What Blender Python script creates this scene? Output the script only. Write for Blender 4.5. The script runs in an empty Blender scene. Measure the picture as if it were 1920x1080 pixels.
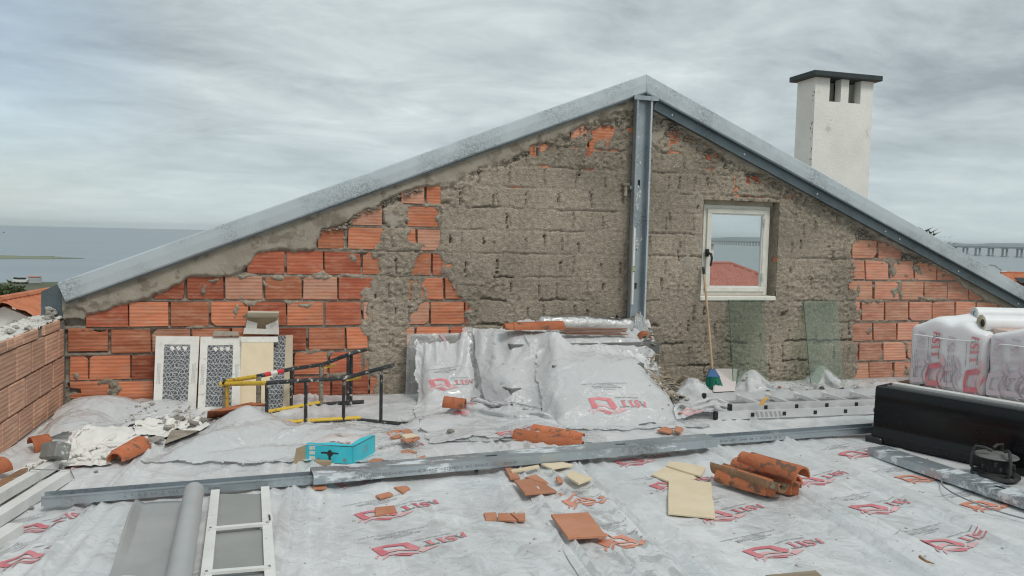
import bpy, bmesh, math, random
import numpy as np
from mathutils import Vector, Matrix

# ------------------------------------------------------------------ camera, world, sun, exposure
SC = bpy.context.scene
COL = SC.collection
HC = 1.41                       # eye height over the terrace floor
D = 6.81                        # y of the brick face of the gable wall
FPX = 1458.0                    # focal length in pixels of a 1920 wide frame
YAW, PIT, ROL = 0.27453, 0.06675, 0.0227
_cy, _sy = math.cos(YAW), math.sin(YAW)
_f = np.array([_sy, _cy, 0.0]); _r = np.array([_cy, -_sy, 0.0]); _u = np.array([0, 0, 1.0])
_f2 = _f * math.cos(PIT) - _u * math.sin(PIT); _u2 = _u * math.cos(PIT) + _f * math.sin(PIT)
CR = _r * math.cos(ROL) + _u2 * math.sin(ROL); CU = _u2 * math.cos(ROL) - _r * math.sin(ROL); CF = _f2
cam = bpy.data.cameras.new('camera'); cam.sensor_width = 36.0; cam.lens = 36.0 * FPX / 1920.0
cam.clip_start = 0.05; cam.clip_end = 120000.0
camo = bpy.data.objects.new('camera', cam); COL.objects.link(camo)
M = Matrix.Identity(4)
for i in range(3):
    M[i][0] = CR[i]; M[i][1] = CU[i]; M[i][2] = -CF[i]
M[2][3] = HC
camo.matrix_world = M
SC.camera = camo

SUN_EL, SUN_AZ = math.radians(54), math.radians(158)     # azimuth clockwise from +Y: behind the camera, a little right
world = bpy.data.worlds.new('World'); SC.world = world; world.use_nodes = True
def build_world():
    nt = world.node_tree; N = nt.nodes; L = nt.links; N.clear()
    out = N.new('ShaderNodeOutputWorld')
    sky = N.new('ShaderNodeTexSky'); sky.sky_type = 'NISHITA'; sky.sun_disc = False
    sky.sun_elevation = SUN_EL; sky.sun_rotation = SUN_AZ
    b1 = N.new('ShaderNodeBackground'); b1.inputs[1].default_value = 0.12
    L.new(sky.outputs[0], b1.inputs[0])
    tc = N.new('ShaderNodeTexCoord'); sep = N.new('ShaderNodeSeparateXYZ'); L.new(tc.outputs['Generated'], sep.inputs[0])
    def math_(op, a, b=None, c=None, clamp=False):
        n = N.new('ShaderNodeMath'); n.operation = op; n.use_clamp = clamp
        for i, v in enumerate((a, b, c)):
            if v is None: continue
            if isinstance(v, (int, float)): n.inputs[i].default_value = v
            else: L.new(v, n.inputs[i])
        return n.outputs[0]
    zc = math_('MAXIMUM', sep.outputs[2], 0.0)
    den = math_('ADD', zc, 0.16)
    px = math_('DIVIDE', sep.outputs[0], den); py = math_('DIVIDE', sep.outputs[1], den)
    comb = N.new('ShaderNodeCombineXYZ'); L.new(px, comb.inputs[0]); L.new(py, comb.inputs[1])
    def noise(scale, sx, sy, detail, rough, dist, off=0.0):
        mp = N.new('ShaderNodeMapping'); mp.inputs['Scale'].default_value = (sx, sy, 1); mp.inputs['Rotation'].default_value = (0, 0, 0.35)
        mp.inputs['Location'].default_value = (off, off * .7, off)
        L.new(comb.outputs[0], mp.inputs[0])
        n = N.new('ShaderNodeTexNoise'); n.inputs['Scale'].default_value = scale; n.inputs['Detail'].default_value = detail
        n.inputs['Roughness'].default_value = rough; n.inputs['Distortion'].default_value = dist
        L.new(mp.outputs[0], n.inputs['Vector']); return n.outputs[0]
    n1 = noise(0.62, 0.9, 1.0, 9, 0.60, 0.35, 3.1)
    n2 = noise(2.2, 0.8, 1.1, 9, 0.64, 0.5, 7.7)
    s = math_('ADD', math_('MULTIPLY', n1, 0.62), math_('MULTIPLY', n2, 0.38))
    ramp = N.new('ShaderNodeValToRGB'); cr = ramp.color_ramp
    cr.elements[0].position = 0.40; cr.elements[0].color = (0.325, 0.378, 0.405, 1)
    cr.elements[1].position = 0.68; cr.elements[1].color = (0.84, 0.90, 0.905, 1)
    e = cr.elements.new(0.50); e.color = (0.475, 0.54, 0.562, 1)
    e = cr.elements.new(0.59); e.color = (0.62, 0.69, 0.705, 1)
    L.new(s, ramp.inputs[0])
    # milky band low over the horizon
    hz = N.new('ShaderNodeMapRange'); hz.inputs[1].default_value = 0.0; hz.inputs[2].default_value = 0.17
    hz.inputs[3].default_value = 0.72; hz.inputs[4].default_value = 0.0; L.new(zc, hz.inputs[0])
    mix = N.new('ShaderNodeMix'); mix.data_type = 'RGBA'; L.new(hz.outputs[0], mix.inputs[0]); L.new(ramp.outputs[0], mix.inputs[6])
    mix.inputs[7].default_value = (0.585, 0.68, 0.695, 1)
    b2 = N.new('ShaderNodeBackground'); L.new(mix.outputs[2], b2.inputs[0])
    # an overcast sky is brightest overhead
    zn = N.new('ShaderNodeMapRange'); zn.inputs[1].default_value = 0.42; zn.inputs[2].default_value = 1.0; zn.inputs[3].default_value = 1.0; zn.inputs[4].default_value = 1.35; L.new(zc, zn.inputs[0]); L.new(zn.outputs[0], b2.inputs[1])
    # a thinner place in the cloud layer where blue shows
    gap = N.new('ShaderNodeVectorMath'); gap.operation = 'DOT_PRODUCT'
    gd = CF + CR * ((-60 - 960) / FPX) + CU * ((540 - 120) / FPX); gd = gd / np.linalg.norm(gd)
    L.new(tc.outputs['Generated'], gap.inputs[0]); gap.inputs[1].default_value = tuple(gd)
    g = math_('ADD', gap.outputs['Value'], math_('MULTIPLY', math_('SUBTRACT', n2, 0.5), 0.02))
    gm = N.new('ShaderNodeMapRange'); gm.inputs[1].default_value = 0.978; gm.inputs[2].default_value = 1.0
    gm.inputs[3].default_value = 0.985; gm.inputs[4].default_value = 0.62; L.new(g, gm.inputs[0])
    ms = N.new('ShaderNodeMixShader'); L.new(gm.outputs[0], ms.inputs[0]); L.new(b1.outputs[0], ms.inputs[1]); L.new(b2.outputs[0], ms.inputs[2])
    L.new(ms.outputs[0], out.inputs[0])
build_world()
sun = bpy.data.lights.new('sun', 'SUN'); sun.energy = 1.5; sun.angle = math.radians(18); sun.color = (1.0, 0.95, 0.88)
suno = bpy.data.objects.new('sun', sun); COL.objects.link(suno)
_d = Vector((math.sin(SUN_AZ) * math.cos(SUN_EL), math.cos(SUN_AZ) * math.cos(SUN_EL), math.sin(SUN_EL)))
suno.rotation_euler = _d.to_track_quat('Z', 'Y').to_euler()
SC.view_settings.view_transform = 'Standard'; SC.view_settings.look = 'None'
SC.view_settings.exposure = 0.1; SC.view_settings.gamma = 1.0; SC.view_settings.use_curve_mapping = False
SC.cycles.filter_width = 1.15; SC.cycles.max_bounces = 8; SC.cycles.transparent_max_bounces = 16; SC.cycles.volume_bounces = 0

# ------------------------------------------------------------------ helpers
random.seed(5); RNG = np.random.default_rng(11)
def ray(px, py): return CF + CR * ((px - 960) / FPX) + CU * ((540 - py) / FPX)
def G(px, py, z=0.0):
    d = ray(px, py); t = (z - HC) / d[2]; return np.array([d[0] * t, d[1] * t, z])
def W(px, py, y=D):
    d = ray(px, py); t = y / d[1]; return np.array([d[0] * t, y, HC + d[2] * t])
def proj(P):
    d = np.asarray(P, float) - np.array([0, 0, HC]); w = d @ CF
    return 960 + FPX * (d @ CR) / w, 540 - FPX * (d @ CU) / w
def up(base, py):
    """the point straight above BASE that shows at picture height py"""
    lo, hi = -3.0, 6.0
    for _ in range(40):
        m = (lo + hi) / 2
        if proj((base[0], base[1], base[2] + m))[1] > py: lo = m
        else: hi = m
    return np.array([base[0], base[1], base[2] + lo])
def V3(*a): return np.array(a, float)
def unit(v): v = np.asarray(v, float); return v / (np.linalg.norm(v) + 1e-12)
def lerp(a, b, t): return a + (b - a) * t

def _h(ix, iy, seed):
    h = (ix.astype(np.int64) * 374761393 + iy.astype(np.int64) * 668265263 + seed * 1274126177) & 0x7fffffff
    h = ((h ^ (h >> 13)) * 1274126177) & 0x7fffffff
    return ((h ^ (h >> 16)) & 0xffff) / 65535.0
def vn(x, y, seed=0):
    x = np.asarray(x, float); y = np.asarray(y, float)
    ix = np.floor(x).astype(np.int64); iy = np.floor(y).astype(np.int64); fx = x - ix; fy = y - iy
    fx = fx * fx * fx * (fx * (fx * 6 - 15) + 10); fy = fy * fy * fy * (fy * (fy * 6 - 15) + 10)
    a = _h(ix, iy, seed); b = _h(ix + 1, iy, seed); c = _h(ix, iy + 1, seed); d = _h(ix + 1, iy + 1, seed)
    return (a * (1 - fx) + b * fx) * (1 - fy) + (c * (1 - fx) + d * fx) * fy
def fbm(x, y, seed=0, oct=4, gain=0.5):
    s = 0; a = 1; t = 0
    for o in range(oct):
        s = s + a * vn(x, y, seed + o * 17); t += a; a *= gain; x = np.asarray(x) * 2.03 + 5.1; y = np.asarray(y) * 1.97 + 3.7
    return s / t
def ridge(x, y, seed=0, p=3, oct=2):
    s = 0; a = 1; t = 0
    for o in range(oct):
        s = s + a * (1 - np.abs(2 * vn(x, y, seed + o * 31) - 1)) ** p; t += a; a *= .5; x = np.asarray(x) * 2.1 + 9; y = np.asarray(y) * 2.1 + 4
    return s / t
def inpoly(x, y, poly):
    x = np.asarray(x); y = np.asarray(y); c = np.zeros(x.shape, bool); n = len(poly)
    for i in range(n):
        x0, y0 = poly[i]; x1, y1 = poly[(i + 1) % n]
        if y0 == y1: continue
        k = ((y0 > y) != (y1 > y)) & (x < (x1 - x0) * (y - y0) / (y1 - y0) + x0); c ^= k
    return c

class MB:
    """collects shapes in world space; build() links them as one mesh object"""
    def __init__(s): s.v = []; s.f = []; s.m = []; s.mi = 0
    def add(s, vs, fs):
        o = len(s.v); s.v.extend([tuple(map(float, p)) for p in vs]); s.f.extend([tuple(i + o for i in f) for f in fs]); s.m.extend([s.mi] * len(fs)); return s
    def box(s, c, size, ax=None):
        c = np.asarray(c, float); h = np.asarray(size, float) / 2
        ax = np.eye(3) if ax is None else np.asarray(ax, float)
        vs = [c + ax[0] * h[0] * i + ax[1] * h[1] * j + ax[2] * h[2] * k for k in (-1, 1) for j in (-1, 1) for i in (-1, 1)]
        return s.add(vs, [(0, 2, 3, 1), (4, 5, 7, 6), (0, 1, 5, 4), (2, 6, 7, 3), (0, 4, 6, 2), (1, 3, 7, 5)])
    def bev(s, c, size, b=0.006, ax=None):
        """box with chamfered edges"""
        c = np.asarray(c, float); h = np.asarray(size, float) / 2; b = min(b, h.min() * .9)
        ax = np.eye(3) if ax is None else np.asarray(ax, float)
        bm = bmesh.new(); bmesh.ops.create_cube(bm, size=1.0)
        for v in bm.verts: v.co = Vector((v.co.x * 2 * h[0], v.co.y * 2 * h[1], v.co.z * 2 * h[2]))
        bmesh.ops.bevel(bm, geom=bm.edges[:], offset=b, segments=1, affect='EDGES')
        bm.verts.index_update()
        vs = [c + ax[0] * v.co.x + ax[1] * v.co.y + ax[2] * v.co.z for v in bm.verts]; fs = [[v.index for v in f.verts] for f in bm.faces]
        bm.free(); return s.add(vs, fs)
    def hexa(s, b4, t4):
        """bottom quad and top quad, same winding (counter-clockwise from above)"""
        return s.add(list(b4) + list(t4), [(3, 2, 1, 0), (4, 5, 6, 7), (0, 1, 5, 4), (1, 2, 6, 5), (2, 3, 7, 6), (3, 0, 4, 7)])
    def prism(s, pts, off):
        """planar polygon extruded by the vector OFF"""
        n = len(pts); pts = [np.asarray(p, float) for p in pts]; off = np.asarray(off, float)
        return s.add(pts + [p + off for p in pts], [tuple(range(n))[::-1], tuple(range(n, 2 * n))] + [(i, (i + 1) % n, n + (i + 1) % n, n + i) for i in range(n)])
    def beam(s, a, b, w, h, upv=(0, 0, 1)):
        a = np.asarray(a, float); b = np.asarray(b, float); x = unit(b - a); y = unit(np.cross(upv, x)); z = np.cross(x, y)
        return s.box((a + b) / 2, (np.linalg.norm(b - a), w, h), (x, y, z))
    def tube(s, path, r, n=8, cap=True):
        path = [np.asarray(p, float) for p in path]; rs = r if hasattr(r, '__len__') else [r] * len(path)
        o = len(s.v); nrm = None; m = len(path); vs = []
        for i, p in enumerate(path):
            t = unit(path[min(i + 1, m - 1)] - path[max(i - 1, 0)])
            if nrm is None:
                nrm = np.cross(t, (0, 0, 1.0)); nrm = unit(nrm) if np.linalg.norm(nrm) > 1e-3 else V3(1, 0, 0)
            nrm = unit(nrm - t * (nrm @ t)); b = np.cross(t, nrm)
            for k in range(n):
                a = 2 * math.pi * k / n; vs.append(p + (nrm * math.cos(a) + b * math.sin(a)) * rs[i])
        fs = [(i * n + k, i * n + (k + 1) % n, (i + 1) * n + (k + 1) % n, (i + 1) * n + k) for i in range(m - 1) for k in range(n)]
        if cap: fs += [tuple(range(n))[::-1], tuple(range((m - 1) * n, m * n))]
        return s.add(vs, fs)
    def lathe(s, prof, c, n=24):
        c = np.asarray(c, float); m = len(prof)
        vs = [c + V3(r * math.cos(2 * math.pi * k / n), r * math.sin(2 * math.pi * k / n), z) for r, z in prof for k in range(n)]
        fs = [(i * n + k, i * n + (k + 1) % n, (i + 1) * n + (k + 1) % n, (i + 1) * n + k) for i in range(m - 1) for k in range(n)]
        return s.add(vs, fs)
    def grid(s, A, flip=False):
        A = np.asarray(A, float); n, m = A.shape[:2]; o = len(s.v)
        q = [(i * m + j, (i + 1) * m + j, (i + 1) * m + j + 1, i * m + j + 1) for i in range(n - 1) for j in range(m - 1)]
        if flip: q = [f[::-1] for f in q]
        return s.add(A.reshape(-1, 3), q)
    def build(s, name, mats, parent=None, smooth=False, kind=None):
        off = np.zeros(3) if parent is None else BASE[parent.name]
        me = bpy.data.meshes.new(name)
        base = off
        if parent is None:
            a = np.array(s.v); base = V3((a[:, 0].min() + a[:, 0].max()) / 2, (a[:, 1].min() + a[:, 1].max()) / 2, a[:, 2].min())
        v = np.array(s.v) - base
        me.from_pydata(v.tolist(), [], s.f)
        mats = mats if isinstance(mats, (list, tuple)) else [mats]
        for mt in mats: me.materials.append(mt)
        if len(mats) > 1: me.polygons.foreach_set('material_index', s.m)
        if smooth: me.polygons.foreach_set('use_smooth', [True] * len(me.polygons))
        me.update()
        o = bpy.data.objects.new(name, me); COL.objects.link(o)
        if parent is not None: o.parent = parent
        else: o.location = base
        BASE[o.name] = base
        if kind: o['kind'] = kind
        return o
BASE = {}
def tag(o, label, cat, group=None):
    o['label'] = label; o['category'] = cat
    if group: o['group'] = group
    return o
def root(name, base, label, cat, group=None):
    o = bpy.data.objects.new(name, None); COL.objects.link(o); o.location = tuple(base); o.empty_display_size = .1
    BASE[o.name] = np.asarray(base, float); return tag(o, label, cat, group)
def copy_thing(src, loc, rot, label, group=None):
    def rec(o, parent):
        c = o.copy(); COL.objects.link(c)
        if parent is not None: c.parent = parent
        for ch in o.children: rec(ch, c)
        return c
    c = rec(src, None); c.location = tuple(loc); c.rotation_euler = rot; c['label'] = label
    if group: c['group'] = group
    return c
def frame_axes(x, z=(0, 0, 1)):
    x = unit(x); y = unit(np.cross(z, x)); return np.array([x, y, np.cross(x, y)])
def smooth_by_angle(o, deg=35):
    me = o.data
    me.polygons.foreach_set('use_smooth', [True] * len(me.polygons))
    try: me.set_sharp_from_angle(angle=math.radians(deg))
    except Exception: pass

# ------------------------------------------------------------------ materials
def mat(name, c1, c2=None, scale=6.0, rough=0.7, metal=0.0, bump=0.0, bscale=40.0, spec=0.4, c3=None, c3scale=20.0, c3th=0.62, detail=6, stretch=None, randv=0.0, coat=0.0, rough2=None, big=0.0):
    m = bpy.data.materials.new(name); m.use_nodes = True; nt = m.node_tree; N = nt.nodes; L = nt.links
    b = N['Principled BSDF']; b.inputs['Roughness'].default_value = rough; b.inputs['Metallic'].default_value = metal
    b.inputs['Specular IOR Level'].default_value = spec; b.inputs['Coat Weight'].default_value = coat
    tc = N.new('ShaderNodeTexCoord'); mp = N.new('ShaderNodeMapping'); L.new(tc.outputs['Object'], mp.inputs[0])
    if stretch: mp.inputs['Scale'].default_value = stretch
    oi = N.new('ShaderNodeObjectInfo'); ad = N.new('ShaderNodeVectorMath'); ad.operation = 'ADD'
    sc = N.new('ShaderNodeVectorMath'); sc.operation = 'SCALE'; sc.inputs[0].default_value = (13, 7, 5); L.new(oi.outputs['Random'], sc.inputs['Scale'])
    L.new(mp.outputs[0], ad.inputs[0]); L.new(sc.outputs[0], ad.inputs[1]); vec = ad.outputs[0]
    def noise(s, d=detail, r=.6):
        n = N.new('ShaderNodeTexNoise'); n.inputs['Scale'].default_value = s; n.inputs['Detail'].default_value = d; n.inputs['Roughness'].default_value = r
        L.new(vec, n.inputs['Vector']); return n
    def mixc(f, a, bb):
        x = N.new('ShaderNodeMix'); x.data_type = 'RGBA'
        for i, v in ((0, f), (6, a), (7, bb)):
            if isinstance(v, tuple): x.inputs[i].default_value = v if len(v) == 4 else (*v, 1)
            elif isinstance(v, (int, float)): x.inputs[i].default_value = v
            else: L.new(v, x.inputs[i])
        return x.outputs[2]
    col = None
    if c2 is not None:
        n = noise(scale); r = N.new('ShaderNodeMapRange'); r.inputs[1].default_value = .36; r.inputs[2].default_value = .64; L.new(n.outputs[0], r.inputs[0])
        col = mixc(r.outputs[0], c1, c2)
        if rough2 is not None:
            rr = N.new('ShaderNodeMapRange'); rr.inputs[1].default_value = .36; rr.inputs[2].default_value = .64
            rr.inputs[3].default_value = rough; rr.inputs[4].default_value = rough2; L.new(n.outputs[0], rr.inputs[0]); L.new(rr.outputs[0], b.inputs['Roughness'])
    if c3 is not None:
        n = noise(c3scale, 5, .65); r = N.new('ShaderNodeMapRange'); r.inputs[1].default_value = c3th - .04; r.inputs[2].default_value = c3th + .04; L.new(n.outputs[0], r.inputs[0])
        col = mixc(r.outputs[0], col if col is not None else c1, c3)
    if big:
        n = noise(1.1, 4, .55); r = N.new('ShaderNodeMapRange'); r.inputs[1].default_value = .38; r.inputs[2].default_value = .64; r.inputs[3].default_value = 1 - big; r.inputs[4].default_value = 1 + big; L.new(n.outputs[0], r.inputs[0])
        hv = N.new('ShaderNodeHueSaturation'); L.new(r.outputs[0], hv.inputs['Value']); L.new(col, hv.inputs['Color']); col = hv.outputs[0]
    if randv:
        hv = N.new('ShaderNodeHueSaturation'); r = N.new('ShaderNodeMapRange'); r.inputs[3].default_value = 1 - randv; r.inputs[4].default_value = 1 + randv
        L.new(oi.outputs['Random'], r.inputs[0]); L.new(r.outputs[0], hv.inputs['Value'])
        if col is None: hv.inputs['Color'].default_value = (*c1, 1)
        else: L.new(col, hv.inputs['Color'])
        col = hv.outputs[0]
    if col is None: b.inputs['Base Color'].default_value = (*c1, 1)
    else: L.new(col, b.inputs['Base Color'])
    if bump:
        n = noise(bscale, 5, .6); bp = N.new('ShaderNodeBump'); bp.inputs['Strength'].default_value = min(1, bump); bp.inputs['Distance'].default_value = 0.01 * max(1, bump)
        L.new(n.outputs[0], bp.inputs['Height']); L.new(bp.outputs[0], b.inputs['Normal'])
    return m
def brick_mat(name, pale, sat, ca=(0.50, 0.165, 0.085), cb=(0.62, 0.235, 0.13)):
    """hollow clay block: extruded face with horizontal combing, pale lime smears, object to object variation"""
    m = mat(name, ca, cb, scale=5, rough=0.85, spec=.2, stretch=(1, 1, 3.5), randv=.28)
    nt = m.node_tree; N = nt.nodes; L = nt.links; b = N['Principled BSDF']
    src = b.inputs['Base Color'].links[0].from_socket
    tc = N.new('ShaderNodeTexCoord'); oi = N.new('ShaderNodeObjectInfo')
    ad = N.new('ShaderNodeVectorMath'); ad.operation = 'ADD'; sc = N.new('ShaderNodeVectorMath'); sc.operation = 'SCALE'
    sc.inputs[0].default_value = (31, 17, 23); L.new(oi.outputs['Random'], sc.inputs['Scale']); L.new(tc.outputs['Object'], ad.inputs[0]); L.new(sc.outputs[0], ad.inputs[1])
    mp = N.new('ShaderNodeMapping'); mp.inputs['Scale'].default_value = (1.2, 1.2, 16); L.new(ad.outputs[0], mp.inputs[0])
    n = N.new('ShaderNodeTexNoise'); n.inputs['Scale'].default_value = 3.0; n.inputs['Detail'].default_value = 5; L.new(mp.outputs[0], n.inputs['Vector'])
    mp2 = N.new('ShaderNodeMapping'); mp2.inputs['Scale'].default_value = (2, 2, 6); L.new(ad.outputs[0], mp2.inputs[0])
    n2 = N.new('ShaderNodeTexNoise'); n2.inputs['Scale'].default_value = 3.5; n2.inputs['Detail'].default_value = 7; n2.inputs['Roughness'].default_value = .7; L.new(mp2.outputs[0], n2.inputs['Vector'])
    r = N.new('ShaderNodeMapRange'); r.inputs[1].default_value = .50 - pale * .12; r.inputs[2].default_value = .78 - pale * .1; r.inputs[4].default_value = .75; L.new(n2.outputs[0], r.inputs[0])
    x = N.new('ShaderNodeMix'); x.data_type = 'RGBA'; L.new(r.outputs[0], x.inputs[0]); L.new(src, x.inputs[6]); x.inputs[7].default_value = (0.56, 0.335, 0.235, 1)
    # dusty streaks along the combing
    r2 = N.new('ShaderNodeMapRange'); r2.inputs[1].default_value = .35; r2.inputs[2].default_value = .7; r2.inputs[3].default_value = .84; r2.inputs[4].default_value = 1.12; L.new(n.outputs[0], r2.inputs[0])
    hv = N.new('ShaderNodeHueSaturation'); hv.inputs['Saturation'].default_value = sat; L.new(r2.outputs[0], hv.inputs['Value']); L.new(x.outputs[2], hv.inputs['Color'])
    L.new(hv.outputs[0], b.inputs['Base Color'])
    w = N.new('ShaderNodeTexWave'); w.bands_direction = 'Z'; w.inputs['Scale'].default_value = 11.0; w.inputs['Distortion'].default_value = .6
    L.new(tc.outputs['Object'], w.inputs['Vector'])
    bp = N.new('ShaderNodeBump'); bp.inputs['Strength'].default_value = .45; bp.inputs['Distance'].default_value = .004; L.new(w.outputs['Fac'], bp.inputs['Height'])
    bp2 = N.new('ShaderNodeBump'); bp2.inputs['Strength'].default_value = .5; bp2.inputs['Distance'].default_value = .004; L.new(n2.outputs[0], bp2.inputs['Height']); L.new(bp.outputs[0], bp2.inputs['Normal'])
    L.new(bp2.outputs[0], b.inputs['Normal']); return m
def galv(name, c=(0.50, 0.56, 0.60), rough=.42, stain=0.0, metal=.65):
    """galvanised sheet: spangle cells, zinc bloom"""
    m = mat(name, tuple(x * .93 for x in c), c, scale=3.0, rough=rough, metal=metal, spec=.5)
    nt = m.node_tree; N = nt.nodes; L = nt.links; b = N['Principled BSDF']; src = b.inputs['Base Color'].links[0].from_socket
    tc = N.new('ShaderNodeTexCoord')
    vo = N.new('ShaderNodeTexVoronoi'); vo.inputs['Scale'].default_value = 95; L.new(tc.outputs['Object'], vo.inputs['Vector'])
    n = N.new('ShaderNodeTexNoise'); n.inputs['Scale'].default_value = 2.2; n.inputs['Detail'].default_value = 4; L.new(tc.outputs['Object'], n.inputs['Vector'])
    sep = N.new('ShaderNodeSeparateColor'); L.new(vo.outputs['Color'], sep.inputs[0])
    ml = N.new('ShaderNodeMath'); ml.operation = 'MULTIPLY'; L.new(sep.outputs[0], ml.inputs[0])
    r = N.new('ShaderNodeMapRange'); r.inputs[1].default_value = .42; r.inputs[2].default_value = .65; L.new(n.outputs[0], r.inputs[0]); L.new(r.outputs[0], ml.inputs[1])
    r2 = N.new('ShaderNodeMapRange'); r2.inputs[1].default_value = .0; r2.inputs[2].default_value = 1.; r2.inputs[3].default_value = 1.06; r2.inputs[4].default_value = .5; L.new(ml.outputs[0], r2.inputs[0])
    hv = N.new('ShaderNodeHueSaturation'); L.new(src, hv.inputs['Color']); L.new(r2.outputs[0], hv.inputs['Value']); last = hv.outputs[0]
    if stain:
        n3 = N.new('ShaderNodeTexNoise'); n3.inputs['Scale'].default_value = 7; n3.inputs['Detail'].default_value = 8; n3.inputs['Roughness'].default_value = .7
        mp = N.new('ShaderNodeMapping'); mp.inputs['Scale'].default_value = (.5, 1.6, 1.6); L.new(tc.outputs['Object'], mp.inputs[0]); L.new(mp.outputs[0], n3.inputs['Vector'])
        r3 = N.new('ShaderNodeMapRange'); r3.inputs[1].default_value = .53; r3.inputs[2].default_value = .6; r3.inputs[4].default_value = stain; L.new(n3.outputs[0], r3.inputs[0])
        x = N.new('ShaderNodeMix'); x.data_type = 'RGBA'; L.new(r3.outputs[0], x.inputs[0]); L.new(last, x.inputs[6]); x.inputs[7].default_value = (.82, .86, .88, 1); last = x.outputs[2]
        r4 = N.new('ShaderNodeMapRange'); r4.inputs[1].default_value = .53; r4.inputs[2].default_value = .6; r4.inputs[3].default_value = metal; r4.inputs[4].default_value = .1; L.new(n3.outputs[0], r4.inputs[0]); L.new(r4.outputs[0], b.inputs['Metallic'])
    L.new(last, b.inputs['Base Color'])
    return m
def film_floor(name, wet=.42, wr=1.0):
    """polythene lying on screed: milky, glossy in the creases, darker where it clings to the damp floor"""
    m = mat(name, (0.56, 0.575, 0.58), (0.655, 0.66, 0.66), scale=2.2, rough=.27, spec=.6, stretch=(1.6, .6, 1), rough2=.5)
    nt = m.node_tree; N = nt.nodes; L = nt.links; b = N['Principled BSDF']; src = b.inputs['Base Color'].links[0].from_socket
    tc = N.new('ShaderNodeTexCoord'); mp = N.new('ShaderNodeMapping'); mp.inputs['Scale'].default_value = (1, .8, 1); L.new(tc.outputs['Object'], mp.inputs[0])
    def nz(s, d, r, dist=0.0):
        n = N.new('ShaderNodeTexNoise'); n.inputs['Scale'].default_value = s; n.inputs['Detail'].default_value = d; n.inputs['Roughness'].default_value = r; n.inputs['Distortion'].default_value = dist
        L.new(mp.outputs[0], n.inputs['Vector']); return n.outputs[0]
    def mr(i, a, bb, c=0., d=1.):
        r = N.new('ShaderNodeMapRange'); r.inputs[1].default_value = a; r.inputs[2].default_value = bb; r.inputs[3].default_value = c; r.inputs[4].default_value = d; L.new(i, r.inputs[0]); return r.outputs[0]
    big = (mr(nz(.8, 3, .5), .46, .62) if wet < .5 else mr(nz(.8, 3, .5), .30, .42)); fine = mr(nz(6.0, 7, .62, .6), .49, .56) if wet < .5 else mr(nz(7.5, 6, .62, .6), .515, .545)
    ml = N.new('ShaderNodeMath'); ml.operation = 'MULTIPLY'; L.new(big, ml.inputs[0]); L.new(fine, ml.inputs[1])
    m2 = N.new('ShaderNodeMath'); m2.operation = 'MULTIPLY'; m2.inputs[1].default_value = wet; L.new(ml.outputs[0], m2.inputs[0])
    x = N.new('ShaderNodeMix'); x.data_type = 'RGBA'; L.new(m2.outputs[0], x.inputs[0]); L.new(src, x.inputs[6]); x.inputs[7].default_value = (.40, .41, .405, 1)
    # stretched whitened creases
    mpc = N.new('ShaderNodeMapping'); mpc.inputs['Scale'].default_value = (9, 1.2, 1); mpc.inputs['Rotation'].default_value = (0, 0, .15); L.new(tc.outputs['Object'], mpc.inputs[0])
    nc = N.new('ShaderNodeTexNoise'); nc.inputs['Scale'].default_value = 2.0; nc.inputs['Detail'].default_value = 7; nc.inputs['Roughness'].default_value = .68; L.new(mpc.outputs[0], nc.inputs['Vector'])
    xc = N.new('ShaderNodeMix'); xc.data_type = 'RGBA'; L.new(mr(nc.outputs[0], .55, .72, 0, .6), xc.inputs[0]); L.new(x.outputs[2], xc.inputs[6]); xc.inputs[7].default_value = (.80, .81, .81, 1)
    # grit
    ng = mr(nz(60, 3, .5), .665, .71, 0, .55); xg = N.new('ShaderNodeMix'); xg.data_type = 'RGBA'; L.new(ng, xg.inputs[0]); L.new(xc.outputs[2], xg.inputs[6]); xg.inputs[7].default_value = (.30, .28, .26, 1)
    L.new(xg.outputs[2], b.inputs['Base Color'])
    # wrinkles
    vo = N.new('ShaderNodeTexVoronoi'); vo.feature = 'DISTANCE_TO_EDGE'; vo.inputs['Scale'].default_value = 3.6
    nw = N.new('ShaderNodeTexNoise'); nw.inputs['Scale'].default_value = 3.0; nw.inputs['Detail'].default_value = 4; L.new(tc.outputs['Object'], nw.inputs['Vector'])
    va = N.new('ShaderNodeVectorMath'); va.operation = 'ADD'; L.new(tc.outputs['Object'], va.inputs[0]); L.new(nw.outputs['Color'], va.inputs[1]); L.new(va.outputs[0], vo.inputs['Vector'])
    bp = N.new('ShaderNodeBump'); bp.inputs['Strength'].default_value = min(1, .26 * wr); bp.inputs['Distance'].default_value = .014; L.new(mr(vo.outputs['Distance'], 0, .3), bp.inputs['Height'])
    bp2 = N.new('ShaderNodeBump'); bp2.inputs['Strength'].default_value = min(1, .26 * wr); bp2.inputs['Distance'].default_value = .008; L.new(nc.outputs[0], bp2.inputs['Height']); L.new(bp.outputs[0], bp2.inputs['Normal'])
    bp3 = N.new('ShaderNodeBump'); bp3.inputs['Strength'].default_value = min(1, .15 * wr); bp3.inputs['Distance'].default_value = .008; L.new(nz(9, 4, .55, .4), bp3.inputs['Height']); L.new(bp2.outputs[0], bp3.inputs['Normal'])
    L.new(bp3.outputs[0], b.inputs['Normal']); return m
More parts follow.
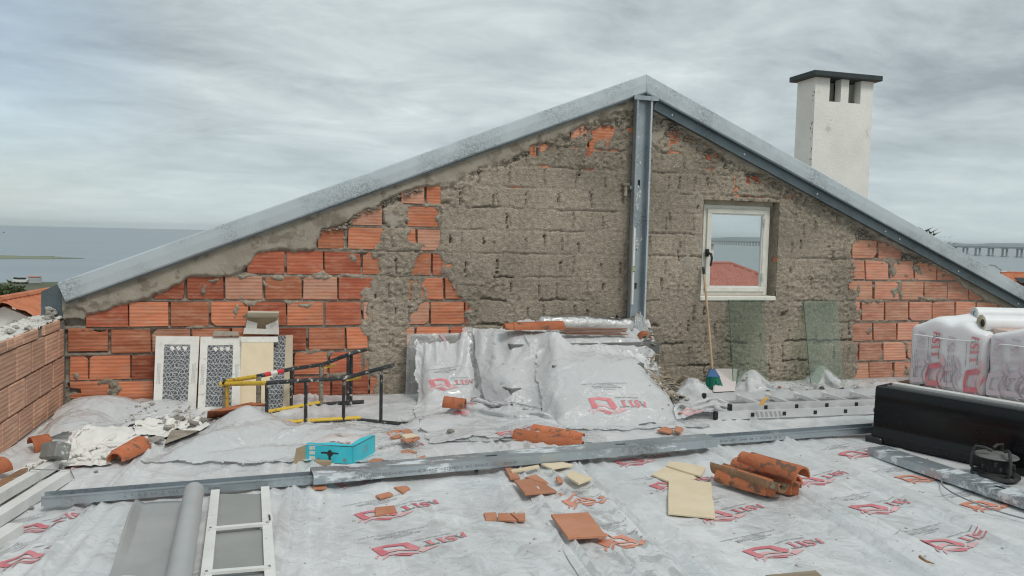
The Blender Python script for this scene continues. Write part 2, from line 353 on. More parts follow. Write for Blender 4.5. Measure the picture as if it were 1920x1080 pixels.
def film(name, col=(.80, .82, .83), alpha=.62, rough=.3, bump=.35):
    """thin milky polythene that lets some light and some view through"""
    m = bpy.data.materials.new(name); m.use_nodes = True; nt = m.node_tree; N = nt.nodes; L = nt.links; N.clear()
    out = N.new('ShaderNodeOutputMaterial'); tc = N.new('ShaderNodeTexCoord')
    n = N.new('ShaderNodeTexNoise'); n.inputs['Scale'].default_value = 9; n.inputs['Detail'].default_value = 6; n.inputs['Roughness'].default_value = .6; n.inputs['Distortion'].default_value = .8; L.new(tc.outputs['Object'], n.inputs['Vector'])
    vo = N.new('ShaderNodeTexVoronoi'); vo.feature = 'DISTANCE_TO_EDGE'; vo.inputs['Scale'].default_value = 6.5; va = N.new('ShaderNodeVectorMath'); va.operation = 'MULTIPLY_ADD'; L.new(n.outputs['Color'], va.inputs[0]); va.inputs[1].default_value = (.35, .35, .35); L.new(tc.outputs['Object'], va.inputs[2]); L.new(va.outputs[0], vo.inputs['Vector'])
    vr = N.new('ShaderNodeMapRange'); vr.inputs[1].default_value = 0; vr.inputs[2].default_value = .3; L.new(vo.outputs['Distance'], vr.inputs[0])
    b0 = N.new('ShaderNodeBump'); b0.inputs['Strength'].default_value = bump; b0.inputs['Distance'].default_value = .025; L.new(vr.outputs[0], b0.inputs['Height'])
    bp = N.new('ShaderNodeBump'); bp.inputs['Strength'].default_value = bump; bp.inputs['Distance'].default_value = .02; L.new(n.outputs[0], bp.inputs['Height']); L.new(b0.outputs[0], bp.inputs['Normal'])
    df = N.new('ShaderNodeBsdfDiffuse'); df.inputs[0].default_value = (*col, 1); L.new(bp.outputs[0], df.inputs['Normal'])
    tl = N.new('ShaderNodeBsdfTranslucent'); tl.inputs[0].default_value = (*col, 1); L.new(bp.outputs[0], tl.inputs['Normal'])
    m1 = N.new('ShaderNodeMixShader'); m1.inputs[0].default_value = .18; L.new(df.outputs[0], m1.inputs[1]); L.new(tl.outputs[0], m1.inputs[2])
    gl = N.new('ShaderNodeBsdfGlossy'); gl.inputs['Roughness'].default_value = rough; L.new(bp.outputs[0], gl.inputs['Normal'])
    lw = N.new('ShaderNodeLayerWeight'); lw.inputs[0].default_value = .35; L.new(bp.outputs[0], lw.inputs['Normal'])
    tr = N.new('ShaderNodeBsdfTransparent'); tr.inputs[0].default_value = (.93, .94, .94, 1)
    fa = N.new('ShaderNodeMapRange'); fa.inputs[1].default_value = 0; fa.inputs[2].default_value = .8; fa.inputs[3].default_value = alpha; fa.inputs[4].default_value = 1.0; L.new(lw.outputs['Facing'], fa.inputs[0])
    m2 = N.new('ShaderNodeMixShader'); L.new(fa.outputs[0], m2.inputs[0]); L.new(tr.outputs[0], m2.inputs[1]); L.new(m1.outputs[0], m2.inputs[2])
    fr = N.new('ShaderNodeFresnel'); fr.inputs[0].default_value = 1.65; L.new(bp.outputs[0], fr.inputs['Normal'])
    m3 = N.new('ShaderNodeMixShader'); L.new(fr.outputs[0], m3.inputs[0]); L.new(m2.outputs[0], m3.inputs[1]); L.new(gl.outputs[0], m3.inputs[2])
    L.new(m3.outputs[0], out.inputs[0]); return m
def glass(name, tint, glossy=.12, milky=.05):
    m = bpy.data.materials.new(name); m.use_nodes = True; nt = m.node_tree; N = nt.nodes; L = nt.links; N.clear()
    out = N.new('ShaderNodeOutputMaterial'); tr = N.new('ShaderNodeBsdfTransparent'); tr.inputs[0].default_value = (*tint, 1)
    gl = N.new('ShaderNodeBsdfGlossy'); gl.inputs['Roughness'].default_value = .03
    df = N.new('ShaderNodeBsdfDiffuse'); df.inputs[0].default_value = (.55, .62, .58, 1)
    tc = N.new('ShaderNodeTexCoord'); n = N.new('ShaderNodeTexNoise'); n.inputs['Scale'].default_value = 14; n.inputs['Detail'].default_value = 8; n.inputs['Roughness'].default_value = .75
    mp = N.new('ShaderNodeMapping'); mp.inputs['Scale'].default_value = (3, 3, .8); L.new(tc.outputs['Object'], mp.inputs[0]); L.new(mp.outputs[0], n.inputs['Vector'])
    r = N.new('ShaderNodeMapRange'); r.inputs[1].default_value = .60; r.inputs[2].default_value = .72; r.inputs[3].default_value = milky; r.inputs[4].default_value = milky + (.45 if milky > .08 else .0); L.new(n.outputs[0], r.inputs[0])
    m1 = N.new('ShaderNodeMixShader'); L.new(r.outputs[0], m1.inputs[0]); L.new(tr.outputs[0], m1.inputs[1]); L.new(df.outputs[0], m1.inputs[2])
    m2 = N.new('ShaderNodeMixShader'); m2.inputs[0].default_value = glossy; L.new(m1.outputs[0], m2.inputs[1]); L.new(gl.outputs[0], m2.inputs[2])
    L.new(m2.outputs[0], out.inputs[0]); return m

M_BRICK = brick_mat('clay_block', .25, 1.0); M_BRICKP = brick_mat('clay_block_dusty', .8, .88); M_BRICKS = brick_mat('clay_block_pale', 1.6, .95, (.64, .335, .215), (.74, .45, .305)); M_BRICKD = brick_mat('clay_block_dark', .1, 1.0, (.38, .105, .06), (.48, .15, .085)); M_BRICKW = brick_mat('clay_block_limed', 1.9, .95)
M_CEM = mat('render_coat', (0.275, 0.234, 0.183), (0.425, 0.368, 0.295), scale=26, rough=.95, spec=.1, bump=2.0, bscale=60, c3=(.54, .49, .415), c3scale=34, c3th=.64, detail=10, big=.20)
M_BAND = mat('smooth_concrete', (0.30, 0.265, 0.215), (0.385, 0.345, 0.285), scale=5.5, rough=.9, spec=.15, bump=.8, bscale=26, c3=(.225, .19, .15), c3scale=7, c3th=.575)
M_MORT = mat('joint_mortar', (0.235, 0.205, 0.17), (0.33, 0.295, 0.25), scale=14, rough=.95, spec=.1, bump=.9, bscale=80)
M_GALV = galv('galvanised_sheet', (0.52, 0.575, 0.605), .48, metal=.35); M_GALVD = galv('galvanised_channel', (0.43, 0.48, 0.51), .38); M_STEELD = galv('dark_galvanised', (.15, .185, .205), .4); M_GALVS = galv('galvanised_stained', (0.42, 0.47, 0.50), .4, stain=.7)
M_FLOOR = mat('grey_screed', (.30, .30, .29), (.40, .40, .385), scale=3, rough=.8, bump=.3)
M_FILMF = film_floor('polythene_on_floor'); M_FILMC = film_floor('polythene_on_wet_floor', .8, 1.3); M_FILMG = film_floor('wrinkled_polythene_on_floor', .45, 1.25)
M_FILM = film('milky_polythene', (.84, .85, .855), .56, .17, .24); M_FILMT = film('thin_clear_polythene', (.82, .835, .84), .30, .16, .3); M_FILMW = film('white_polythene', (.80, .81, .815), .66, .17, .24)
M_RED = mat('red_print', (.58, .14, .17), (.66, .27, .28), scale=9, rough=.45); M_PINK = mat('pink_print', (.65, .37, .38), (.70, .45, .45), scale=20, rough=.45)
M_ORP = mat('orange_print', (.66, .25, .16), (.70, .33, .24), scale=20, rough=.45)
M_INK = mat('grey_print', (.24, .235, .24), rough=.5); M_MAUVE = mat('show_through_print', (.56, .47, .50), rough=.5)
M_WHITEW = mat('white_plaster', (.84, .83, .79), (.76, .75, .715), scale=2.2, rough=.85, bump=.6, bscale=35, spec=.2, c3=(.60, .585, .545), c3scale=4.5, c3th=.66)
M_WPAINT = mat('white_paint', (.74, .74, .71), (.66, .655, .62), scale=9, rough=.55, bump=.2, bscale=40, c3=(.42, .40, .36), c3scale=30, c3th=.69)
M_WIN = mat('aged_white_enamel', (.74, .73, .665), (.66, .645, .57), scale=8, rough=.5, bump=.2, c3=(.30, .28, .235), c3scale=28, c3th=.68)
M_BLACK = mat('black_plastic', (.018, .019, .02), (.03, .03, .031), scale=12, rough=.4)
M_GLOSSB = mat('gloss_black_panel', (.005, .006, .007), (.009, .010, .011), scale=2.5, rough=.14, spec=.3, c3=(.06, .06, .06), c3scale=60, c3th=.76)
M_CAP = mat('dark_slate_cap', (.030, .042, .045), (.045, .056, .058), scale=8, rough=.6)
M_TERRA = mat('terracotta_floor_tile', (.44, .185, .105), (.50, .235, .145), scale=7, rough=.75, bump=.2, randv=.12)
M_TILE = mat('clay_roof_tile', (.42, .125, .055), (.52, .18, .085), scale=6, rough=.8, bump=.5, bscale=50, c3=(.17, .10, .065), c3scale=13, c3th=.59, randv=.18)
M_TILEO = mat('lichened_clay', (.20, .13, .08), (.36, .20, .11), scale=9, rough=.95, bump=.8, c3=(.40, .36, .27), c3scale=14, c3th=.6)
M_CREAM = mat('cream_tile_back', (.66, .545, .375), (.72, .61, .44), scale=6, rough=.8, bump=.15)
M_CARD = mat('cardboard', (.36, .265, .17), (.43, .33, .22), scale=8, rough=.9)
M_PAPER = mat('printed_white_card', (.70, .685, .64), (.62, .605, .56), scale=9, rough=.8, c3=(.5, .48, .44), c3scale=22, c3th=.62)
M_ALU = mat('aluminium', (.64, .645, .645), (.74, .745, .74), scale=9, rough=.38, metal=.35, bump=.1)
M_WOOD = mat('grey_wood', (.20, .155, .11), (.31, .25, .18), scale=5, rough=.85, stretch=(1, 8, 8), bump=.3)
M_HANDLE = mat('pine_handle', (.43, .29, .17), (.50, .35, .21), scale=6, rough=.6)
M_RUBBLE = mat('plaster_rubble', (.34, .31, .27), (.50, .475, .43), scale=9, rough=.95, bump=.8, randv=.35)
M_YEL = mat('yellow_tube', (.74, .50, .05), (.66, .44, .06), scale=10, rough=.45, c3=(.16, .12, .06), c3scale=22, c3th=.62)
M_BLKT = mat('chipped_black_tube', (.022, .022, .024), (.04, .04, .04), scale=10, rough=.45, c3=(.52, .50, .46), c3scale=24, c3th=.615)
M_GREYT = mat('scuffed_tan_tube', (.30, .265, .21), (.20, .18, .15), scale=14, rough=.6, c3=(.04, .04, .04), c3scale=26, c3th=.56)

# ------------------------------------------------------------------ far setting: land, water, far shore, bridge, houses
WZ = -16.0
M_LAND = mat('dry_sandy_ground', (.36, .315, .25), (.44, .39, .31), scale=.05, rough=.95, c3=(.10, .12, .065), c3scale=.035, c3th=.56)
M_MARSH = mat('marsh_green', (.075, .09, .055), (.13, .135, .085), scale=.08, rough=.95)
M_SHOAL = mat('shoal_weed', (.17, .20, .13), (.22, .24, .17), scale=.05, rough=.9)
M_WATER = mat('grey_water', (.165, .205, .225), (.21, .25, .268), scale=.012, rough=.30, spec=.5, bump=.2, bscale=.25, stretch=(.25, 1.4, 1))
M_HILL = mat('far_hills', (.12, .155, .165), (.15, .18, .185), scale=.001, rough=1)
M_CONC = mat('bridge_concrete', (.36, .38, .385), (.42, .44, .44), scale=.1, rough=.9)
M_OROOF = mat('orange_pantiles', (.46, .155, .075), (.56, .215, .115), scale=2.5, rough=.85, c3=(.36, .13, .07), c3scale=9)
M_RROOF = mat('red_pantiles', (.40, .115, .085), (.48, .16, .12), scale=2.5, rough=.85, c3=(.52, .24, .19), c3scale=9)
M_LEAF = mat('dark_leaf', (.035, .055, .022), (.075, .105, .04), scale=3, rough=.7, randv=.2)
M_TRUNK = mat('bark', (.10, .08, .06), (.16, .13, .10), scale=6, rough=.95)
M_GLASSD = mat('dark_pane', (.03, .04, .045), rough=.1, spec=.6)

def terrain():
    xs = np.concatenate([np.linspace(-5000, -300, 14), np.linspace(-260, 260, 66), np.linspace(300, 5000, 14)])
    ys = np.concatenate([[-3000, -800, -200, -60], np.linspace(-20, 330, 70)])
    X, Y = np.meshgrid(xs, ys, indexing='ij')
    R = np.hypot(X, Y)
    z = np.interp(R, [0, 25, 75, 255, 270, 330], [-7, -7.2, -15.0, -15.4, -16.0, -17.5]) 
    z = np.where(Y < 0, np.maximum(z, np.interp(-Y, [0, 100, 3000], [-7, -7, 40])), z)
    z = z + (fbm(X * .06, Y * .06, 4) - .5) * np.interp(R, [10, 60, 220, 240], [.3, .8, .5, .2])
    mb = MB(); mb.grid(np.dstack([X, Y, z])); mb.build('ground', M_LAND, smooth=True, kind='structure')
    # marsh strip along the water
    mb = MB(); th = np.linspace(-1.2, 1.2, 70); rr = np.linspace(226, 267, 6)
    T, R2 = np.meshgrid(th, rr, indexing='ij'); R2 = R2 + (fbm(T * 30, R2 * .1, 8) - .5) * 9
    mb.grid(np.dstack([R2 * np.sin(T), R2 * np.cos(T), np.interp(R2, [220, 255, 275], [-14.9, -14.75, -15.6])])); mb.build('shore_marsh', M_MARSH, smooth=True, kind='structure')
    mb = MB(); mb.grid(np.dstack(np.meshgrid(np.linspace(-16000, 16000, 9), np.linspace(225, 16000, 9), indexing='ij') + [np.full((9, 9), WZ)])); mb.build('water', M_WATER, kind='structure')
    c = G(20, 483, WZ); mb = MB(); n = 40
    pts = []
    for k in range(n):
        a = 2 * math.pi * k / n; r = 1 + .5 * (vn(k * .7, 3.3, 5) - .5)
        pts.append(c + V3(math.cos(a) * 36 * r - 6, math.sin(a) * 26 * r, .25))
    mb.prism([p - V3(0, 0, 1) for p in pts], (0, 0, 1)); mb.build('sandbank', M_SHOAL, kind='structure')
    # far shore
    mb = MB(); az = np.linspace(math.radians(24), math.radians(75), 160); dist = 11000
    h = (28 + 62 * fbm(az * 14, az * 0, 3, 5)) * np.clip((az - math.radians(24)) / .06, 0, 1)
    A = np.array([[[dist * s * math.sin(a), dist * s * math.cos(a), WZ - 1 + hh * k] for s, k in ((1, 0), (1.05, .8), (1.12, 1), (1.4, 0))] for a, hh in zip(az, h)])
    mb.grid(A); mb.build('far_hills', M_HILL, smooth=True, kind='structure')
terrain()

def bridge():
    a = V3(*(ray(1915, 470) * 1400)); b = V3(*(ray(1338, 462) * 3900)); d = unit((b - a) * V3(1, 1, 0))
    p0 = V3(a[0], a[1], 0) - d * 700; L = np.linalg.norm((b - a)[:2]) + 700 + 5200
    zt = 1.2
    r = root('viaduct_bridge', (p0[0], p0[1], WZ), 'long pale concrete viaduct crossing the bay on paired piers', 'bridge')
    n = V3(-d[1], d[0], 0); ax = np.array([d, n, V3(0, 0, 1)])
    mb = MB(); mb.box(p0 + d * L / 2 + V3(0, 0, zt - 1.1), (L, 14, 2.2), ax); mb.build('deck', M_CONC, r)
    mb = MB()
    for s in (-1, 1): mb.box(p0 + d * L / 2 + n * s * 6.8 + V3(0, 0, zt + .55), (L, .3, 1.1), ax)
    mb.build('railing', M_CONC, r)
    first = None; k = 0; s = 30
    while s < L - 40:
        if first is None:
            mb = MB()
            for q in (-4.0, 4.0): mb.box(p0 + d * s + n * q + V3(0, 0, (WZ - 2 + zt - 2.2) / 2), (2.6, 2.8, zt - 2.2 - WZ + 2), ax)
            mb.box(p0 + d * s + V3(0, 0, zt - 2.9), (2.9, 11.2, 1.3), ax)
            mb.box(p0 + d * s + V3(0, 0, WZ + .4), (5, 15, 1.4), ax)
            first = mb.build('pier', M_CONC, r); k = s
        else:
            c = first.copy(); COL.objects.link(c); c.location = tuple(d * (s - k))
        s += 45
bridge()

def pantiles(mb, e0, e1, r1, r0, per=.22, amp=.035, rows=.34):
    """roof slope between the eave e0-e1 and the ridge r0-r1, waved across and stepped down the slope"""
    e0, e1, r1, r0 = [np.asarray(p, float) for p in (e0, e1, r1, r0)]
    ex = unit(e1 - e0); n = unit(np.cross(e1 - e0, r0 - e0)); n = n if n[2] > 0 else -n; ey = np.cross(n, ex); ey = ey if ey @ (r0 - e0) > 0 else -ey
    L = np.linalg.norm(e1 - e0); Hh = (r0 - e0) @ ey; l0 = (r0 - e0) @ ex; l1 = (r1 - e0) @ ex
    S = np.linspace(0, L, min(400, max(4, int(L / per * 5)))); T = np.linspace(0, Hh, min(60, max(3, int(Hh / rows) * 2 + 1)))
    s, t = np.meshgrid(S, T, indexing='ij'); st = np.arange(len(T))[None, :] % 2
    P = e0 + s[..., None] * ex + t[..., None] * ey + n * (np.sin(s / per * 2 * math.pi) * amp + st * .035)[..., None]
    o = len(mb.v); mb.grid(P); f = mb.f[-(len(S) - 1) * (len(T) - 1):]; k = len(mb.f) - len(f)
    sc, tc = (s[:-1, :-1] + s[1:, 1:]) / 2, (t[:-1, :-1] + t[1:, 1:]) / 2; ok = ((sc >= l0 * tc / Hh - .04) & (sc <= L + (l1 - L) * tc / Hh + .04)).ravel()
    mb.f = mb.f[:k] + [q for q, w in zip(f, ok) if w]; mb.m = mb.m[:len(mb.f)]
def house(name, label, ridge0, ridge1, half, drop, ground, roofmat, wallmat, hip=0.0):
    a, b = np.asarray(ridge0, float), np.asarray(ridge1, float); d = unit((b - a) * V3(1, 1, 0)); n = V3(-d[1], d[0], 0)
    c = (a + b) / 2; r = root(name, (c[0], c[1], ground), label, 'house')
    dn = V3(0, 0, -drop)
    A0, A1 = a + n * half + dn - d * hip, a - n * half + dn - d * hip; B0, B1 = b + n * half + dn + d * hip, b - n * half + dn + d * hip
    mb = MB(); pantiles(mb, A1, B1, b, a); pantiles(mb, B0, A0, a, b)
    if hip: pantiles(mb, A0, A1, a, a + n * .01); pantiles(mb, B1, B0, b, b + n * .01)
    mb.build('roof', roofmat, r, smooth=True)
    mb = MB(); rr = .08; mb.tube([a + V3(0, 0, .04), b + V3(0, 0, .04)], rr, 8)
    if hip:
        for p, q in ((a, A0), (a, A1), (b, B0), (b, B1)): mb.tube([p + V3(0, 0, .04), q + V3(0, 0, .04)], rr, 8)
    mb.build('ridge_cap', roofmat, r)
    mb = MB(); ins = .25; bz = ground
    w = [A1 + n * ins + d * ins, B1 + n * ins - d * ins, B0 - n * ins - d * ins, A0 - n * ins + d * ins]
    top = [p + V3(0, 0, -.08) for p in w]
    mb.hexa([V3(p[0], p[1], bz) for p in w], top)
    if not hip:
        for e, p0, p1 in ((a, w[0], w[3]), (b, w[1], w[2])):
            q = np.array([p0, p1, V3(*(e * V3(1, 1, 0))) + V3(0, 0, e[2] - .12)]); q[2][:2] = (p0 + p1)[:2] / 2; q[:2, 2] -= .085
            mb.prism(q, d * (.12 if e is a else -.12))
    mb.build('wall', wallmat, r)
    ftmp = [(w[0], w[1], -n), (w[3], w[0], -d), (w[1], w[2], d)]
    for p, q, o in ftmp:
        for t in (.3, .7):
            m = lerp(p, q, t); m = V3(m[0], m[1], p[2] - 1.5); ax = frame_axes(q - p)
            fr = MB().box(m + o * .02, (1.1, .06, 1.3), ax).build('window', M_WPAINT, r); MB().box(m + o * .045, (.95, .04, 1.15), ax).build('pane', M_GLASSD, fr)
    return r
# left neighbour, seen over the parapet
zA = -.15; a = G(-4, 566, zA); b = G(92, 548, zA)
house('neighbour_house', 'white walled house with an orange tiled roof just beyond the brick parapet', a, b, 2.9, 1.25, -8, M_OROOF, M_WHITEW)
# house seen through the window
zr = .34; a = G(1300, 494.5, zr); b = G(1369, 495, zr)
hr = house('hip_roof_house', 'house with a hipped red pantile roof seen through the window pane', a, b, 7.5, 3.6, -12, M_RROOF, M_WHITEW, hip=7.2)
c = G(1340, 494, zr + .02) + V3(-.1, .8, 0)
chm = MB().box(c + V3(0, 0, .0), (.62, .62, 1.2)).build('chimney', M_WHITEW, hr); MB().box(c + V3(0, 0, .75), (.6, .6, .28)).box(c + V3(0, 0, .93), (.75, .75, .08)).build('chimney_cap', M_CONC, chm)
# houses right of the gable
zr = -.9; a = G(1876, 511, zr); b = a + V3(9, -3.0, 0)
hh = house('neighbour_house', 'far house with an orange roof beyond the right end of the gable verge', a, b, 3.0, 1.5, -11, M_OROOF, M_WHITEW)
p = G(1916, 528, zr - .7); MB().box(p + V3(.4, -.25, .1), (1.9, 1.0, .06), frame_axes(V3(1, -.3, 0), unit(V3(.05, -.5, 1)))).build('roof_panel', M_GLOSSB, hh)
lp = G(1848, 530, -1.2); top = up(lp, 500)
r = root('street_lamp', (lp[0], lp[1], -11), 'grey street lamp with a curved arm rising beyond the right verge', 'street lamp')
MB().tube([V3(lp[0], lp[1], -11), top, top + V3(.25, 0, .14), top + V3(.7, 0, .1), top + V3(1.3, -.1, -.25)], .05, 6).build('pole', M_GALVD, r)
MB().bev(top + V3(1.45, -.1, -.33), (.5, .18, .1), .03).build('lamp_head', M_ALU, r)

def leaf_cloud(mb, c, rad, n, size, seed):
    rg = np.random.default_rng(seed)
    cl = rg.normal(size=(max(4, n // 60), 3)); cl = cl / np.linalg.norm(cl, axis=1)[:, None] * rg.uniform(.3, .95, (len(cl), 1))
    for i in range(n):
        k = cl[rg.integers(len(cl))]; p = (k + rg.normal(size=3) * .24) * rad + c
        a = unit(rg.normal(size=3)); b = unit(np.cross(a, rg.normal(size=3))); s = size * rg.uniform(.6, 1.3)
        mb.add([p - a * s, p + b * s * .45, p + a * s, p - b * s * .45], [(0, 1, 2, 3)])
for px, py, dist, rad, label in ((14, 555, 34, .62, 'dark green rounded bush beyond the orange roof at the picture edge'), (29, 557, 35, .38, 'small dark bush beside a larger one beyond the orange roof')):
    d = ray(px, py); c = d * dist + V3(0, 0, HC); g = c[2] - rad * 1.1 - 2.5
    r = root('bush', (c[0], c[1], g), label, 'bush')
    mb = MB(); leaf_cloud(mb, c, V3(rad, rad, rad * .75), 900, .12, int(px)); mb.build('crown', M_LEAF, r)
    MB().tube([V3(c[0], c[1], g), V3(c[0] + .1, c[1], c[2] - rad * .3), V3(c[0] + .2, c[1], c[2] + rad * .2)], [.12, .08, .03], 6).build('trunk', M_TRUNK, r)
for px, py, lab in ((36, 531, 'white van parked on the shore road'), (42, 531.5, 'second white van parked on the shore road, behind the first'), (66, 532, 'grey hut on the shore road right of the white vans')):
    d = ray(px, py); t = (-14.75 - HC) / d[2]; p = V3(d[0] * t, d[1] * t, -14.8); hut = 'hut' in lab
    r = root('hut' if hut else 'parked_van', p, lab, 'hut' if hut else 'van')
    ax = frame_axes(V3(1, .2, 0))
    MB().bev(p + V3(0, 0, .95 if hut else .75), (3.0, 1.8, 1.7 if hut else .8), .12, ax).build('body', M_CONC if hut else M_WPAINT, r)
    MB().bev(p + V3(-.2, 0, 2.0 if hut else 1.45), (3.3 if hut else 2.2, 2.0 if hut else 1.6, .2 if hut else .62), .08, ax).build('roof' if hut else 'cabin', M_OROOF if hut else M_GLASSD, r)
    if not hut:
        for sx in (-1, 1): MB().tube([p + ax[0] * sx + V3(0, -.9, .32), p + ax[0] * sx + V3(0, .9, .32)], .32, 10).build('wheel', M_BLACK, r)
p = G(7, 436, WZ); r = root('fishing_boat', p, 'tiny dark fishing boat far out on the grey water', 'boat')
MB().hexa([p + V3(x, y, 0) for x, y in ((-1.6, -.5), (1.4, -.5), (1.4, .5), (-1.6, .5))], [p + V3(x, y, 1.0) for x, y in ((-2.2, -.9), (2.4, -.4), (2.4, .4), (-2.2, .9))]).build('hull', M_BLACK, r)
MB().bev(p + V3(-.5, 0, 1.7), (1.3, 1.0, 1.4), .08).build('cabin', M_CONC, r)

# tree whose top shows above the right verge
c0 = V3(*(ray(1718, 425) * 12.0)) + V3(0, 0, HC)
r = root('palm_tree', (c0[0], c0[1], -7), 'small dark palm whose leaf tips show above the right roof verge', 'tree')
MB().tube([V3(c0[0], c0[1], -7), V3(c0[0] + .15, c0[1], -4), c0 + V3(0, 0, -.33)], [.2, .15, .1], 8).build('trunk', M_TRUNK, r)
mb = MB(); rg = np.random.default_rng(3)
for k in range(26):
    a = rg.uniform(0, 2 * math.pi); e = rg.uniform(.1, 1.1); L = rg.uniform(.45, .72)
    dirn = V3(math.cos(a) * math.cos(e), math.sin(a) * math.cos(e), math.sin(e)); pts = [c0 + V3(0, 0, -.33) + dirn * L * t - V3(0, 0, .35 * L * t * t) for t in np.linspace(0, 1, 8)]
    for i in range(1, 8):
        s = unit(np.cross(dirn, V3(0, 0, 1)))
        for sg in (-1, 1):
            q = pts[i]; tip = q + s * sg * .11 + dirn * .09
            mb.add([q - dirn * .018, tip, q + dirn * .018], [(0, 1, 2)])
mb.build('crown', M_LEAF, r)

# ------------------------------------------------------------------ terrace floor
X0 = W(126, 680)[0]                      # inner face of the left parapet
mb = MB(); mb.box((4.0 + (X0 - .3) / 2, 1.775, -.15), (8.0 - (X0 - .3), 10.45, .3)); fl = mb.build('terrace_floor', M_FLOOR, kind='structure')
mb = MB(); mb.box((4.0 + (X0 - .25) / 2, 1.8, -3.905), (7.9 - (X0 - .25), 10.3, 7.2)); hb = mb.build('lower_storey', M_WHITEW); tag(hb, 'white walled storey carrying the terrace', 'building')

# ------------------------------------------------------------------ gable wall
Y700 = {-9: 174, -8: 215, -7: 256, -6: 297, -5: 339, -4: 382, -3: 425, -2: 470.5, -1: 517.5, 0: 563.8, 1: 611.5, 2: 656.7, 3: 701.5, 4: 747.5, 5: 794}
def yj(k, x): return Y700[k] + (565 - Y700[k]) * (x - 700) / 5440
YF = D - .085                            # front plane of the verge trim
PK = W(1212, 171, YF); PKT = W(1212.5, 139.5, YF); LB = W(121.7, 563.7, YF); LT = W(107.5, 531, YF); RB = W(1912, 558, YF); RT = W(1912, 533, YF)
XR = RB[0] + 1.6
def line_z(a, b, x): return a[2] + (b[2] - a[2]) * (x - a[0]) / (b[0] - a[0])
RBx = V3(XR, YF, line_z(PK, RB, XR)); RTx = V3(XR, YF, line_z(PKT, RT, XR))
gable = root('gable_wall', ((X0 + XR) / 2, D, 0), 'gable wall of bare orange hollow blocks half covered in rough grey brown render', 'wall')
wx0, wz1 = W(1318, 374)[0], W(1318, 374)[2]; wx1, wz0 = W(1452, 566)[0], W(1385, 561)[2]
XA = X0 - .02
STEP = .0105
def seg(a, b, s): return np.linspace(a, b, max(2, int(round(abs(b - a) / s)) + 1))
xs = np.concatenate([seg(XA, wx0, STEP)[:-1], seg(wx0, wx1, STEP)[:-1], seg(wx1, XR, STEP)])
zs = np.concatenate([seg(-.04, wz0, STEP)[:-1], seg(wz0, wz1, STEP)[:-1], seg(wz1, PKT[2] - .05, STEP)])
Xg, Zg = np.meshgrid(xs, zs, indexing='ij')
def projg(X, Y, Z):
    dx, dy, dz = X, Y, Z - HC; w = dx * CF[0] + dy * CF[1] + dz * CF[2]
    return 960 + FPX * (dx * CR[0] + dy * CR[1] + dz * CR[2]) / w, 540 - FPX * (dx * CU[0] + dy * CU[1] + dz * CU[2]) / w
PX, PY = projg(Xg, D, Zg)
# ragged picture coordinates: every painted outline becomes uneven
JX = PX + (fbm(Xg * 9, Zg * 9, 21, 4) - .5) * 26 + (fbm(Xg * 34, Zg * 34, 22, 3) - .5) * 12
JY = PY + (fbm(Xg * 9, Zg * 9, 23, 4) - .5) * 22 + (fbm(Xg * 34, Zg * 34, 24, 3) - .5) * 12
P1 = [(735, 372), (716, 395), (716, 425), (710, 440), (702, 458), (690, 471), (700, 482), (706, 497), (711, 517), (700, 522), (692, 540), (700, 563), (690, 575), (683, 606), (672, 625), (698, 641), (682, 660), (690, 690), (700, 706), (704, 800), (775, 800), (772, 655), (766, 628), (770, 612), (775, 592), (790, 572), (806, 566), (800, 552), (794, 540), (796, 520), (775, 512), (768, 505), (782, 488), (796, 473), (786, 455), (768, 440), (764, 425), (764, 385)]
P2 = [(820, 340), (821, 385), (821, 425), (822, 471), (826, 490), (823, 515), (834, 520), (845, 545), (861, 562), (870, 566), (872, 585), (879, 600), (876, 612), (880, 640), (880, 800), (1610, 800), (1606, 708), (1614, 690), (1608, 676), (1604, 650), (1600, 640), (1602, 620), (1613, 600), (1602, 585), (1606, 565), (1612, 550), (1601, 545), (1596, 528), (1607, 515), (1601, 490), (1598, 470), (1600, 440), (1585, 400), (1212, 165), (1150, 190)]
HOLES = [[(1072, 250), (1078, 240), (1092, 236), (1101, 240), (1101, 257), (1073, 258)], [(1107, 256), (1106, 244), (1122, 240), (1124, 227), (1155, 226), (1153, 243), (1142, 262), (1110, 262)], [(995, 278), (1004, 276), (1005, 293), (995, 292)], [(1009, 276), (1030, 268), (1028, 276), (1009, 285)],
         [(1176, 239), (1185, 237), (1184, 244), (1177, 244)], [(1252, 238), (1262, 240), (1271, 248), (1268, 262), (1270, 270), (1257, 266), (1260, 252)], [(1281, 252), (1303, 259), (1302, 268), (1281, 266)], [(1322, 286), (1340, 282), (1338, 296), (1324, 300)], [(1400, 325), (1429, 327), (1427, 336), (1400, 334)], [(1376, 354), (1384, 354), (1383, 361), (1377, 361)],
         [(1479, 366), (1486, 367), (1485, 374), (1479, 373)], [(1514, 383), (1525, 384), (1524, 389), (1515, 388)], [(1570, 414), (1576, 416), (1575, 422), (1571, 421)], [(1451, 483), (1462, 484), (1460, 489), (1452, 489)], [(1100, 266), (1112, 268), (1108, 290), (1100, 292)], [(960, 294), (978, 294), (976, 299), (961, 298)], [(838, 497), (846, 497), (845, 502), (838, 502)]]
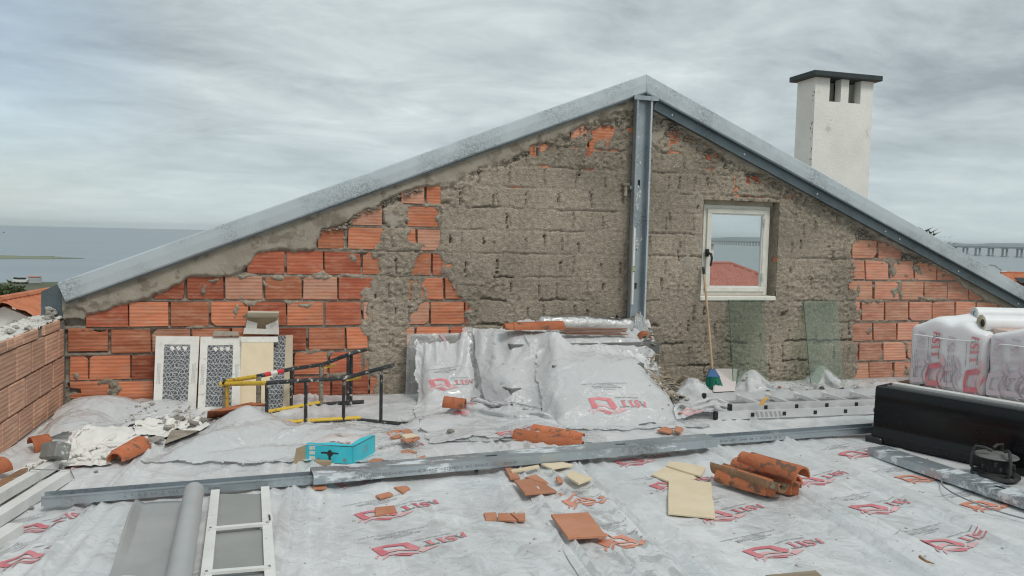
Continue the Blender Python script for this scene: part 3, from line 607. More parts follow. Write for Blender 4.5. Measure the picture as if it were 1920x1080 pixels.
BL = [(100, 602), (160, 590), (200, 581), (238, 573), (246, 567), (276, 562), (300, 547), (342, 532), (351, 519), (420, 517), (450, 513), (468, 497), (482, 477), (535, 468), (590, 470), (597, 440), (605, 428), (640, 424), (655, 416), (662, 405), (716, 380), (757, 361), (795, 351), (860, 340), (872, 328), (905, 315), (960, 294), (1000, 274), (1050, 254), (1100, 233), (1150, 213), (1183, 206), (1200, 205), (1217, 213), (1240, 224), (1275, 238), (1300, 256), (1345, 283), (1360, 297), (1400, 319), (1425, 320), (1460, 342), (1510, 367), (1560, 392), (1600, 420), (1657, 452), (1690, 470), (1732, 487), (1787, 520), (1815, 545), (1870, 572), (1990, 640)]
BAND = BL + [(1990, 100), (1212, -60), (90, 420)]
def blur(a, k):
    for ax in (0, 1):
        c = np.cumsum(np.pad(a, [(k + 1, k) if i == ax else (0, 0) for i in (0, 1)], mode='edge'), axis=ax)
        n = a.shape[ax]; a = (np.take(c, range(2 * k + 1, 2 * k + 1 + n), axis=ax) - np.take(c, range(0, n), axis=ax)) / (2 * k + 1)
    return a
cem = inpoly(JX, JY, P1) | inpoly(JX, JY, P2)
for h in HOLES: cem &= ~inpoly(PX + (JX - PX) * .45, PY + (JY - PY) * .45, h)
jb = .45 + .0 * PX
band = inpoly(PX + (JX - PX) * jb, PY + (JY - PY) * jb, BAND)
# extra splashes of render on the blocks (photo: along the ragged edges and top rims of the blocks)
SPL = [(705, 630, 10, 16), (690, 550, 9, 12), (660, 520, 30, 5), (520, 520, 22, 4), (560, 567, 30, 4), (1685, 455, 10, 9), (1668, 503, 7, 12), (1688, 545, 6, 19), (1705, 515, 6, 6), (1613, 590, 6, 12), (1633, 620, 7, 8), (1700, 650, 5, 14), (211, 735, 7, 18), (141, 700, 9, 7), (384, 545, 6, 18), (443, 588, 4, 20), (390, 520, 20, 4), (650, 448, 5, 20), (455, 520, 30, 4), (605, 520, 40, 4), (1740, 560, 40, 3), (1720, 505, 14, 7), (1770, 512, 12, 4), (1765, 560, 8, 5)]
rs_ = random.Random(12)
for k_, xr_ in ((4, (205, 690)), (3, (131, 700)), (2, (127, 700)), (1, (165, 720)), (0, (290, 700)), (-1, (464, 716)), (-3, (656, 820)), (-4, (655, 820)), (3, (1596, 1930)), (2, (1596, 1950)), (1, (1596, 1900)), (0, (1592, 1840)), (-1, (1596, 1790)), (-2, (1598, 1690))):
    for _ in range(5):
        x_ = rs_.uniform(*xr_); y_ = yj(rs_.choice([k_, k_ - 1]), x_); SPL.append((x_, y_ + rs_.uniform(-3, 3), rs_.uniform(5, 22), rs_.uniform(2.5, 5)) if rs_.random() < .7 else (x_, y_ + rs_.uniform(6, 20), rs_.uniform(2, 6), rs_.uniform(5, 14)))
spl = np.zeros(PX.shape, bool)
for x, y, a, b in SPL: spl |= ((JX - x) / a) ** 2 + ((JY - y) / b) ** 2 < 1
cem |= spl
cf = blur(cem.astype(float), 1); bf = blur(band.astype(float), 1)
# relief
lum = ridge(Xg * 17 + 2 * vn(Xg * 6, Zg * 6, 30), Zg * 20, 31, 1.6, 3); lum2 = fbm(Xg * 48, Zg * 48, 33, 3); pit = np.clip((ridge(Xg * 31, Zg * 36, 34, 2, 2) - .55) * 3, 0, 1); low = fbm(Xg * 2.2, Zg * 2.2, 35, 3)
rough = np.clip((low - .30) * 3.0, .25, 1.0)
relc = .014 + (lum - .42) * .024 * rough + (lum2 - .5) * .028 * rough - pit * .006 * rough
t = -.034 + (fbm(Xg * 26, Zg * 26, 36, 3) - .5) * .03
for k in range(-9, 6): t = np.where(np.abs(PY - yj(k, PX)) < 4.2, -.009 + (fbm(Xg * 30, Zg * 30, 37, 3) - .5) * .014, t)
t = np.where(fbm(Xg * 5, Zg * 5, 38, 3) > .60, np.maximum(t, -.008), t)
# course lines and upright gaps scored in the render
for k in range(-8, 5):
    dd = PY - yj(k, PX); wv = (fbm(Xg * 8, Zg * 8 + k, 40 + k, 3) - .5) * 6
    act = np.clip((vn(Xg * 3.4 + k * 3.1, Zg * 0 + k, 41) - .56) * 6, 0, 1)
    relc -= np.where(np.abs(dd + wv) < 1.3, .015 * act, 0) + np.where(np.abs(dd + wv * .6) < 2.2, .004 * (vn(Xg * 2.2, Zg * 0 + k * 1.7, 43) > .45), 0)
    hh_ = yj(k, PX) - yj(k - 1, PX); fr_ = (yj(k, PX) - PY) / np.maximum(hh_, 1); off_ = .155 * (k % 2) + .05 * vn(np.array(k * 3.1), np.array(.5), 44)
    cell_ = np.floor((Xg - off_) / .31); du_ = (Xg - off_) - (cell_ + .5) * .31 + (fbm(Xg * 20, Zg * 24, 47, 2) - .5) * .02 + (_h(cell_.astype(int), (cell_ * 0 + k).astype(int), 48) - .5) * .05
    on_ = (_h(cell_.astype(int), (cell_ * 0 + k).astype(int), 49) > .30) & (fr_ > .12) & (fr_ < .50 + .45 * _h(cell_.astype(int), (cell_ * 0 + k).astype(int), 50)); relc -= np.where(on_ & (np.abs(du_) < .0065), .022, 0)
relc = np.maximum(relc, -.004); t = t * (1 - cf) + relc * cf
relb = .030 + (fbm(Xg * 3, Zg * 5, 45, 4) - .5) * .02 + (fbm(Xg * 40, Zg * 40, 46, 2) - .5) * .002
t = t * (1 - bf) + relb * bf
# rubbly lip under the smooth band
lip = np.zeros_like(t)
bl = np.array(BL); yl = np.interp(PX, bl[:, 0], bl[:, 1]); dl = PY - yl
lipw = np.interp(PX, [100, 600, 860, 1000, 1183, 1217, 1300, 1420, 1560, 1700, 1870], [5, 9, 12, 14, 26, 26, 16, 24, 22, 22, 9])
lipm = np.clip(1 - np.abs(dl - lipw * .5) / lipw, 0, 1)
ch = (vn(Xg * 22 + Zg * 9, Zg * 34 - Xg * 12, 51) - .5) * .05 + (vn(Xg * 50, Zg * 50, 52) - .5) * .02
t = t + lipm * ch * np.where(cem | band, 1, .55)
SLOTS = [(862, 352, 384), (924, 364, 386), (986, 362, 384), (950, 400, 428), (845, 441, 456), (907, 440, 457), (872, 491, 519), (932, 487, 512), (956, 529, 547), (769, 530, 562), (832, 527, 560), (702, 548, 561), (742, 577, 590), (742, 483, 513), (1087, 317, 330), (1106, 359, 371), (1045, 372, 380), (1273, 332, 354), (1326, 334, 352), (1377, 336, 361), (1307, 380, 395), (1527, 415, 435), (1597, 466, 484), (1162, 492, 512), (1591, 535, 553), (1319, 575, 590), (1340, 607, 636), (1370, 647, 678), (1442, 630, 639), (1490, 687, 701), (1441, 682, 692), (1466, 648, 676), (1562, 650, 673), (1591, 605, 628), (989, 577, 594), (1100, 580, 593), (1156, 592, 602), (1045, 625, 645), (1020, 440, 462), (1085, 455, 472), (1050, 490, 512), (1130, 530, 550), (1010, 535, 556), (1255, 400, 418), (1270, 470, 490), (1240, 520, 545), (1290, 600, 622), (1232, 640, 665), (1520, 520, 540), (1500, 450, 468), (1560, 470, 490), (1480, 500, 512)]
for x, y0, y1 in SLOTS:
    w = .55 + 1.1 * vn(PY * .3, x, 61)
    t = np.where((np.abs(JX * .14 + PX * .86 - x) < w) & (PY > y0) & (PY < y1), -.03, t)
HSL = [(822, 843, 381), (886, 937, 386), (925, 962, 519), (1466, 1512, 676), (1470, 1608, 638.5), (1240, 1282, 643), (1290, 1330, 683), (1360, 1400, 642), (900, 948, 562), (1010, 1060, 563), (1205, 1235, 610), (905, 1000, 608)]
for xa, xb, y in HSL: t = np.where((np.abs(JY * .3 + PY * .7 - y) < 1.7) & (PX > xa) & (PX < xb), -.02, t)
t = np.where((PX > 1462) & (PX < 1474) & (np.abs(PY - 586 - np.sin((PX - 1460) / 4) * 4) < 4), -.03, t)
# bracket stub and pale patches are plaster dabs
dab = np.zeros_like(t)
for x, y, a, b in ((1302, 365, 6, 16), (1292, 492, 10, 11), (734, 412, 14, 20), (1586, 416, 13, 8), (1232, 245, 12, 20), (140, 586, 22, 12)): dab = np.maximum(dab, (((JX - x) / a) ** 2 + ((JY - y) / b) ** 2 < 1))
t = np.where(dab > 0, .017 + (lum2 - .5) * .004, t)
inside_win = (Xg > wx0 + 1e-4) & (Xg < wx1 - 1e-4) & (Zg > wz0 + 1e-4) & (Zg < wz1 - 1e-4)
ztop = np.where(Xg < PK[0], PKT[2] + (LT[2] - PKT[2]) * (PK[0] - Xg) / (PK[0] - LT[0]), PKT[2] + (RT[2] - PKT[2]) * (Xg - PK[0]) / (RT[0] - PK[0])) - .045
keep = Zg < ztop
ids = np.arange(Xg.size).reshape(Xg.shape)
kc = keep[:-1, :-1] & keep[1:, :-1] & keep[:-1, 1:] & keep[1:, 1:]
xm = (Xg[:-1, :-1] + Xg[1:, 1:]) / 2; zm = (Zg[:-1, :-1] + Zg[1:, 1:]) / 2
kc &= ~((xm > wx0) & (xm < wx1) & (zm > wz0) & (zm < wz1))
q = np.stack([ids[:-1, :-1][kc], ids[1:, :-1][kc], ids[1:, 1:][kc], ids[:-1, 1:][kc]], 1)
me = bpy.data.meshes.new('render_coat')
vv = np.stack([Xg, D - t, Zg], -1).reshape(-1, 3) - BASE[gable.name]
used = np.unique(q); remap = np.full(Xg.size, -1); remap[used] = np.arange(len(used)); q = remap[q]; vv = vv[used]
me.vertices.add(len(vv)); me.vertices.foreach_set('co', vv.ravel()); me.loops.add(q.size); me.loops.foreach_set('vertex_index', q.ravel())
me.polygons.add(len(q)); me.polygons.foreach_set('loop_start', np.arange(0, q.size, 4)); me.polygons.foreach_set('loop_total', np.full(len(q), 4))
mi = np.where(bf > .5, 1, np.where(cf > .5, 0, 2)); mi = np.where(dab > 0, 1, mi).reshape(-1)[used][q[:, 0]]
for m_ in (M_CEM, M_BAND, M_MORT): me.materials.append(m_)
me.polygons.foreach_set('material_index', mi.astype(np.int32)); me.polygons.foreach_set('use_smooth', np.ones(len(q), bool)); me.update(calc_edges=True); me.validate()
o = bpy.data.objects.new('render_coat', me); COL.objects.link(o); o.parent = gable; BASE[o.name] = BASE[gable.name]
# body of the wall behind the face
def wedge(pts, y0, y1, name, m, parent):
    mb = MB(); mb.prism([V3(p[0], y0, p[1]) for p in pts], (0, y1 - y0, 0)); return mb.build(name, m, parent)
zl = lambda x: (LT[2] + (PKT[2] - LT[2]) * (x - LT[0]) / (PKT[0] - LT[0]) if x < PKT[0] else PKT[2] + (RT[2] - PKT[2]) * (x - PKT[0]) / (RT[0] - PKT[0])) - .06
B0, B1 = D + .045, D + .24
mb = MB()
for pts in ([(XA, -.3), (wx0, -.3), (wx0, zl(wx0)), (PKT[0], zl(PKT[0])), (XA, zl(XA))], [(wx1, -.3), (XR, -.3), (XR, zl(XR)), (wx1, zl(wx1))], [(wx0, wz1), (wx1, wz1), (wx1, zl(wx1)), (wx0, zl(wx0))], [(wx0, -.3), (wx1, -.3), (wx1, wz0), (wx0, wz0)]):
    mb.prism([V3(p[0], B0, p[1]) for p in pts], (0, B1 - B0, 0))
mb.build('wall_core', M_MORT, gable)
# window reveals
mb = MB(); yb = D + .10
RV = MB()
for (xa, za), (xb, zb) in (((wx0, wz0), (wx0, wz1)), ((wx1, wz1), (wx1, wz0)), ((wx0, wz1), (wx1, wz1)), ((wx1, wz0), (wx0, wz0))):
    A = np.zeros((30, 7, 3))
    for i, s in enumerate(np.linspace(0, 1, 30)):
        for j, w_ in enumerate(np.linspace(D - .014, yb + .14, 7)):
            A[i, j] = (xa + (xb - xa) * s, w_, za + (zb - za) * s)
    nn = V3(0, 0, 0); nn[0 if xa == xb else 2] = 1
    A += nn * ((fbm(A[..., 0] * 30 + A[..., 2] * 30, A[..., 1] * 30, 71) - .5) * .018)[..., None]
    RV.grid(A)
RV.build('window_reveal', M_CEM, gable, smooth=True)

def brick(pts, yf=None, depth=.05, m=None, parent=None, name='brick', tilt=0.0):
    """hollow block with chamfered front edges; pts in picture space, counter-clockwise from bottom left"""
    yf = D + random.uniform(-.003, .004) if yf is None else yf
    P = [W(x, y, yf) for x, y in pts]; c = sum(P) / len(P)
    n = len(P); ch = .0035
    fr = [p + unit(c - p) * ch * 1.4 + V3(0, -ch, 0) for p in P]
    fr = [p + V3(0, random.uniform(-.0015, .0015), 0) for p in fr]
    bk = [p + V3(0, depth, 0) for p in P]
    mb = MB(); mb.add(fr + P + bk, [tuple(range(n))] + [(i, n + i, n + (i + 1) % n, (i + 1) % n) for i in range(n)] + [(n + i, 2 * n + i, 2 * n + (i + 1) % n, n + (i + 1) % n) for i in range(n)])
    return mb.build(name, m or M_BRICK, parent or gable)
def row(k, spans, m=None, g=2.6):
    for x0, x1 in spans:
        j = lambda: random.uniform(-1.0, 1.0)
        P_ = [(x0 + j(), yj(k, x0) - g + j() * .6), (x1 + j(), yj(k, x1) - g + j() * .6), (x1 + j(), yj(k - 1, x1) + g + j() * .6), (x0 + j(), yj(k - 1, x0) + g + j() * .6)]
        if x1 - x0 > 25 and random.random() < .38:                       # a knocked off corner
            i_ = random.randrange(4); c_ = np.array(P_[i_]); a_ = np.array(P_[i_ - 1]); b_ = np.array(P_[(i_ + 1) % 4]); s1, s2 = random.uniform(3, 10), random.uniform(3, 10)
            pa_ = c_ + (a_ - c_) / np.linalg.norm(a_ - c_) * s1; pb_ = c_ + (b_ - c_) / np.linalg.norm(b_ - c_) * s2; P_[i_:i_ + 1] = [tuple(pa_), tuple((pa_ + pb_) / 2 + (c_ - (pa_ + pb_) / 2) * random.uniform(-.3, .4)), tuple(pb_)]
        q_ = random.random(); brick(P_, m=(m if m and q_ < .5 else M_BRICKW if q_ < (.72 if m else .22) else M_BRICKD if q_ > (.9 if m else .74) else (m or M_BRICK)))
row(4, [(204 + 12, 287), (290, 360), (363, 430), (433, 503), (506, 548), (551, 619), (622, 690), (693, 712)])
brick([(131, 747), (204, 746), (204, 714.5), (131, 716), (131, 726), (151, 728), (152, 738), (133, 739)])
row(3, [(131, 164.5), (168, 244), (247, 318), (321, 392), (395, 465), (468, 548), (551, 612.5), (618, 677.5), (683, 712)])
brick([(127.5, 659), (202, 658), (202, 615), (199, 621), (186, 623), (175, 621), (171, 615), (127.5, 616)])
row(2, [(208, 282.5), (286, 357), (361, 431), (434, 502), (505, 574), (578.5, 645.5), (650, 690), (748, 777.5), (780.5, 842), (845, 882)])
row(1, [(162, 239.5), (243, 316), (320, 391.5), (396.5, 465), (469, 536), (539, 606), (609.5, 676.5), (682, 722), (768, 804.5), (807.5, 869), (872, 886)])
row(0, [(290, 345), (350.5, 418.5), (422.5, 492.5), (496.5, 565.5), (569, 632), (635.5, 700.5), (765, 830.5), (834, 868)])
row(-1, [(464, 534), (538, 605.5), (609, 675.5), (680, 716), (764, 807.5), (811, 832)])
row(-2, [(596, 645.5), (653, 718), (762, 779.5), (783, 826)])
row(-3, [(656, 716.5), (763, 822)])
row(-4, [(752, 795.5), (799.5, 826)])
row(-7, [(1071, 1101), (1104, 1160), (1174, 1188), (1250, 1273), (1279, 1306)], g=-6)
row(-6, [(992, 1005), (1008, 1034), (1096, 1114), (1320, 1344)], g=-3); row(-5, [(956, 980), (1396, 1432), (1374, 1388)], g=-2)
for hx, hy, w_, h_ in ((1482, 370, 8, 8), (1519, 386, 9, 6), (1573, 418, 7, 8), (1459, 486.5, 4, 5), (842, 499, 12, 10)):
    brick([(hx - w_, hy + h_), (hx + w_, hy + h_), (hx + w_, hy - h_), (hx - w_, hy - h_)])
row(-2, [(1598, 1643.5), (1646, 1690)], M_BRICKP, 1.9)
row(-1, [(1596, 1621), (1623.5, 1664.5), (1669.5, 1712.5), (1715, 1756), (1758, 1792)], M_BRICKP, 1.9)
row(0, [(1592, 1636), (1640, 1685), (1690, 1731), (1733.5, 1775), (1777.5, 1815), (1817.5, 1842)], M_BRICKP, 1.9)
row(1, [(1596, 1612.5), (1616, 1657), (1659.5, 1702), (1704.5, 1746.5), (1749, 1789), (1792, 1828), (1831, 1871), (1874, 1910)], M_BRICKP, 1.9)
row(2, [(1596, 1635), (1637.5, 1680.5), (1683, 1724), (1727, 1766), (1769, 1806), (1809, 1846), (1849, 1884), (1887, 1920), (1923, 1955)], M_BRICKP, 1.9)
row(3, [(1598, 1608.5), (1611, 1652.5), (1655.5, 1698), (1701, 1741), (1744, 1783), (1786, 1822), (1825, 1860), (1863, 1897), (1900, 1932)], M_BRICKP, 1.9)
row(4, [(1590, 1628), (1630.5, 1673.5), (1676.5, 1717)], M_BRICKP, 1.9)
# broken stones wedged under the band
def rock(mb, c, r, seed, flat=1.0, ax=None):
    rg = np.random.default_rng(seed); bm = bmesh.new(); bmesh.ops.create_icosphere(bm, subdivisions=1, radius=1.0); ax = np.eye(3) if ax is None else ax
    s = rg.uniform(.6, 1.25, 3) * r; s[2] *= flat
    vs = []
    for v in bm.verts:
        k = rg.uniform(.72, 1.2); vs.append(np.asarray(c) + ax[0] * v.co.x * s[0] * k + ax[1] * v.co.y * s[1] * k + ax[2] * v.co.z * s[2] * k)
    bm.verts.index_update(); fs = [[v.index for v in f.verts] for f in bm.faces]; bm.free(); mb.add(vs, fs)
mb = MB(); rg = np.random.default_rng(77)
for i in range(520):
    x = rg.choice([rg.uniform(600, 790), rg.uniform(860, 1183), rg.uniform(1217, 1420), rg.uniform(1420, 1750), rg.uniform(1217, 1300), rg.uniform(1420, 1640)])
    y = np.interp(x, bl[:, 0], bl[:, 1]) + abs(rg.normal()) * np.interp(x, [600, 1000, 1183, 1217, 1400, 1560, 1750], [3, 5, 14, 16, 8, 13, 5]) + 1
    p = W(x, y, D - .012); rock(mb, p, rg.uniform(.008, .026), i, .5, frame_axes(V3(1, 0, rg.normal() * .35)))
mb.build('wedged_rubble', M_MORT, gable, kind='stuff')
MB().tube([W(1238, 232, D - .02), W(1243, 224, D - .05), W(1252, 224, D - .06), W(1270, 235, D - .05)], .006, 6).build('rebar_hook', M_BLACK, gable)
MB().bev(W(1172, 356, D - .03), (.03, .05, .12), .006).bev(W(1173, 346, D - .035), (.07, .05, .03), .006).build('bracket_stub', M_BAND, gable)

# ------------------------------------------------------------------ verge trim, post, flashing
def verge(name, label, At, Ab, Bt, Bb):
    r = root(name, (At + Bb) / 2 * V3(1, 1, 1), label, 'roof trim')
    n = V3(0, -1, 0); yb = D + .27
    mb = MB(); th = .004; nseg = 40
    prof = []
    rows_ = []
    for s in np.linspace(0, 1, nseg + 1):
        t_, b_ = lerp(At, Bt, s), lerp(Ab, Bb, s); w = (vn(s * 9, 0, 81) - .5) * .006
        dn = unit(b_ - t_)
        rows_.append([V3(t_[0], yb, t_[2] + .015), t_ + V3(0, .012, .004), t_ + V3(0, w, -.006), t_ * .5 + b_ * .5 + V3(0, w * 1.1 - .003, 0), b_ + V3(0, w, 0), b_ + dn * .012 + V3(0, .010, 0), b_ + dn * .014 + V3(0, .05, 0), b_ + V3(0, .052, .01)])
    A = np.array(rows_); mb.grid(A)
    mb2 = MB(); dn = unit(Ab - At); sx = unit(Bb - Ab); q = [Ab + V3(0, .02, -.004), Bb + V3(0, .02, -.004)]; hh = V3(0, 0, -.024); mb2.hexa([q[0] + hh, q[1] + hh, q[1] + hh + V3(0, .05, 0), q[0] + hh + V3(0, .05, 0)], [q[0], q[1], q[1] + V3(0, .05, 0), q[0] + V3(0, .05, 0)]); mb2.build('shade_strip', M_STEELD, r)  # added dark strip: the shade under the fascia put into its colour
    o = mb.build('fascia_sheet', M_GALV, r)
    so = o.modifiers.new('thick', 'SOLIDIFY'); so.thickness = .003; so.offset = 1
    return r
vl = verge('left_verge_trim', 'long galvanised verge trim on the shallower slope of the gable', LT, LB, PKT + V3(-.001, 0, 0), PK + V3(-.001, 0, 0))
vl.name = 'verge_trim'; BASE['verge_trim'] = BASE['left_verge_trim']
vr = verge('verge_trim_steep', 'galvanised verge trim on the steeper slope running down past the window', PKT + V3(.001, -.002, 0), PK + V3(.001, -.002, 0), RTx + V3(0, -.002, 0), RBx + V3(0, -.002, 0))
vr.name = 'verge_trim.001'; BASE[vr.name] = BASE['verge_trim_steep']
# end flashing at the low left corner
fl = MB(); fl.prism([W(77, 547, D - .01), W(108, 533, D - .01), W(121.5, 563, D - .01), W(121.5, 603, D - .01), W(77, 603, D - .01)], (0, .012, 0)); o = fl.build('end_flashing', M_STEELD); tag(o, 'dark steel flashing closing the low left end of the verge', 'flashing')
# channel under the steep verge
a, b = PK + V3(.12, .03, -.075), RBx + V3(0, .03, -.01); d = unit(b - a); nrm = unit(np.cross(d, V3(0, 1, 0)))
nrm = nrm if nrm[2] > 0 else -nrm
r = root('slope_channel', (a + b) / 2, 'dark steel channel fixed under the steeper verge trim', 'steel channel')
c0 = lambda s, dn, y: lerp(a, b, s) - nrm * dn + V3(0, y, 0)
mb = MB()
for dn0, dn1, y0, y1 in ((0, .10, -.006, -.002), (0, .003, -.045, -.006), (.097, .10, -.045, -.006)):
    mb.hexa([c0(0, dn1, y0), c0(1, dn1, y0), c0(1, dn1, y1), c0(0, dn1, y1)], [c0(0, dn0, y0), c0(1, dn0, y0), c0(1, dn0, y1), c0(0, dn0, y1)])
mb.build('web', M_STEELD, r)
mb = MB()
for s in (.03, .16, .30, .44, .47, .60, .74): mb.tube([c0(s, .05, -.006), c0(s, .05, -.014)], .008, 8)
mb.build('screw', M_ALU, r)

# upright stud
PT, PB = W(1201, 180, D - .06), W(1193, 700, D - .06)
px0 = W(1187, 300, D - .06)[0]; px1 = W(1215.5, 300, D - .06)[0]; xc = (px0 + px1) / 2; pw = px1 - px0
zt_ = W(1201, 183, D - .06)[2]
pt = root('wall_stud', (xc, D - .06, 0), 'upright galvanised steel stud under the gable peak with slotted holes', 'steel stud')
mb = MB(); zb = .005; h = zt_ - zb; zc = (zt_ + zb) / 2; yw = D - .045
holes = [W(1196, 343, yw)[2], W(1189, 536, yw)[2]]
# web with oblong holes: strips left and right of a slot column
sw = .012; xh = xc - .004
mb.box((px0 + (xh - sw - px0) / 2, yw, zc), (xh - sw - px0, .003, h)); mb.box(((xh + sw + px1) / 2, yw, zc), (px1 - xh - sw, .003, h))
edges = [zb]
for z in sorted(holes): edges += [z - .028, z + .028]
edges.append(zt_)
for i in range(0, len(edges), 2): mb.box((xh, yw, (edges[i] + edges[i + 1]) / 2), (2 * sw, .003, edges[i + 1] - edges[i]))
mb.build('web', M_GALVD, pt)
MB().box((px0 - .0015, yw - .033, zc), (.003, .07, h)).box((px0 + .008, yw - .0695, zc), (.016, .003, h)).build('flange', M_GALVD, pt)
MB().box((px1 + .0015, yw - .033, zc), (.003, .07, h)).box((px1 - .008, yw - .0695, zc), (.016, .003, h)).build('flange', M_GALV, pt)
MB().box((xc + .01, yw - .035, zt_ + .006), (pw + .09, .085, .004)).box((xc + .01, yw - .079, zt_ - .012), (pw + .09, .003, .04)).build('head_bracket', M_GALVD, pt)
mb = MB(); rg = np.random.default_rng(9)
for y, n in ((300, 10), (377, 8), (370, 8), (460, 14), (445, 8), (250, 5)):
    for i in range(n):
        p = W(1194 + rg.normal() * 4, y + rg.normal() * 9, yw - .0035); k = rg.uniform(.004, .013); mb.prism([p + V3(math.cos(a) * k * rg.uniform(.6, 1), 0, math.sin(a) * k * 1.8 * rg.uniform(.6, 1)) for a in np.linspace(0, 5.2, 6)], (0, .002, 0))
mb.build('plaster_splash', M_WPAINT, pt, kind='stuff')
# spirit level inside the stud
zl0, zl1 = W(1186, 570, yw - .03)[2], W(1186, 427, yw - .03)[2]; xl = W(1187, 500, yw - .085)[0]
sl = root('spirit_level', (xl, yw - .085, zl0), 'slim white spirit level standing inside the upright stud', 'spirit level')
MB().bev((xl, yw - .085, (zl0 + zl1) / 2), (.02, .03, zl1 - zl0), .003).build('body', M_WPAINT, sl)
zv = W(1186, 504, yw - .03)[2]; MB().bev((xl, yw - .1015, zv), (.018, .004, .03), .002).build('vial', mat('vial_green', (.45, .55, .08), rough=.2), sl)
MB().box((xl, yw - .102, zv + .022), (.018, .003, .006)).box((xl, yw - .102, zv - .022), (.018, .003, .006)).build('vial_band', M_BLACK, sl)

# ------------------------------------------------------------------ window
yw_ = D + .075
def wp(px, py, y=yw_): return W(px, py, y)
def rectf(name, x0, x1, z0, z1, wd, y0, y1, m, parent, b=.004):
    mb = MB(); yc = (y0 + y1) / 2; dy = abs(y1 - y0)
    mb.bev(((x0 + x1) / 2, yc, z1 - wd / 2), (x1 - x0, dy, wd), b); mb.bev(((x0 + x1) / 2, yc, z0 + wd / 2), (x1 - x0, dy, wd), b)
    mb.bev((x0 + wd / 2, yc, (z0 + z1) / 2), (wd, dy - .001, z1 - z0 - 2 * wd + .002), b); mb.bev((x1 - wd / 2, yc, (z0 + z1) / 2), (wd, dy - .001, z1 - z0 - 2 * wd + .002), b)
    return mb.build(name, m, parent)
fx0, fz1 = wp(1320, 386)[0], wp(1380, 386)[2]; fx1, fz0 = wp(1441, 470)[0], wp(1380, 553)[2]
win = root('attic_window', ((fx0 + fx1) / 2, yw_, fz0), 'single pane window with an aged cream frame set in the rendered gable', 'window')
rectf('frame', fx0, fx1, fz0, fz1, .050, yw_, yw_ + .06, M_WIN, win)
fs = rectf('sash', fx0 + .035, fx1 - .035, fz0 + .035, fz1 - .035, .045, yw_ - .018, yw_ + .03, M_WIN, win)
rectf('bead', fx0 + .075, fx1 - .075, fz0 + .075, fz1 - .075, .016, yw_ - .008, yw_ + .022, M_WPAINT, win, .002)
MB().box(((fx0 + fx1) / 2, yw_ + .012, (fz0 + fz1) / 2), (fx1 - fx0 - .17, .004, fz1 - fz0 - .17)).build('pane', glass('window_glass', (.93, .95, .95), .05, .03), win)
mb = MB(); mb.bev(((fx0 + fx1) / 2 - .005, yw_ - .03, fz0 - .028), (fx1 - fx0 + .10, .14, .045), .008); mb.build('sill', M_WIN, win)
mb = MB(); mb.bev(((fx0 + fx1) / 2 + .01, yw_ + .02, fz1 + .028), (fx1 - fx0 + .03, .06, .05), .006); mb.build('head_board', mat('bare_frame_wood', (.40, .36, .28), (.30, .26, .20), scale=9, rough=.9), win)
for py in (418, 520):
    p = wp(1432 if py < 450 else 1428, py, yw_ - .026); h_ = MB().bev(p + V3(.004, 0, .02), (.034, .012, .055), .003).build('hinge', M_WIN, win)
    MB().tube([p + V3(.002, -.012, -.05), p + V3(.002, -.012, .045)], .008, 8).build('hinge_pin', M_ALU, h_)
p = wp(1326, 474, yw_ - .03); hd = MB().bev(p, (.034, .03, .075), .006).build('handle', M_BLACK, win)
MB().tube([p + V3(.0, -.012, .0), p + V3(.012, -.055, -.012), p + V3(.016, -.065, -.05), p + V3(.008, -.06, -.13)], [.013, .013, .012, .009], 8).build('lever', M_BLACK, hd)

# ------------------------------------------------------------------ white chimney behind the right slope
yc = 9.5; cx0 = W(1526, 220, yc)[0]; cx1 = W(1633, 255, yc)[0]; dr = ray(1492.5, 220); yk = cx0 * dr[1] / dr[0]; ct = W(1529, 144, yc)[2]
ch = root('chimney_stack', ((cx0 + cx1) / 2, (yc + yk) / 2, -3), 'tall white rendered chimney with a dark flat cap and two flue openings', 'chimney')
hx = [W(x, 170, yc)[0] for x in (1555.5, 1577, 1591.5, 1614)]; hz0 = W(1566, 191, yc)[2]; wt = .13
mb = MB(); z0 = -3.0
mb.box(((cx0 + cx1) / 2, (yc + yk) / 2, (z0 + hz0) / 2), (cx1 - cx0, yk - yc, hz0 - z0))
for a, b in ((cx0, hx[0]), (hx[1], hx[2]), (hx[3], cx1)): mb.box(((a + b) / 2, yc + wt / 2, (hz0 + ct) / 2), (b - a, wt, ct - hz0))
mb.box((cx0 + wt / 2, (yc + wt + yk) / 2, (hz0 + ct) / 2), (wt, yk - yc - wt, ct - hz0)); mb.box((cx1 - wt / 2, (yc + wt + yk) / 2, (hz0 + ct) / 2), (wt, yk - yc - wt, ct - hz0))
mb.box(((cx0 + cx1) / 2, yk - wt / 2, (hz0 + ct) / 2), (cx1 - cx0 - 2 * wt, wt, ct - hz0))
o = mb.build('stack', M_WHITEW, ch)
mb = MB(); mb.box(((cx0 + cx1) / 2, (yc + yk) / 2 + .05, hz0 + .02), (cx1 - cx0 - 2 * wt - .01, yk - yc - 2 * wt, .03)); mb.box(((hx[1] + hx[2]) / 2 + .05, yc + .33, (hz0 + ct) / 2), (.04, .35, ct - hz0 - .02)); mb.build('flue_lining', mat('soot', (.035, .02, .016), rough=.95), ch)
mb = MB(); mb.bev(((cx0 + cx1) / 2, (yc + yk) / 2, ct + .04), (cx1 - cx0 + .17, yk - yc + .17, .075), .008); mb.build('cap', M_CAP, ch)
mb = MB(); rg = np.random.default_rng(5)
for i in range(26):
    z = W(1525, rg.uniform(170, 330), yc)[2]; k = rg.uniform(.004, .014); mb.box((cx0 - .0015, yc + rg.uniform(.0, .07), z), (.003, k, k * rg.uniform(1, 2.5)))
mb.build('chipped_spot', M_CEM, ch, kind='stuff')
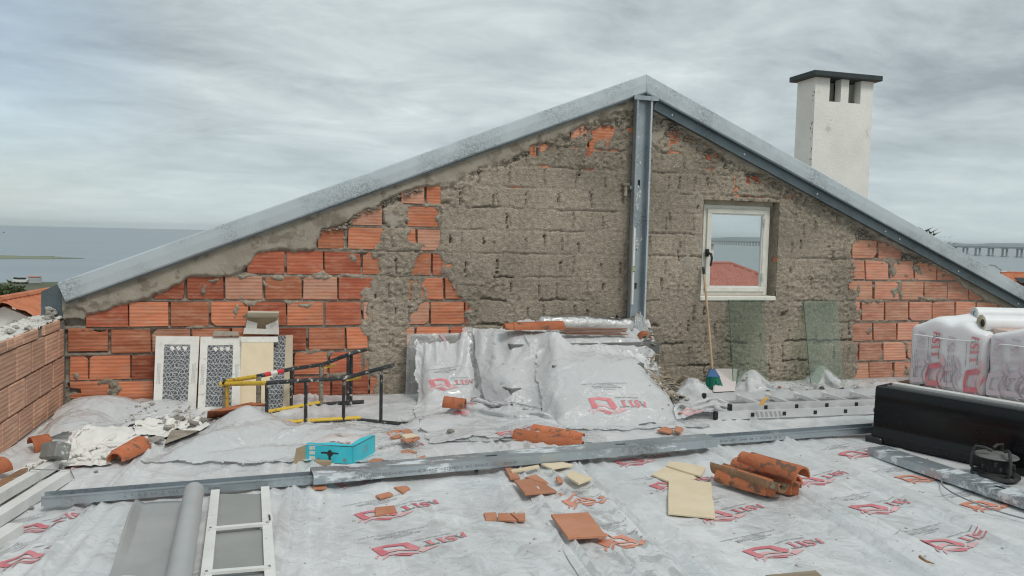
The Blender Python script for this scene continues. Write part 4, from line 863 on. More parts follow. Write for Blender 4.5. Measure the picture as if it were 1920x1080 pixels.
nh = root('rear_house', ((cx0 + cx1) / 2 + 1.2, yc + 2, -7.2), 'white house behind the gable carrying the tall chimney', 'house')
MB().box(((cx0 + cx1) / 2 + 2.0, yc + 2.2, -4.2), (6.0, 5.4, 6.0)).build('wall', M_WHITEW, nh)
mb = MB(); x_, y_ = (cx0 + cx1) / 2 + 2.0, yc + 2.2; pantiles(mb, (x_ - 3.2, y_ - 3, -1.2), (x_ + 3.2, y_ - 3, -1.2), (x_ + 3.2, y_, -.2), (x_ - 3.2, y_, -.2)); pantiles(mb, (x_ + 3.2, y_ + 3, -1.2), (x_ - 3.2, y_ + 3, -1.2), (x_ - 3.2, y_, -.2), (x_ + 3.2, y_, -.2)); mb.build('roof', M_OROOF, nh, smooth=True)

# ------------------------------------------------------------------ left parapet
def PXW(px, py, x=None):
    x = X0 if x is None else x; d = ray(px, py); t = x / d[0]; return V3(x, d[1] * t, HC + d[2] * t)
PV = (557, 430)
def pl(y0, x, xa=122):
    """height in the picture at column x of the parapet course line that meets the gable at y0"""
    return y0 + (PV[1] - y0) * (x - xa) / (PV[0] - xa)
par = root('parapet_wall', (X0, 4, 0), 'low side wall of bare clay blocks topped with crumbling mortar', 'wall')
ztp = PXW(112, 600)[2]
ptop = ztp - .02
mb = MB(); mb.box((X0 - .125, (1.0 + D + .2) / 2, (ptop - .3) / 2), (.215, D + .2 - 1.0, ptop + .3)); mb.build('wall_core', M_MORT, par)
A = np.zeros((460, 26, 3)); 
for j, x in enumerate(np.linspace(X0 - .30, X0 - .012, 26)):
    y = np.linspace(1.0, D + .2, 460); A[:, j, 0] = x; A[:, j, 1] = y
A[..., 2] = ptop + .012 + (ridge(A[..., 0] * 9, A[..., 1] * 7, 91, 1.6, 3) - .4) * .05 + (fbm(A[..., 0] * 40, A[..., 1] * 40, 92, 3) - .5) * .03
A[..., 2] -= np.clip((X0 - .27 - A[..., 0]) / .03, 0, 1) * .15
mb = MB(); mb.grid(A); mb.build('mortar_topping', mat('crumbled_mortar', (.56, .54, .49), (.70, .68, .63), scale=9, rough=.95, bump=.9, bscale=60, c3=(.30, .275, .24), c3scale=12, c3th=.56), par, smooth=True)
def pbrick(xa, xb, ya, yb, g=2.3, m=None):
    """block on the parapet face; picture columns xa>xb (towards the camera is left), course lines ya/yb at the corner"""
    xf = X0 + random.uniform(-.004, .003)
    P = [PXW(xa, pl(yb, xa) - g * .8, xf), PXW(xb, pl(yb, xb) - g * .8, xf), PXW(xb, pl(ya, xb) + g * .8, xf), PXW(xa, pl(ya, xa) + g * .8, xf)]
    c = sum(P) / 4; chm = .0035; off = V3(-.018, 0, 0)
    fr = [p + unit(c - p) * chm * 1.4 + V3(chm, 0, 0) for p in P]; bk = [p + off for p in P]
    mb = MB(); mb.add(fr + P + bk, [(0, 1, 2, 3)] + [(i, 4 + i, 4 + (i + 1) % 4, (i + 1) % 4) for i in range(4)] + [(4 + i, 8 + i, 8 + (i + 1) % 4, 4 + (i + 1) % 4) for i in range(4)])
    mb.build('brick', m or M_BRICKS, par)
for xa, xb in ((112, 83), (71, 44), (42, 27), (11, -20), (-24, -62)): pbrick(xa, xb, 595, 614)
pbrick(26, 13, 595, 614)
for js, ya, yb in (([120, 109, 84.5, 59, 30, -4, -44, -92, -150], 614, 666), ([121, 98.5, 73.5, 47, 15, -22, -66, -120, -180], 666, 715), ([119, 111, 88, 61.5, 34, 2, -38, -84, -140], 715, 762), ([120, 100, 76, 50, 20, -14, -56, -105], 762, 806)):
    for a_, b_ in zip(js, js[1:]): pbrick(a_ - 1.3, b_ + 1.3, ya, yb)
mb = MB(); rg = np.random.default_rng(13)
for i in range(45):
    y = rg.uniform(3.6, D - .1); rock(mb, V3(X0 - rg.uniform(.02, .27), y, ptop + .02 + rg.uniform(0, .02)), rg.uniform(.008, .028), 900 + i, .6)
for i in range(16):
    p = PXW(rg.uniform(82, 118), rg.uniform(575, 600), X0 - rg.uniform(-.02, .15)); rock(mb, V3(p[0], min(p[1], D - .03), p[2]), rg.uniform(.01, .035), 1100 + i, .7)
mb.build('loose_mortar', M_RUBBLE, par, kind='stuff')

# ------------------------------------------------------------------ polythene on the floor, in lapped strips
SD = unit((G(960, 880) - G(1100, 1080)) * V3(1, 1, 0)); SP = V3(SD[1], -SD[0], 0)       # along and across the strips
SEAM = [X0 * SP[0] - .3] + [float(G(*p) @ SP) for p in ((180, 960), (535, 1000), (1030, 980), (1180, 985), (1610, 1005), (1740, 960))] + [9.0]
def strip_z(i, x, y):
    x = np.asarray(x, float); y = np.asarray(y, float)
    s = x * SP[0] + y * SP[1]; r = x * SD[0] + y * SD[1]
    a, b = SEAM[i], SEAM[i + 1]
    amp = (1.2, 1.25, 1.15, 1.3, .85, .8, .85)[i]
    z = .007 + .007 * (i % 2)
    z = z + amp * (.012 * ridge(s * 4 + 2 * fbm(s * 1.5, r * 1.5, 201 + i), r * .9, 210 + i, 5, 1) + .011 * ridge(s * 2 - r * 1.1, r * 1.6 + s, 220 + i, 7, 1) + .007 * fbm(s * 2.5, r * 2.5, 230 + i, 2) + .002 * ridge(s * 11 + 2 * vn(s * 3, r * 3, 4), r * 2.5, 235 + i, 4, 1))
    for e, sg in ((a, 1), (b, -1)):
        q = (s - e) + .035 * (fbm(r * 1.4, r * 0 + e, 240 + i, 3) - .5)
        z = z + .030 * np.exp(-((q - sg * .02) / .016) ** 2) * (.35 + vn(r * 2.5, e * 9, 250 + i)) + .024 * np.exp(-((q - sg * .10) / .022) ** 2) * vn(r * 1.7, e * 5, 251 + i) + .016 * np.exp(-((q - sg * .19) / .02) ** 2) * vn(r * 1.4, e * 3, 252 + i)
    return z
def FZ(x, y):
    x = np.asarray(x, float); y = np.asarray(y, float); s = x * SP[0] + y * SP[1]; z = np.full(np.shape(s), .007)
    for i in range(7):
        zi = strip_z(i, x, y); z = np.where((s >= SEAM[i] - .04) & (s <= SEAM[i + 1] + .04), np.maximum(z, zi), z)
    return z
STRIP_LABEL = ['milky plastic sheet on the floor running along the brick parapet at the far left', 'milky plastic sheet under the grey panel and the pipe', 'milky plastic sheet with red prints right of the white framed rack',
               'narrow clear plastic sheet under the square terracotta tile, showing wet floor', 'milky plastic sheet under the cream tiles and the stacked roof tiles', 'milky plastic sheet right of the stacked roof tiles, ahead of the steel profile', 'milky plastic sheet under the cable reel and the black box']
FILMS = []
def strip(i):
    a, b = SEAM[i] - .035, SEAM[i + 1] + .035
    s = np.linspace(a, b, max(8, int((b - a) / .019))) if b < 6 else np.linspace(a, 6.5, 110)
    r = np.concatenate([np.linspace(1.4, 4.75, 178)[:-1], np.linspace(4.75, 6.72, 66)])
    S, R = np.meshgrid(s, r, indexing='ij')
    if i: S = S + (np.exp(-((S - a) / .05) ** 2) * .03 * (fbm(R * 1.7, R * 0 + i, 260, 4) - .5))
    X = S * SP[0] + R * SD[0]; Y = S * SP[1] + R * SD[1]; Y = np.minimum(Y, D - .03); X = np.maximum(X, X0 + .01)
    mb = MB(); mb.grid(np.dstack([X, Y, strip_z(i, X, Y)]), True)
    o = mb.build('plastic_sheet', M_FILMC if i == 3 else M_FILMG if i < 3 else M_FILMF, smooth=True); return tag(o, STRIP_LABEL[i], 'plastic sheet', 'plastic sheets lapped over the terrace floor')
for i in range(7): FILMS.append(strip(i))

# ---- the print on the film: emblem and mirrored serif lettering, cut small so that it follows the folds
def _n(pts): return [((x - 340) / 850.0, (700 - y) / 850.0) for x, y in pts]
ART = [(0, _n(p)) for p in ([(385, 530), (462, 562), (476, 688), (405, 706)], [(385, 530), (530, 516), (690, 545), (634, 584), (530, 560), (462, 562)], [(690, 545), (745, 690), (690, 735), (655, 700), (634, 584)], [(475, 735), (560, 745), (655, 775), (610, 803)])]
ART += [(1, _n(p)) for p in ([(475, 625), (560, 625), (660, 690), (650, 708), (560, 665), (475, 668)], [(345, 750), (350, 715), (390, 665), (398, 690), (372, 720)], [(380, 788), (410, 728), (480, 696), (560, 704), (700, 770), (690, 790), (550, 726), (460, 730)], [(700, 742), (780, 706), (890, 728), (720, 786)])]
# vertically mirrored T I S A, heavy stems, hairline serifs
ART += [(0, _n(p)) for p in ([(826, 592), (864, 590), (880, 676), (842, 680)], [(934, 588), (970, 586), (984, 688), (948, 690)], [(1152, 592), (1178, 600), (1160, 700), (1130, 690)])]
ART += [(2, _n(p)) for p in ([(786, 672), (796, 672), (800, 680), (912, 676), (908, 664), (918, 662), (922, 688), (790, 692)], [(810, 586), (884, 584), (884, 592), (810, 594)], [(918, 584), (990, 582), (990, 590), (918, 592)], [(932, 686), (1004, 684), (1004, 693), (932, 694)], [(1130, 688), (1120, 698), (1088, 604), (1101, 602)], [(1084, 598), (1120, 596), (1120, 604), (1084, 606)], [(1104, 640), (1156, 634), (1156, 642), (1106, 648)])]
_s = [(1082, 612), (1078, 594), (1050, 588), (1020, 594), (1012, 612), (1026, 630), (1054, 640), (1074, 656), (1070, 676), (1046, 690), (1018, 686), (1006, 666)]
for k in range(len(_s) - 1):
    (xa, ya), (xb, yb) = _s[k], _s[k + 1]; w_ = [5, 6, 7, 9, 13, 16, 16, 13, 9, 7, 5][k]; L_ = math.hypot(xb - xa, yb - ya); nx_, ny_ = -(yb - ya) / L_ * w_, (xb - xa) / L_ * w_; ex, ey = (xb - xa) / L_ * 3, (yb - ya) / L_ * 3
    ART.append((0, _n([(xa - nx_ - ex, ya - ny_ - ey), (xb - nx_ + ex, yb - ny_ + ey), (xb + nx_ + ex, yb + ny_ + ey), (xa + nx_ - ex, ya + ny_ - ey)])))
_rg = random.Random(4)
def dashes(x0, x1, y, h, lo, hi, c):
    x = x0
    while x < x1:
        w_ = _rg.uniform(lo, hi); hh = h * _rg.uniform(.6, 1.1); ART.append((c, _n([(x, y + hh / 2), (min(x + w_, x1), y + hh / 2), (min(x + w_, x1), y - hh / 2), (x, y - hh / 2)]))); x += w_ + _rg.choice([3, 3, 4, 9])
dashes(738, 1092, 536, 13, 5, 12, 2); dashes(360, 990, 300, 9, 6, 22, 2); dashes(590, 790, 324, 9, 6, 22, 2); dashes(500, 890, 372, 9, 6, 22, 2); dashes(480, 830, 350, 8, 6, 22, 2); dashes(630, 800, 402, 9, 6, 22, 2)
def _template(cell):
    bm = bmesh.new(); lay = bm.faces.layers.int.new('c')
    for c, p in ART:
        f = bm.faces.new([bm.verts.new((x, y, c * .0)) for x, y in p]); f[lay] = c
    for k in range(int(1.0 / cell) + 1): bmesh.ops.bisect_plane(bm, geom=bm.verts[:] + bm.edges[:] + bm.faces[:], plane_co=(k * cell, 0, 0), plane_no=(1, 0, 0))
    for k in range(-2, int(.5 / cell) + 2): bmesh.ops.bisect_plane(bm, geom=bm.verts[:] + bm.edges[:] + bm.faces[:], plane_co=(0, k * cell, 0), plane_no=(0, 1, 0))
    bmesh.ops.triangulate(bm, faces=[f for f in bm.faces if len(f.verts) > 4])
    bm.verts.index_update(); V = np.array([v.co[:2] for v in bm.verts]); F = [([v.index for v in f.verts], f[lay]) for f in bm.faces]; bm.free(); return V, F
LOGO_V, LOGO_F = _template(.042)
def logo(surf, o2, ux, parent, mats=None, scale=.45, only=None, vy=1.0, clip=None):
    """surf(a, b) -> points; o2 the emblem's lower left in surf space, ux its reading direction"""
    ux = np.asarray(ux, float) / np.linalg.norm(ux); uy = np.array([-ux[1], ux[0]]) * vy
    P2 = np.asarray(o2, float) + (LOGO_V[:, :1] * ux + LOGO_V[:, 1:] * uy) * scale
    P3 = surf(P2[:, 0], P2[:, 1]); mb = MB(); mb.v = [tuple(p) for p in P3]
    ok = np.isfinite(P3).all(1)
    if clip is not None: ok &= clip(P2[:, 0], P2[:, 1])
    for f, c in LOGO_F:
        if only is not None and c not in only: continue
        if all(ok[i] for i in f): mb.f.append(tuple(f)); mb.m.append(c)
    if not mb.f: return None
    mb.v = [v if k else tuple(np.zeros(3) + P3[ok][0]) for v, k in zip(mb.v, ok)]
    return mb.build('logo_print', mats or [M_RED, M_PINK, M_INK], parent, smooth=True)
def floor_logo(p0, p1, mats=None, sc=None, dx=0):
    a, b = G(*p0)[:2], G(*p1)[:2]; c = (a + b) / 2; s = c[0] * SP[0] + c[1] * SP[1]
    i = max(k for k in range(7) if SEAM[k] <= s)
    def clip(x, y):
        s_ = x * SP[0] + y * SP[1]; return (s_ > SEAM[i] - .02) & (s_ < SEAM[i + 1] - .02)
    logo(lambda x, y: np.stack([x, y, strip_z(i, x, y) + .004], -1), a, b - a, FILMS[i], mats, sc or min(.47, max(.40, np.linalg.norm(b - a))), clip=clip)
OR_ = [M_ORP, M_ORP, M_INK]
for p0, p1, m_ in (((630, 922), (790, 890), None), ((668, 984), (838, 950), None), ((700, 1052), (885, 1014), None), ((1160, 878), (1292, 852), None), ((1062, 962), (1180, 938), OR_), ((1130, 1040), (1265, 1005), OR_), ((1228, 925), (1380, 900), None), ((1316, 984), (1452, 952), None), ((1412, 1056), (1572, 1018), None),
                   ((1500, 918), (1622, 890), None), ((1612, 972), (1735, 946), None), ((1752, 1044), (1888, 1008), None), ((1590, 866), (1672, 846), None), ((1698, 912), (1790, 890), OR_), ((1824, 962), (1930, 938), OR_), ((14, 1018), (160, 972), None), ((2, 1085), (140, 1030), None), ((120, 893), (215, 856), None), ((1010, 790 + 30), (1110, 806), None), ((700, 858), (800, 838), None)):
    floor_logo(p0, p1, m_)

# ------------------------------------------------------------------ draped sheets: a small position based cloth over a height field
HX0, HY0, HS = -2.0, 1.0, .02
HG = FZ(*np.meshgrid(HX0 + np.arange(460) * HS, HY0 + np.arange(292) * HS, indexing='ij')).copy()
HXX, HYY = np.meshgrid(HX0 + np.arange(460) * HS, HY0 + np.arange(292) * HS, indexing='ij')
def stamp(z, mask=None):
    global HG
    z = np.where(mask, z, -9) if mask is not None else z; HG = np.maximum(HG, z)
def st_box(x0, x1, y0, y1, z, rot=0.0):
    cx, cy = (x0 + x1) / 2, (y0 + y1) / 2; c, s = math.cos(rot), math.sin(rot); u = (HXX - cx) * c + (HYY - cy) * s; v = -(HXX - cx) * s + (HYY - cy) * c
    stamp(z, (np.abs(u) < (x1 - x0) / 2) & (np.abs(v) < (y1 - y0) / 2))
def st_cone(x, y, r, h, p=1.0): stamp(h * np.clip(1 - np.hypot(HXX - x, HYY - y) / r, 0, 1) ** p, np.hypot(HXX - x, HYY - y) < r)
def st_dome(x, y, rx, ry, h, rot=0.0):
    c, s = math.cos(rot), math.sin(rot); u = ((HXX - x) * c + (HYY - y) * s) / rx; v = (-(HXX - x) * s + (HYY - y) * c) / ry; q = u * u + v * v
    stamp(h * np.sqrt(np.clip(1 - q, 0, 1)), q < 1)
def bil(A, x, y):
    u = np.clip((x - HX0) / HS, 0, A.shape[0] - 1.001); v = np.clip((y - HY0) / HS, 0, A.shape[1] - 1.001); i = u.astype(int); j = v.astype(int); a = u - i; b = v - j
    return (A[i, j] * (1 - a) + A[i + 1, j] * a) * (1 - b) + (A[i, j + 1] * (1 - a) + A[i + 1, j + 1] * a) * b
def cloth(quad, spacing=.024, loose=1.06, steps=110, it=7, seed=0, lift=.05, noise=.01, fric=.5, bend=.25, pins=None, wall=True, flat=False):
    """quad: four ground corners (a00, a10, a11, a01); the sheet is LOOSE times larger than the ground it starts over"""
    q = [np.asarray(p, float)[:2] for p in quad]
    L0 = (np.linalg.norm(q[1] - q[0]) + np.linalg.norm(q[2] - q[3])) / 2; L1 = (np.linalg.norm(q[3] - q[0]) + np.linalg.norm(q[2] - q[1])) / 2
    n = int(L0 * loose / spacing) + 1; m = int(L1 * loose / spacing) + 1
    u = np.linspace(0, 1, n)[:, None, None]; v = np.linspace(0, 1, m)[None, :, None]
    XY = (q[0] * (1 - u) + q[1] * u) * (1 - v) + (q[3] * (1 - u) + q[2] * u) * v
    A0, A1 = np.meshgrid(np.arange(n), np.arange(m), indexing='ij')
    top = bil(HG, XY[..., 0], XY[..., 1]); k = 6; sm = blur(top, k) if min(n, m) > 2 * k + 2 else top
    Z = np.maximum(top, sm) + lift + noise * 2 * (fbm(A0 * .17, A1 * .17, 300 + seed, 3) - .4) + noise * ridge(A0 * .11 + A1 * .05, A1 * .1, 310 + seed, 3)
    if flat: Z = Z * 0 + top.max() + lift + noise * 2 * (fbm(A0 * .17, A1 * .17, 300 + seed, 3) - .4)
    P = np.dstack([XY, Z]); 
    XY2 = P[..., :2]; XY2[..., 0] += (fbm(A0 * .2, A1 * .2, 320 + seed, 2) - .5) * .03; XY2[..., 1] += (fbm(A0 * .2, A1 * .2, 330 + seed, 2) - .5) * .03
    ru, rv = L0 * loose / (n - 1), L1 * loose / (m - 1); rd = math.hypot(ru, rv)
    prev = P.copy(); H = blur(blur(HG, 1), 1); gx, gy = np.gradient(H, HS)
    pin = None
    if pins is not None: pin = pins(A0 / (n - 1), A1 / (m - 1)); PP = P.copy()
    def sol(a, b, rest, k):
        pa, pb = P[a], P[b]; d = pb - pa; l = np.sqrt((d * d).sum(-1, keepdims=True)) + 1e-9
        c = d * ((l - rest) / l * (.5 * k)); P[a] = pa + c; P[b] = pb - c
    S = slice
    def ev(N, st, off): return S(st, N - off, 2), S(st + off, N, 2)
    for stp in range(steps):
        vel = (P - prev) * .965; prev = P.copy(); P += vel; P[..., 2] -= .0011
        for _ in range(it):
            for st in (0, 1):
                k_ = (n - st) // 2; a, b = S(st, st + 2 * k_, 2), S(st + 1, st + 2 * k_, 2)
                sol((a, S(None)), (b, S(None)), ru, 1.0)
                k2 = (m - st) // 2; a, b = S(st, st + 2 * k2, 2), S(st + 1, st + 2 * k2, 2)
                sol((S(None), a), (S(None), b), rv, 1.0)
                a, b = S(st, st + 2 * k_, 2), S(st + 1, st + 2 * k_, 2)
                sol((a, S(0, m - 1)), (b, S(1, m)), rd, .6); sol((a, S(1, m)), (b, S(0, m - 1)), rd, .6)
            if bend:
                for st in range(4):
                    ia = np.arange(st, n - 2, 4); ja = np.arange(st, m - 2, 4)
                    if len(ia): sol((ia, S(None)), (ia + 2, S(None)), 2 * ru, bend)
                    if len(ja): sol((S(None), ja), (S(None), ja + 2), 2 * rv, bend)
            h = bil(H, P[..., 0], P[..., 1]) + .006; pen = h - P[..., 2]; hit = pen > 0
            hx = bil(gx, P[..., 0], P[..., 1]); hy = bil(gy, P[..., 0], P[..., 1]); nl = 1 + hx * hx + hy * hy
            dd = np.where(hit, pen / nl, 0); P[..., 0] -= np.clip(dd * hx, -.006, .006); P[..., 1] -= np.clip(dd * hy, -.006, .006); P[..., 2] += np.where(hit, np.maximum(dd, pen * .35), 0)
            if wall: P[..., 1] = np.minimum(P[..., 1], D - .045)
            P[..., 0] = np.maximum(P[..., 0], X0 + .015)
            if pin is not None: P[pin] = PP[pin]
        P = np.where(hit[..., None], P * (1 - fric) + (prev * V3(1, 1, 0) + P * V3(0, 0, 1)) * fric, P)
    return P
def ups(P):
    """twice finer grid by Catmull-Rom"""
    for ax in (0, 1):
        Q = np.moveaxis(P, ax, 0); E = np.concatenate([Q[:1] * 2 - Q[1:2], Q, Q[-1:] * 2 - Q[-2:-1]]); mid = (-E[:-3] + 9 * E[1:-2] + 9 * E[2:-1] - E[3:]) / 16
        R = np.empty((2 * len(Q) - 1,) + Q.shape[1:]); R[::2] = Q; R[1::2] = mid; P = np.moveaxis(R, 0, ax)
    return P
def splat(P):
    Q = ups(ups(P)); i = np.clip(((Q[..., 0] - HX0) / HS).round().astype(int), 0, 459); j = np.clip(((Q[..., 1] - HY0) / HS).round().astype(int), 0, 291)
    np.maximum.at(HG, (i.ravel(), j.ravel()), Q[..., 2].ravel() + .003)
def crumple(P, amp, f=9.0, seed=0):
    """sharp little folds on top of a settled sheet"""
    n, m = P.shape[:2]; I, J = np.meshgrid(np.arange(n) * .022, np.arange(m) * .022, indexing='ij'); N = np.cross(np.gradient(P, axis=0), np.gradient(P, axis=1)); N /= np.linalg.norm(N, axis=-1, keepdims=True) + 1e-9; N *= np.where(N[..., 2:] < 0, -1, 1)
    w = 1.5 * fbm(I * f * .3, J * f * .3, 500 + seed, 2); h = ridge(I * f * .45 + w * 1.5, J * f * .22 + w, 510 + seed, 3.5, 1) + .9 * ridge(I * f * .22 - J * f * .3, J * f * .4 + I * f * .15 + w, 520 + seed, 4, 1) + .35 * ridge(I * f * .8 + J * f * .5, J * f * .3 - I * f * .3 + w, 530 + seed, 3, 1)
    return P + N * (h * amp)[..., None]
def sheet(P, name, m, label, cat, group=None, kids=False, rag=0.0, hole=None, crum=.008):
    Q = ups(P) if not crum else crumple(ups(P), crum, 9.0, len(label)); mb = MB(); n, k = Q.shape[:2]; mb.grid(Q)
    if rag or hole is not None:
        I, J = np.meshgrid(np.arange(n - 1), np.arange(k - 1), indexing='ij'); ed = np.minimum.reduce([I, J, n - 2 - I, k - 2 - J])
        kp = ed >= rag * fbm(I * .09, J * .09, len(name) + n, 3) if rag else np.ones(I.shape, bool)
        if hole is not None: kp &= ~hole(I / (n - 1), J / (k - 1), Q[:-1, :-1])
        mb.f = [f for f, q in zip(mb.f, kp.ravel()) if q]; mb.m = mb.m[:len(mb.f)]
        us = sorted({i for f in mb.f for i in f}); mp = {o_: i for i, o_ in enumerate(us)}; mb.v = [mb.v[i] for i in us]; mb.f = [tuple(mp[i] for i in f) for f in mb.f]
    return tag(mb.build(name, m, smooth=True), label, cat, group)
def cloth_logo(P, o, px, py, pxx, mats=None, scale=.42, crum=.008):
    """print the emblem on a draped sheet: its lower left shows at (px,py) and it reads towards picture point pxx"""
    Q = crumple(ups(P), crum, 9.0, len(o['label'])); n, m = Q.shape[:2]; pp = np.array([[proj(Q[i, j]) for j in range(0, m, 2)] for i in range(0, n, 2)])
    def near(x, y): k = np.argmin((pp[..., 0] - x) ** 2 + (pp[..., 1] - y) ** 2); return np.array(np.unravel_index(k, pp.shape[:2])) * 2.0
    a, b = near(px, py), near(*pxx)
    su = np.median(np.linalg.norm(np.diff(Q, axis=0), axis=-1)); sv = np.median(np.linalg.norm(np.diff(Q, axis=1), axis=-1))
    N = np.cross(np.gradient(Q, axis=0), np.gradient(Q, axis=1)); N /= np.linalg.norm(N, axis=-1, keepdims=True) + 1e-9
    cam_ = V3(0, 0, HC); N *= np.sign(((cam_ - Q) * N).sum(-1, keepdims=True))
    def surf(x, y):
        u, v = x / su, y / sv; ok = (u >= 0) & (v >= 0) & (u < n - 1.01) & (v < m - 1.01); u = np.clip(u, 0, n - 1.01); v = np.clip(v, 0, m - 1.01); i = u.astype(int); j = v.astype(int); f = (u - i)[:, None]; g = (v - j)[:, None]
        def bi(A): return (A[i, j] * (1 - f) + A[i + 1, j] * f) * (1 - g) + (A[i, j + 1] * (1 - f) + A[i + 1, j + 1] * f) * g
        R = bi(Q) + bi(N) * .004; R[~ok] = np.nan; return R
    logo(surf, (a[0] * su, a[1] * sv), ((b[0] - a[0]) * su, (b[1] - a[1]) * sv), o, mats, scale)

# ------------------------------------------------------------------ long steel profiles on the floor
def top_z(a, b): s = np.linspace(0, 1, 40)[:, None]; p = a + (b - a) * s; return float(FZ(p[:, 0], p[:, 1]).max())
def stamped(parent, a, b, h, n, t0, t1, seed):
    """row of small stamped characters along the outer flange"""
    rg_ = random.Random(seed); x = unit(b - a); nrm = unit(np.cross(x, V3(0, 0, 1))); nrm = nrm if nrm[1] < 0 else -nrm; mb = MB(); L = np.linalg.norm(b - a); s = t0 * L
    while s < t1 * L:
        w = rg_.uniform(.006, .014); hh = rg_.choice([.008, .011, .011]); c = a + x * s + nrm * .0022 + V3(0, 0, h)
        for dz in ((-hh / 2, hh / 2) if rg_.random() < .6 else (0,)): mb.box(c + V3(0, 0, dz), (w, .0012, .0028), frame_axes(x))
        if rg_.random() < .7: mb.box(c - x * w * .4, (.003, .0013, hh), frame_axes(x))
        s += w + rg_.choice([.005, .005, .006, .022])
    mb.build('stamped_lettering', M_INK, parent, kind='stuff')
def profile(name, label, pa, pb, w, h, up_open, m, zoff=0.0, slots=(), txt=None, grp='steel profiles lying on the floor'):
    """pa, pb: picture points of the near lower edge"""
    z0 = max(top_z(G(*pa, .01), G(*pb, .01)), .012) + zoff
    a, b = G(*pa, z0), G(*pb, z0); x = unit(b - a); n = np.cross(V3(0, 0, 1), x); n = n if n @ _f > 0 else -n; L = np.linalg.norm(b - a); t = .0025
    r = root(name, (a + b) / 2, label, 'steel profile', grp); c = (a + b) / 2; ax = frame_axes(x)
    if up_open: MB().box(c + n * w / 2 + V3(0, 0, t / 2), (L, w - 2 * t, t), ax).build('web', m, r)
    else:
        zc_ = h - t / 2; sw = .014; mb = MB(); hw = w / 2
        mb.box(c + n * (t + (hw - sw - t) / 2) + V3(0, 0, zc_), (L, hw - sw - t, t), ax); mb.box(c + n * (hw + sw + (hw - sw - t) / 2) + V3(0, 0, zc_), (L, hw - sw - t, t), ax)
        ed = [0.0]
        for s in sorted(slots): ed += [s * L - .035, s * L + .035]
        ed.append(L)
        for i in range(0, len(ed), 2): mb.box(a + x * (ed[i] + ed[i + 1]) / 2 + n * hw + V3(0, 0, zc_), (ed[i + 1] - ed[i], 2 * sw, t), ax)
        mb.build('web', m, r)
    for k, q in enumerate((t / 2, w - t / 2)):
        mb = MB(); mb.box(c + n * q + V3(0, 0, h / 2), (L, t, h), ax)
        if not up_open: mb.box(c + n * (q + (.009 if k == 0 else -.009)) + V3(0, 0, t / 2 + .001), (L, .016, t), ax)
        else: mb.box(c + n * (q - (.004 if k == 0 else -.004)) + V3(0, 0, h - .006), (L, .006, .004), ax)
        fo = mb.build('flange', m, r)
    if txt: stamped(r, a, b, h * .45, 80, *txt)
    return r, a, b, z0
profile('steel_track', 'open galvanised track at the far left with the grey pipe lying over it', (77, 950), (600, 907), .075, .05, True, M_GALVD, 0, (), (.28, .62, 3))
profile('steel_profile', 'closed galvanised stud with white stains between the two open tracks', (588, 909), (1346, 838), .15, .052, False, M_GALVS, .004, (.40, .735), (.10, .46, 4))
profile('steel_track', 'open galvanised track running from the stained stud to the black box', (1335, 834.5), (1652, 811), .085, .05, True, M_GALVD, 0, (), (.05, .4, 5))
profile('steel_profile', 'short stained galvanised stud lying in front of the black box under the wire', (1626, 853), (2010, 986), .15, .05, False, M_GALVS, 0, (.66,), None)

# ------------------------------------------------------------------ boards and boxes leaning on the gable
def lean(bl, br, tl, tr, th, ytop=D - .03, z0=.012):
    """corners of a slab: bottom on the floor, top against the wall; returns front quad and its inward normal"""
    a = G(*bl, z0); b = W(*br, a[1]); b[2] = z0; c, d = W(*tr, ytop), W(*tl, ytop); n = unit(np.cross(b - a, (c + d) / 2 - (a + b) / 2)); n = n if n[1] > 0 else -n; c = c - n * ((c - a) @ n); d = d - n * ((d - a) @ n); return a, b, c, d, n
def quad_pt(q, u, v): return (q[0] * (1 - u) + q[1] * u) * (1 - v) + (q[3] * (1 - u) + q[2] * u) * v
def slab(q, n, th, u0=0, u1=1, v0=0, v1=1, off=0.0, mb=None):
    P = [quad_pt(q, u, v) + n * off for u, v in ((u0, v0), (u1, v0), (u1, v1), (u0, v1))]; mb = mb or MB(); mb.prism(P, n * th); return mb
def craze_mat():
    m = mat('crazed_dark_tile', (.050, .053, .058), (.075, .078, .083), scale=8, rough=.35)
    nt = m.node_tree; N = nt.nodes; L = nt.links; b = N['Principled BSDF']; src = b.inputs['Base Color'].links[0].from_socket; tc = N.new('ShaderNodeTexCoord')
    f = None
    for rot_, sc_, ds, th in ((.75, 13.5, 6.0, .90), (-.7, 14.5, 7.0, .90), (1.55, 10.0, 5.0, .93)):
        mp = N.new('ShaderNodeMapping'); mp.inputs['Rotation'].default_value = (0, rot_, 0); L.new(tc.outputs['Object'], mp.inputs[0]); v = N.new('ShaderNodeTexWave'); v.bands_direction = 'X'; v.inputs['Scale'].default_value = sc_; v.inputs['Distortion'].default_value = ds; v.inputs['Detail'].default_value = 2; v.inputs['Detail Scale'].default_value = 1.2; L.new(mp.outputs[0], v.inputs['Vector'])
        r = N.new('ShaderNodeMapRange'); r.inputs[1].default_value = th; r.inputs[2].default_value = th + .06; L.new(v.outputs['Fac'], r.inputs[0])
        if f is None: f = r.outputs[0]
        else: mx = N.new('ShaderNodeMath'); mx.operation = 'MAXIMUM'; L.new(f, mx.inputs[0]); L.new(r.outputs[0], mx.inputs[1]); f = mx.outputs[0]
    ml = N.new('ShaderNodeMath'); ml.operation = 'MULTIPLY'; ml.inputs[1].default_value = .5; L.new(f, ml.inputs[0])
    x = N.new('ShaderNodeMix'); x.data_type = 'RGBA'; L.new(ml.outputs[0], x.inputs[0]); L.new(src, x.inputs[6]); x.inputs[7].default_value = (.66, .67, .68, 1); L.new(x.outputs[2], b.inputs['Base Color']); return m
M_CRAZE = craze_mat()
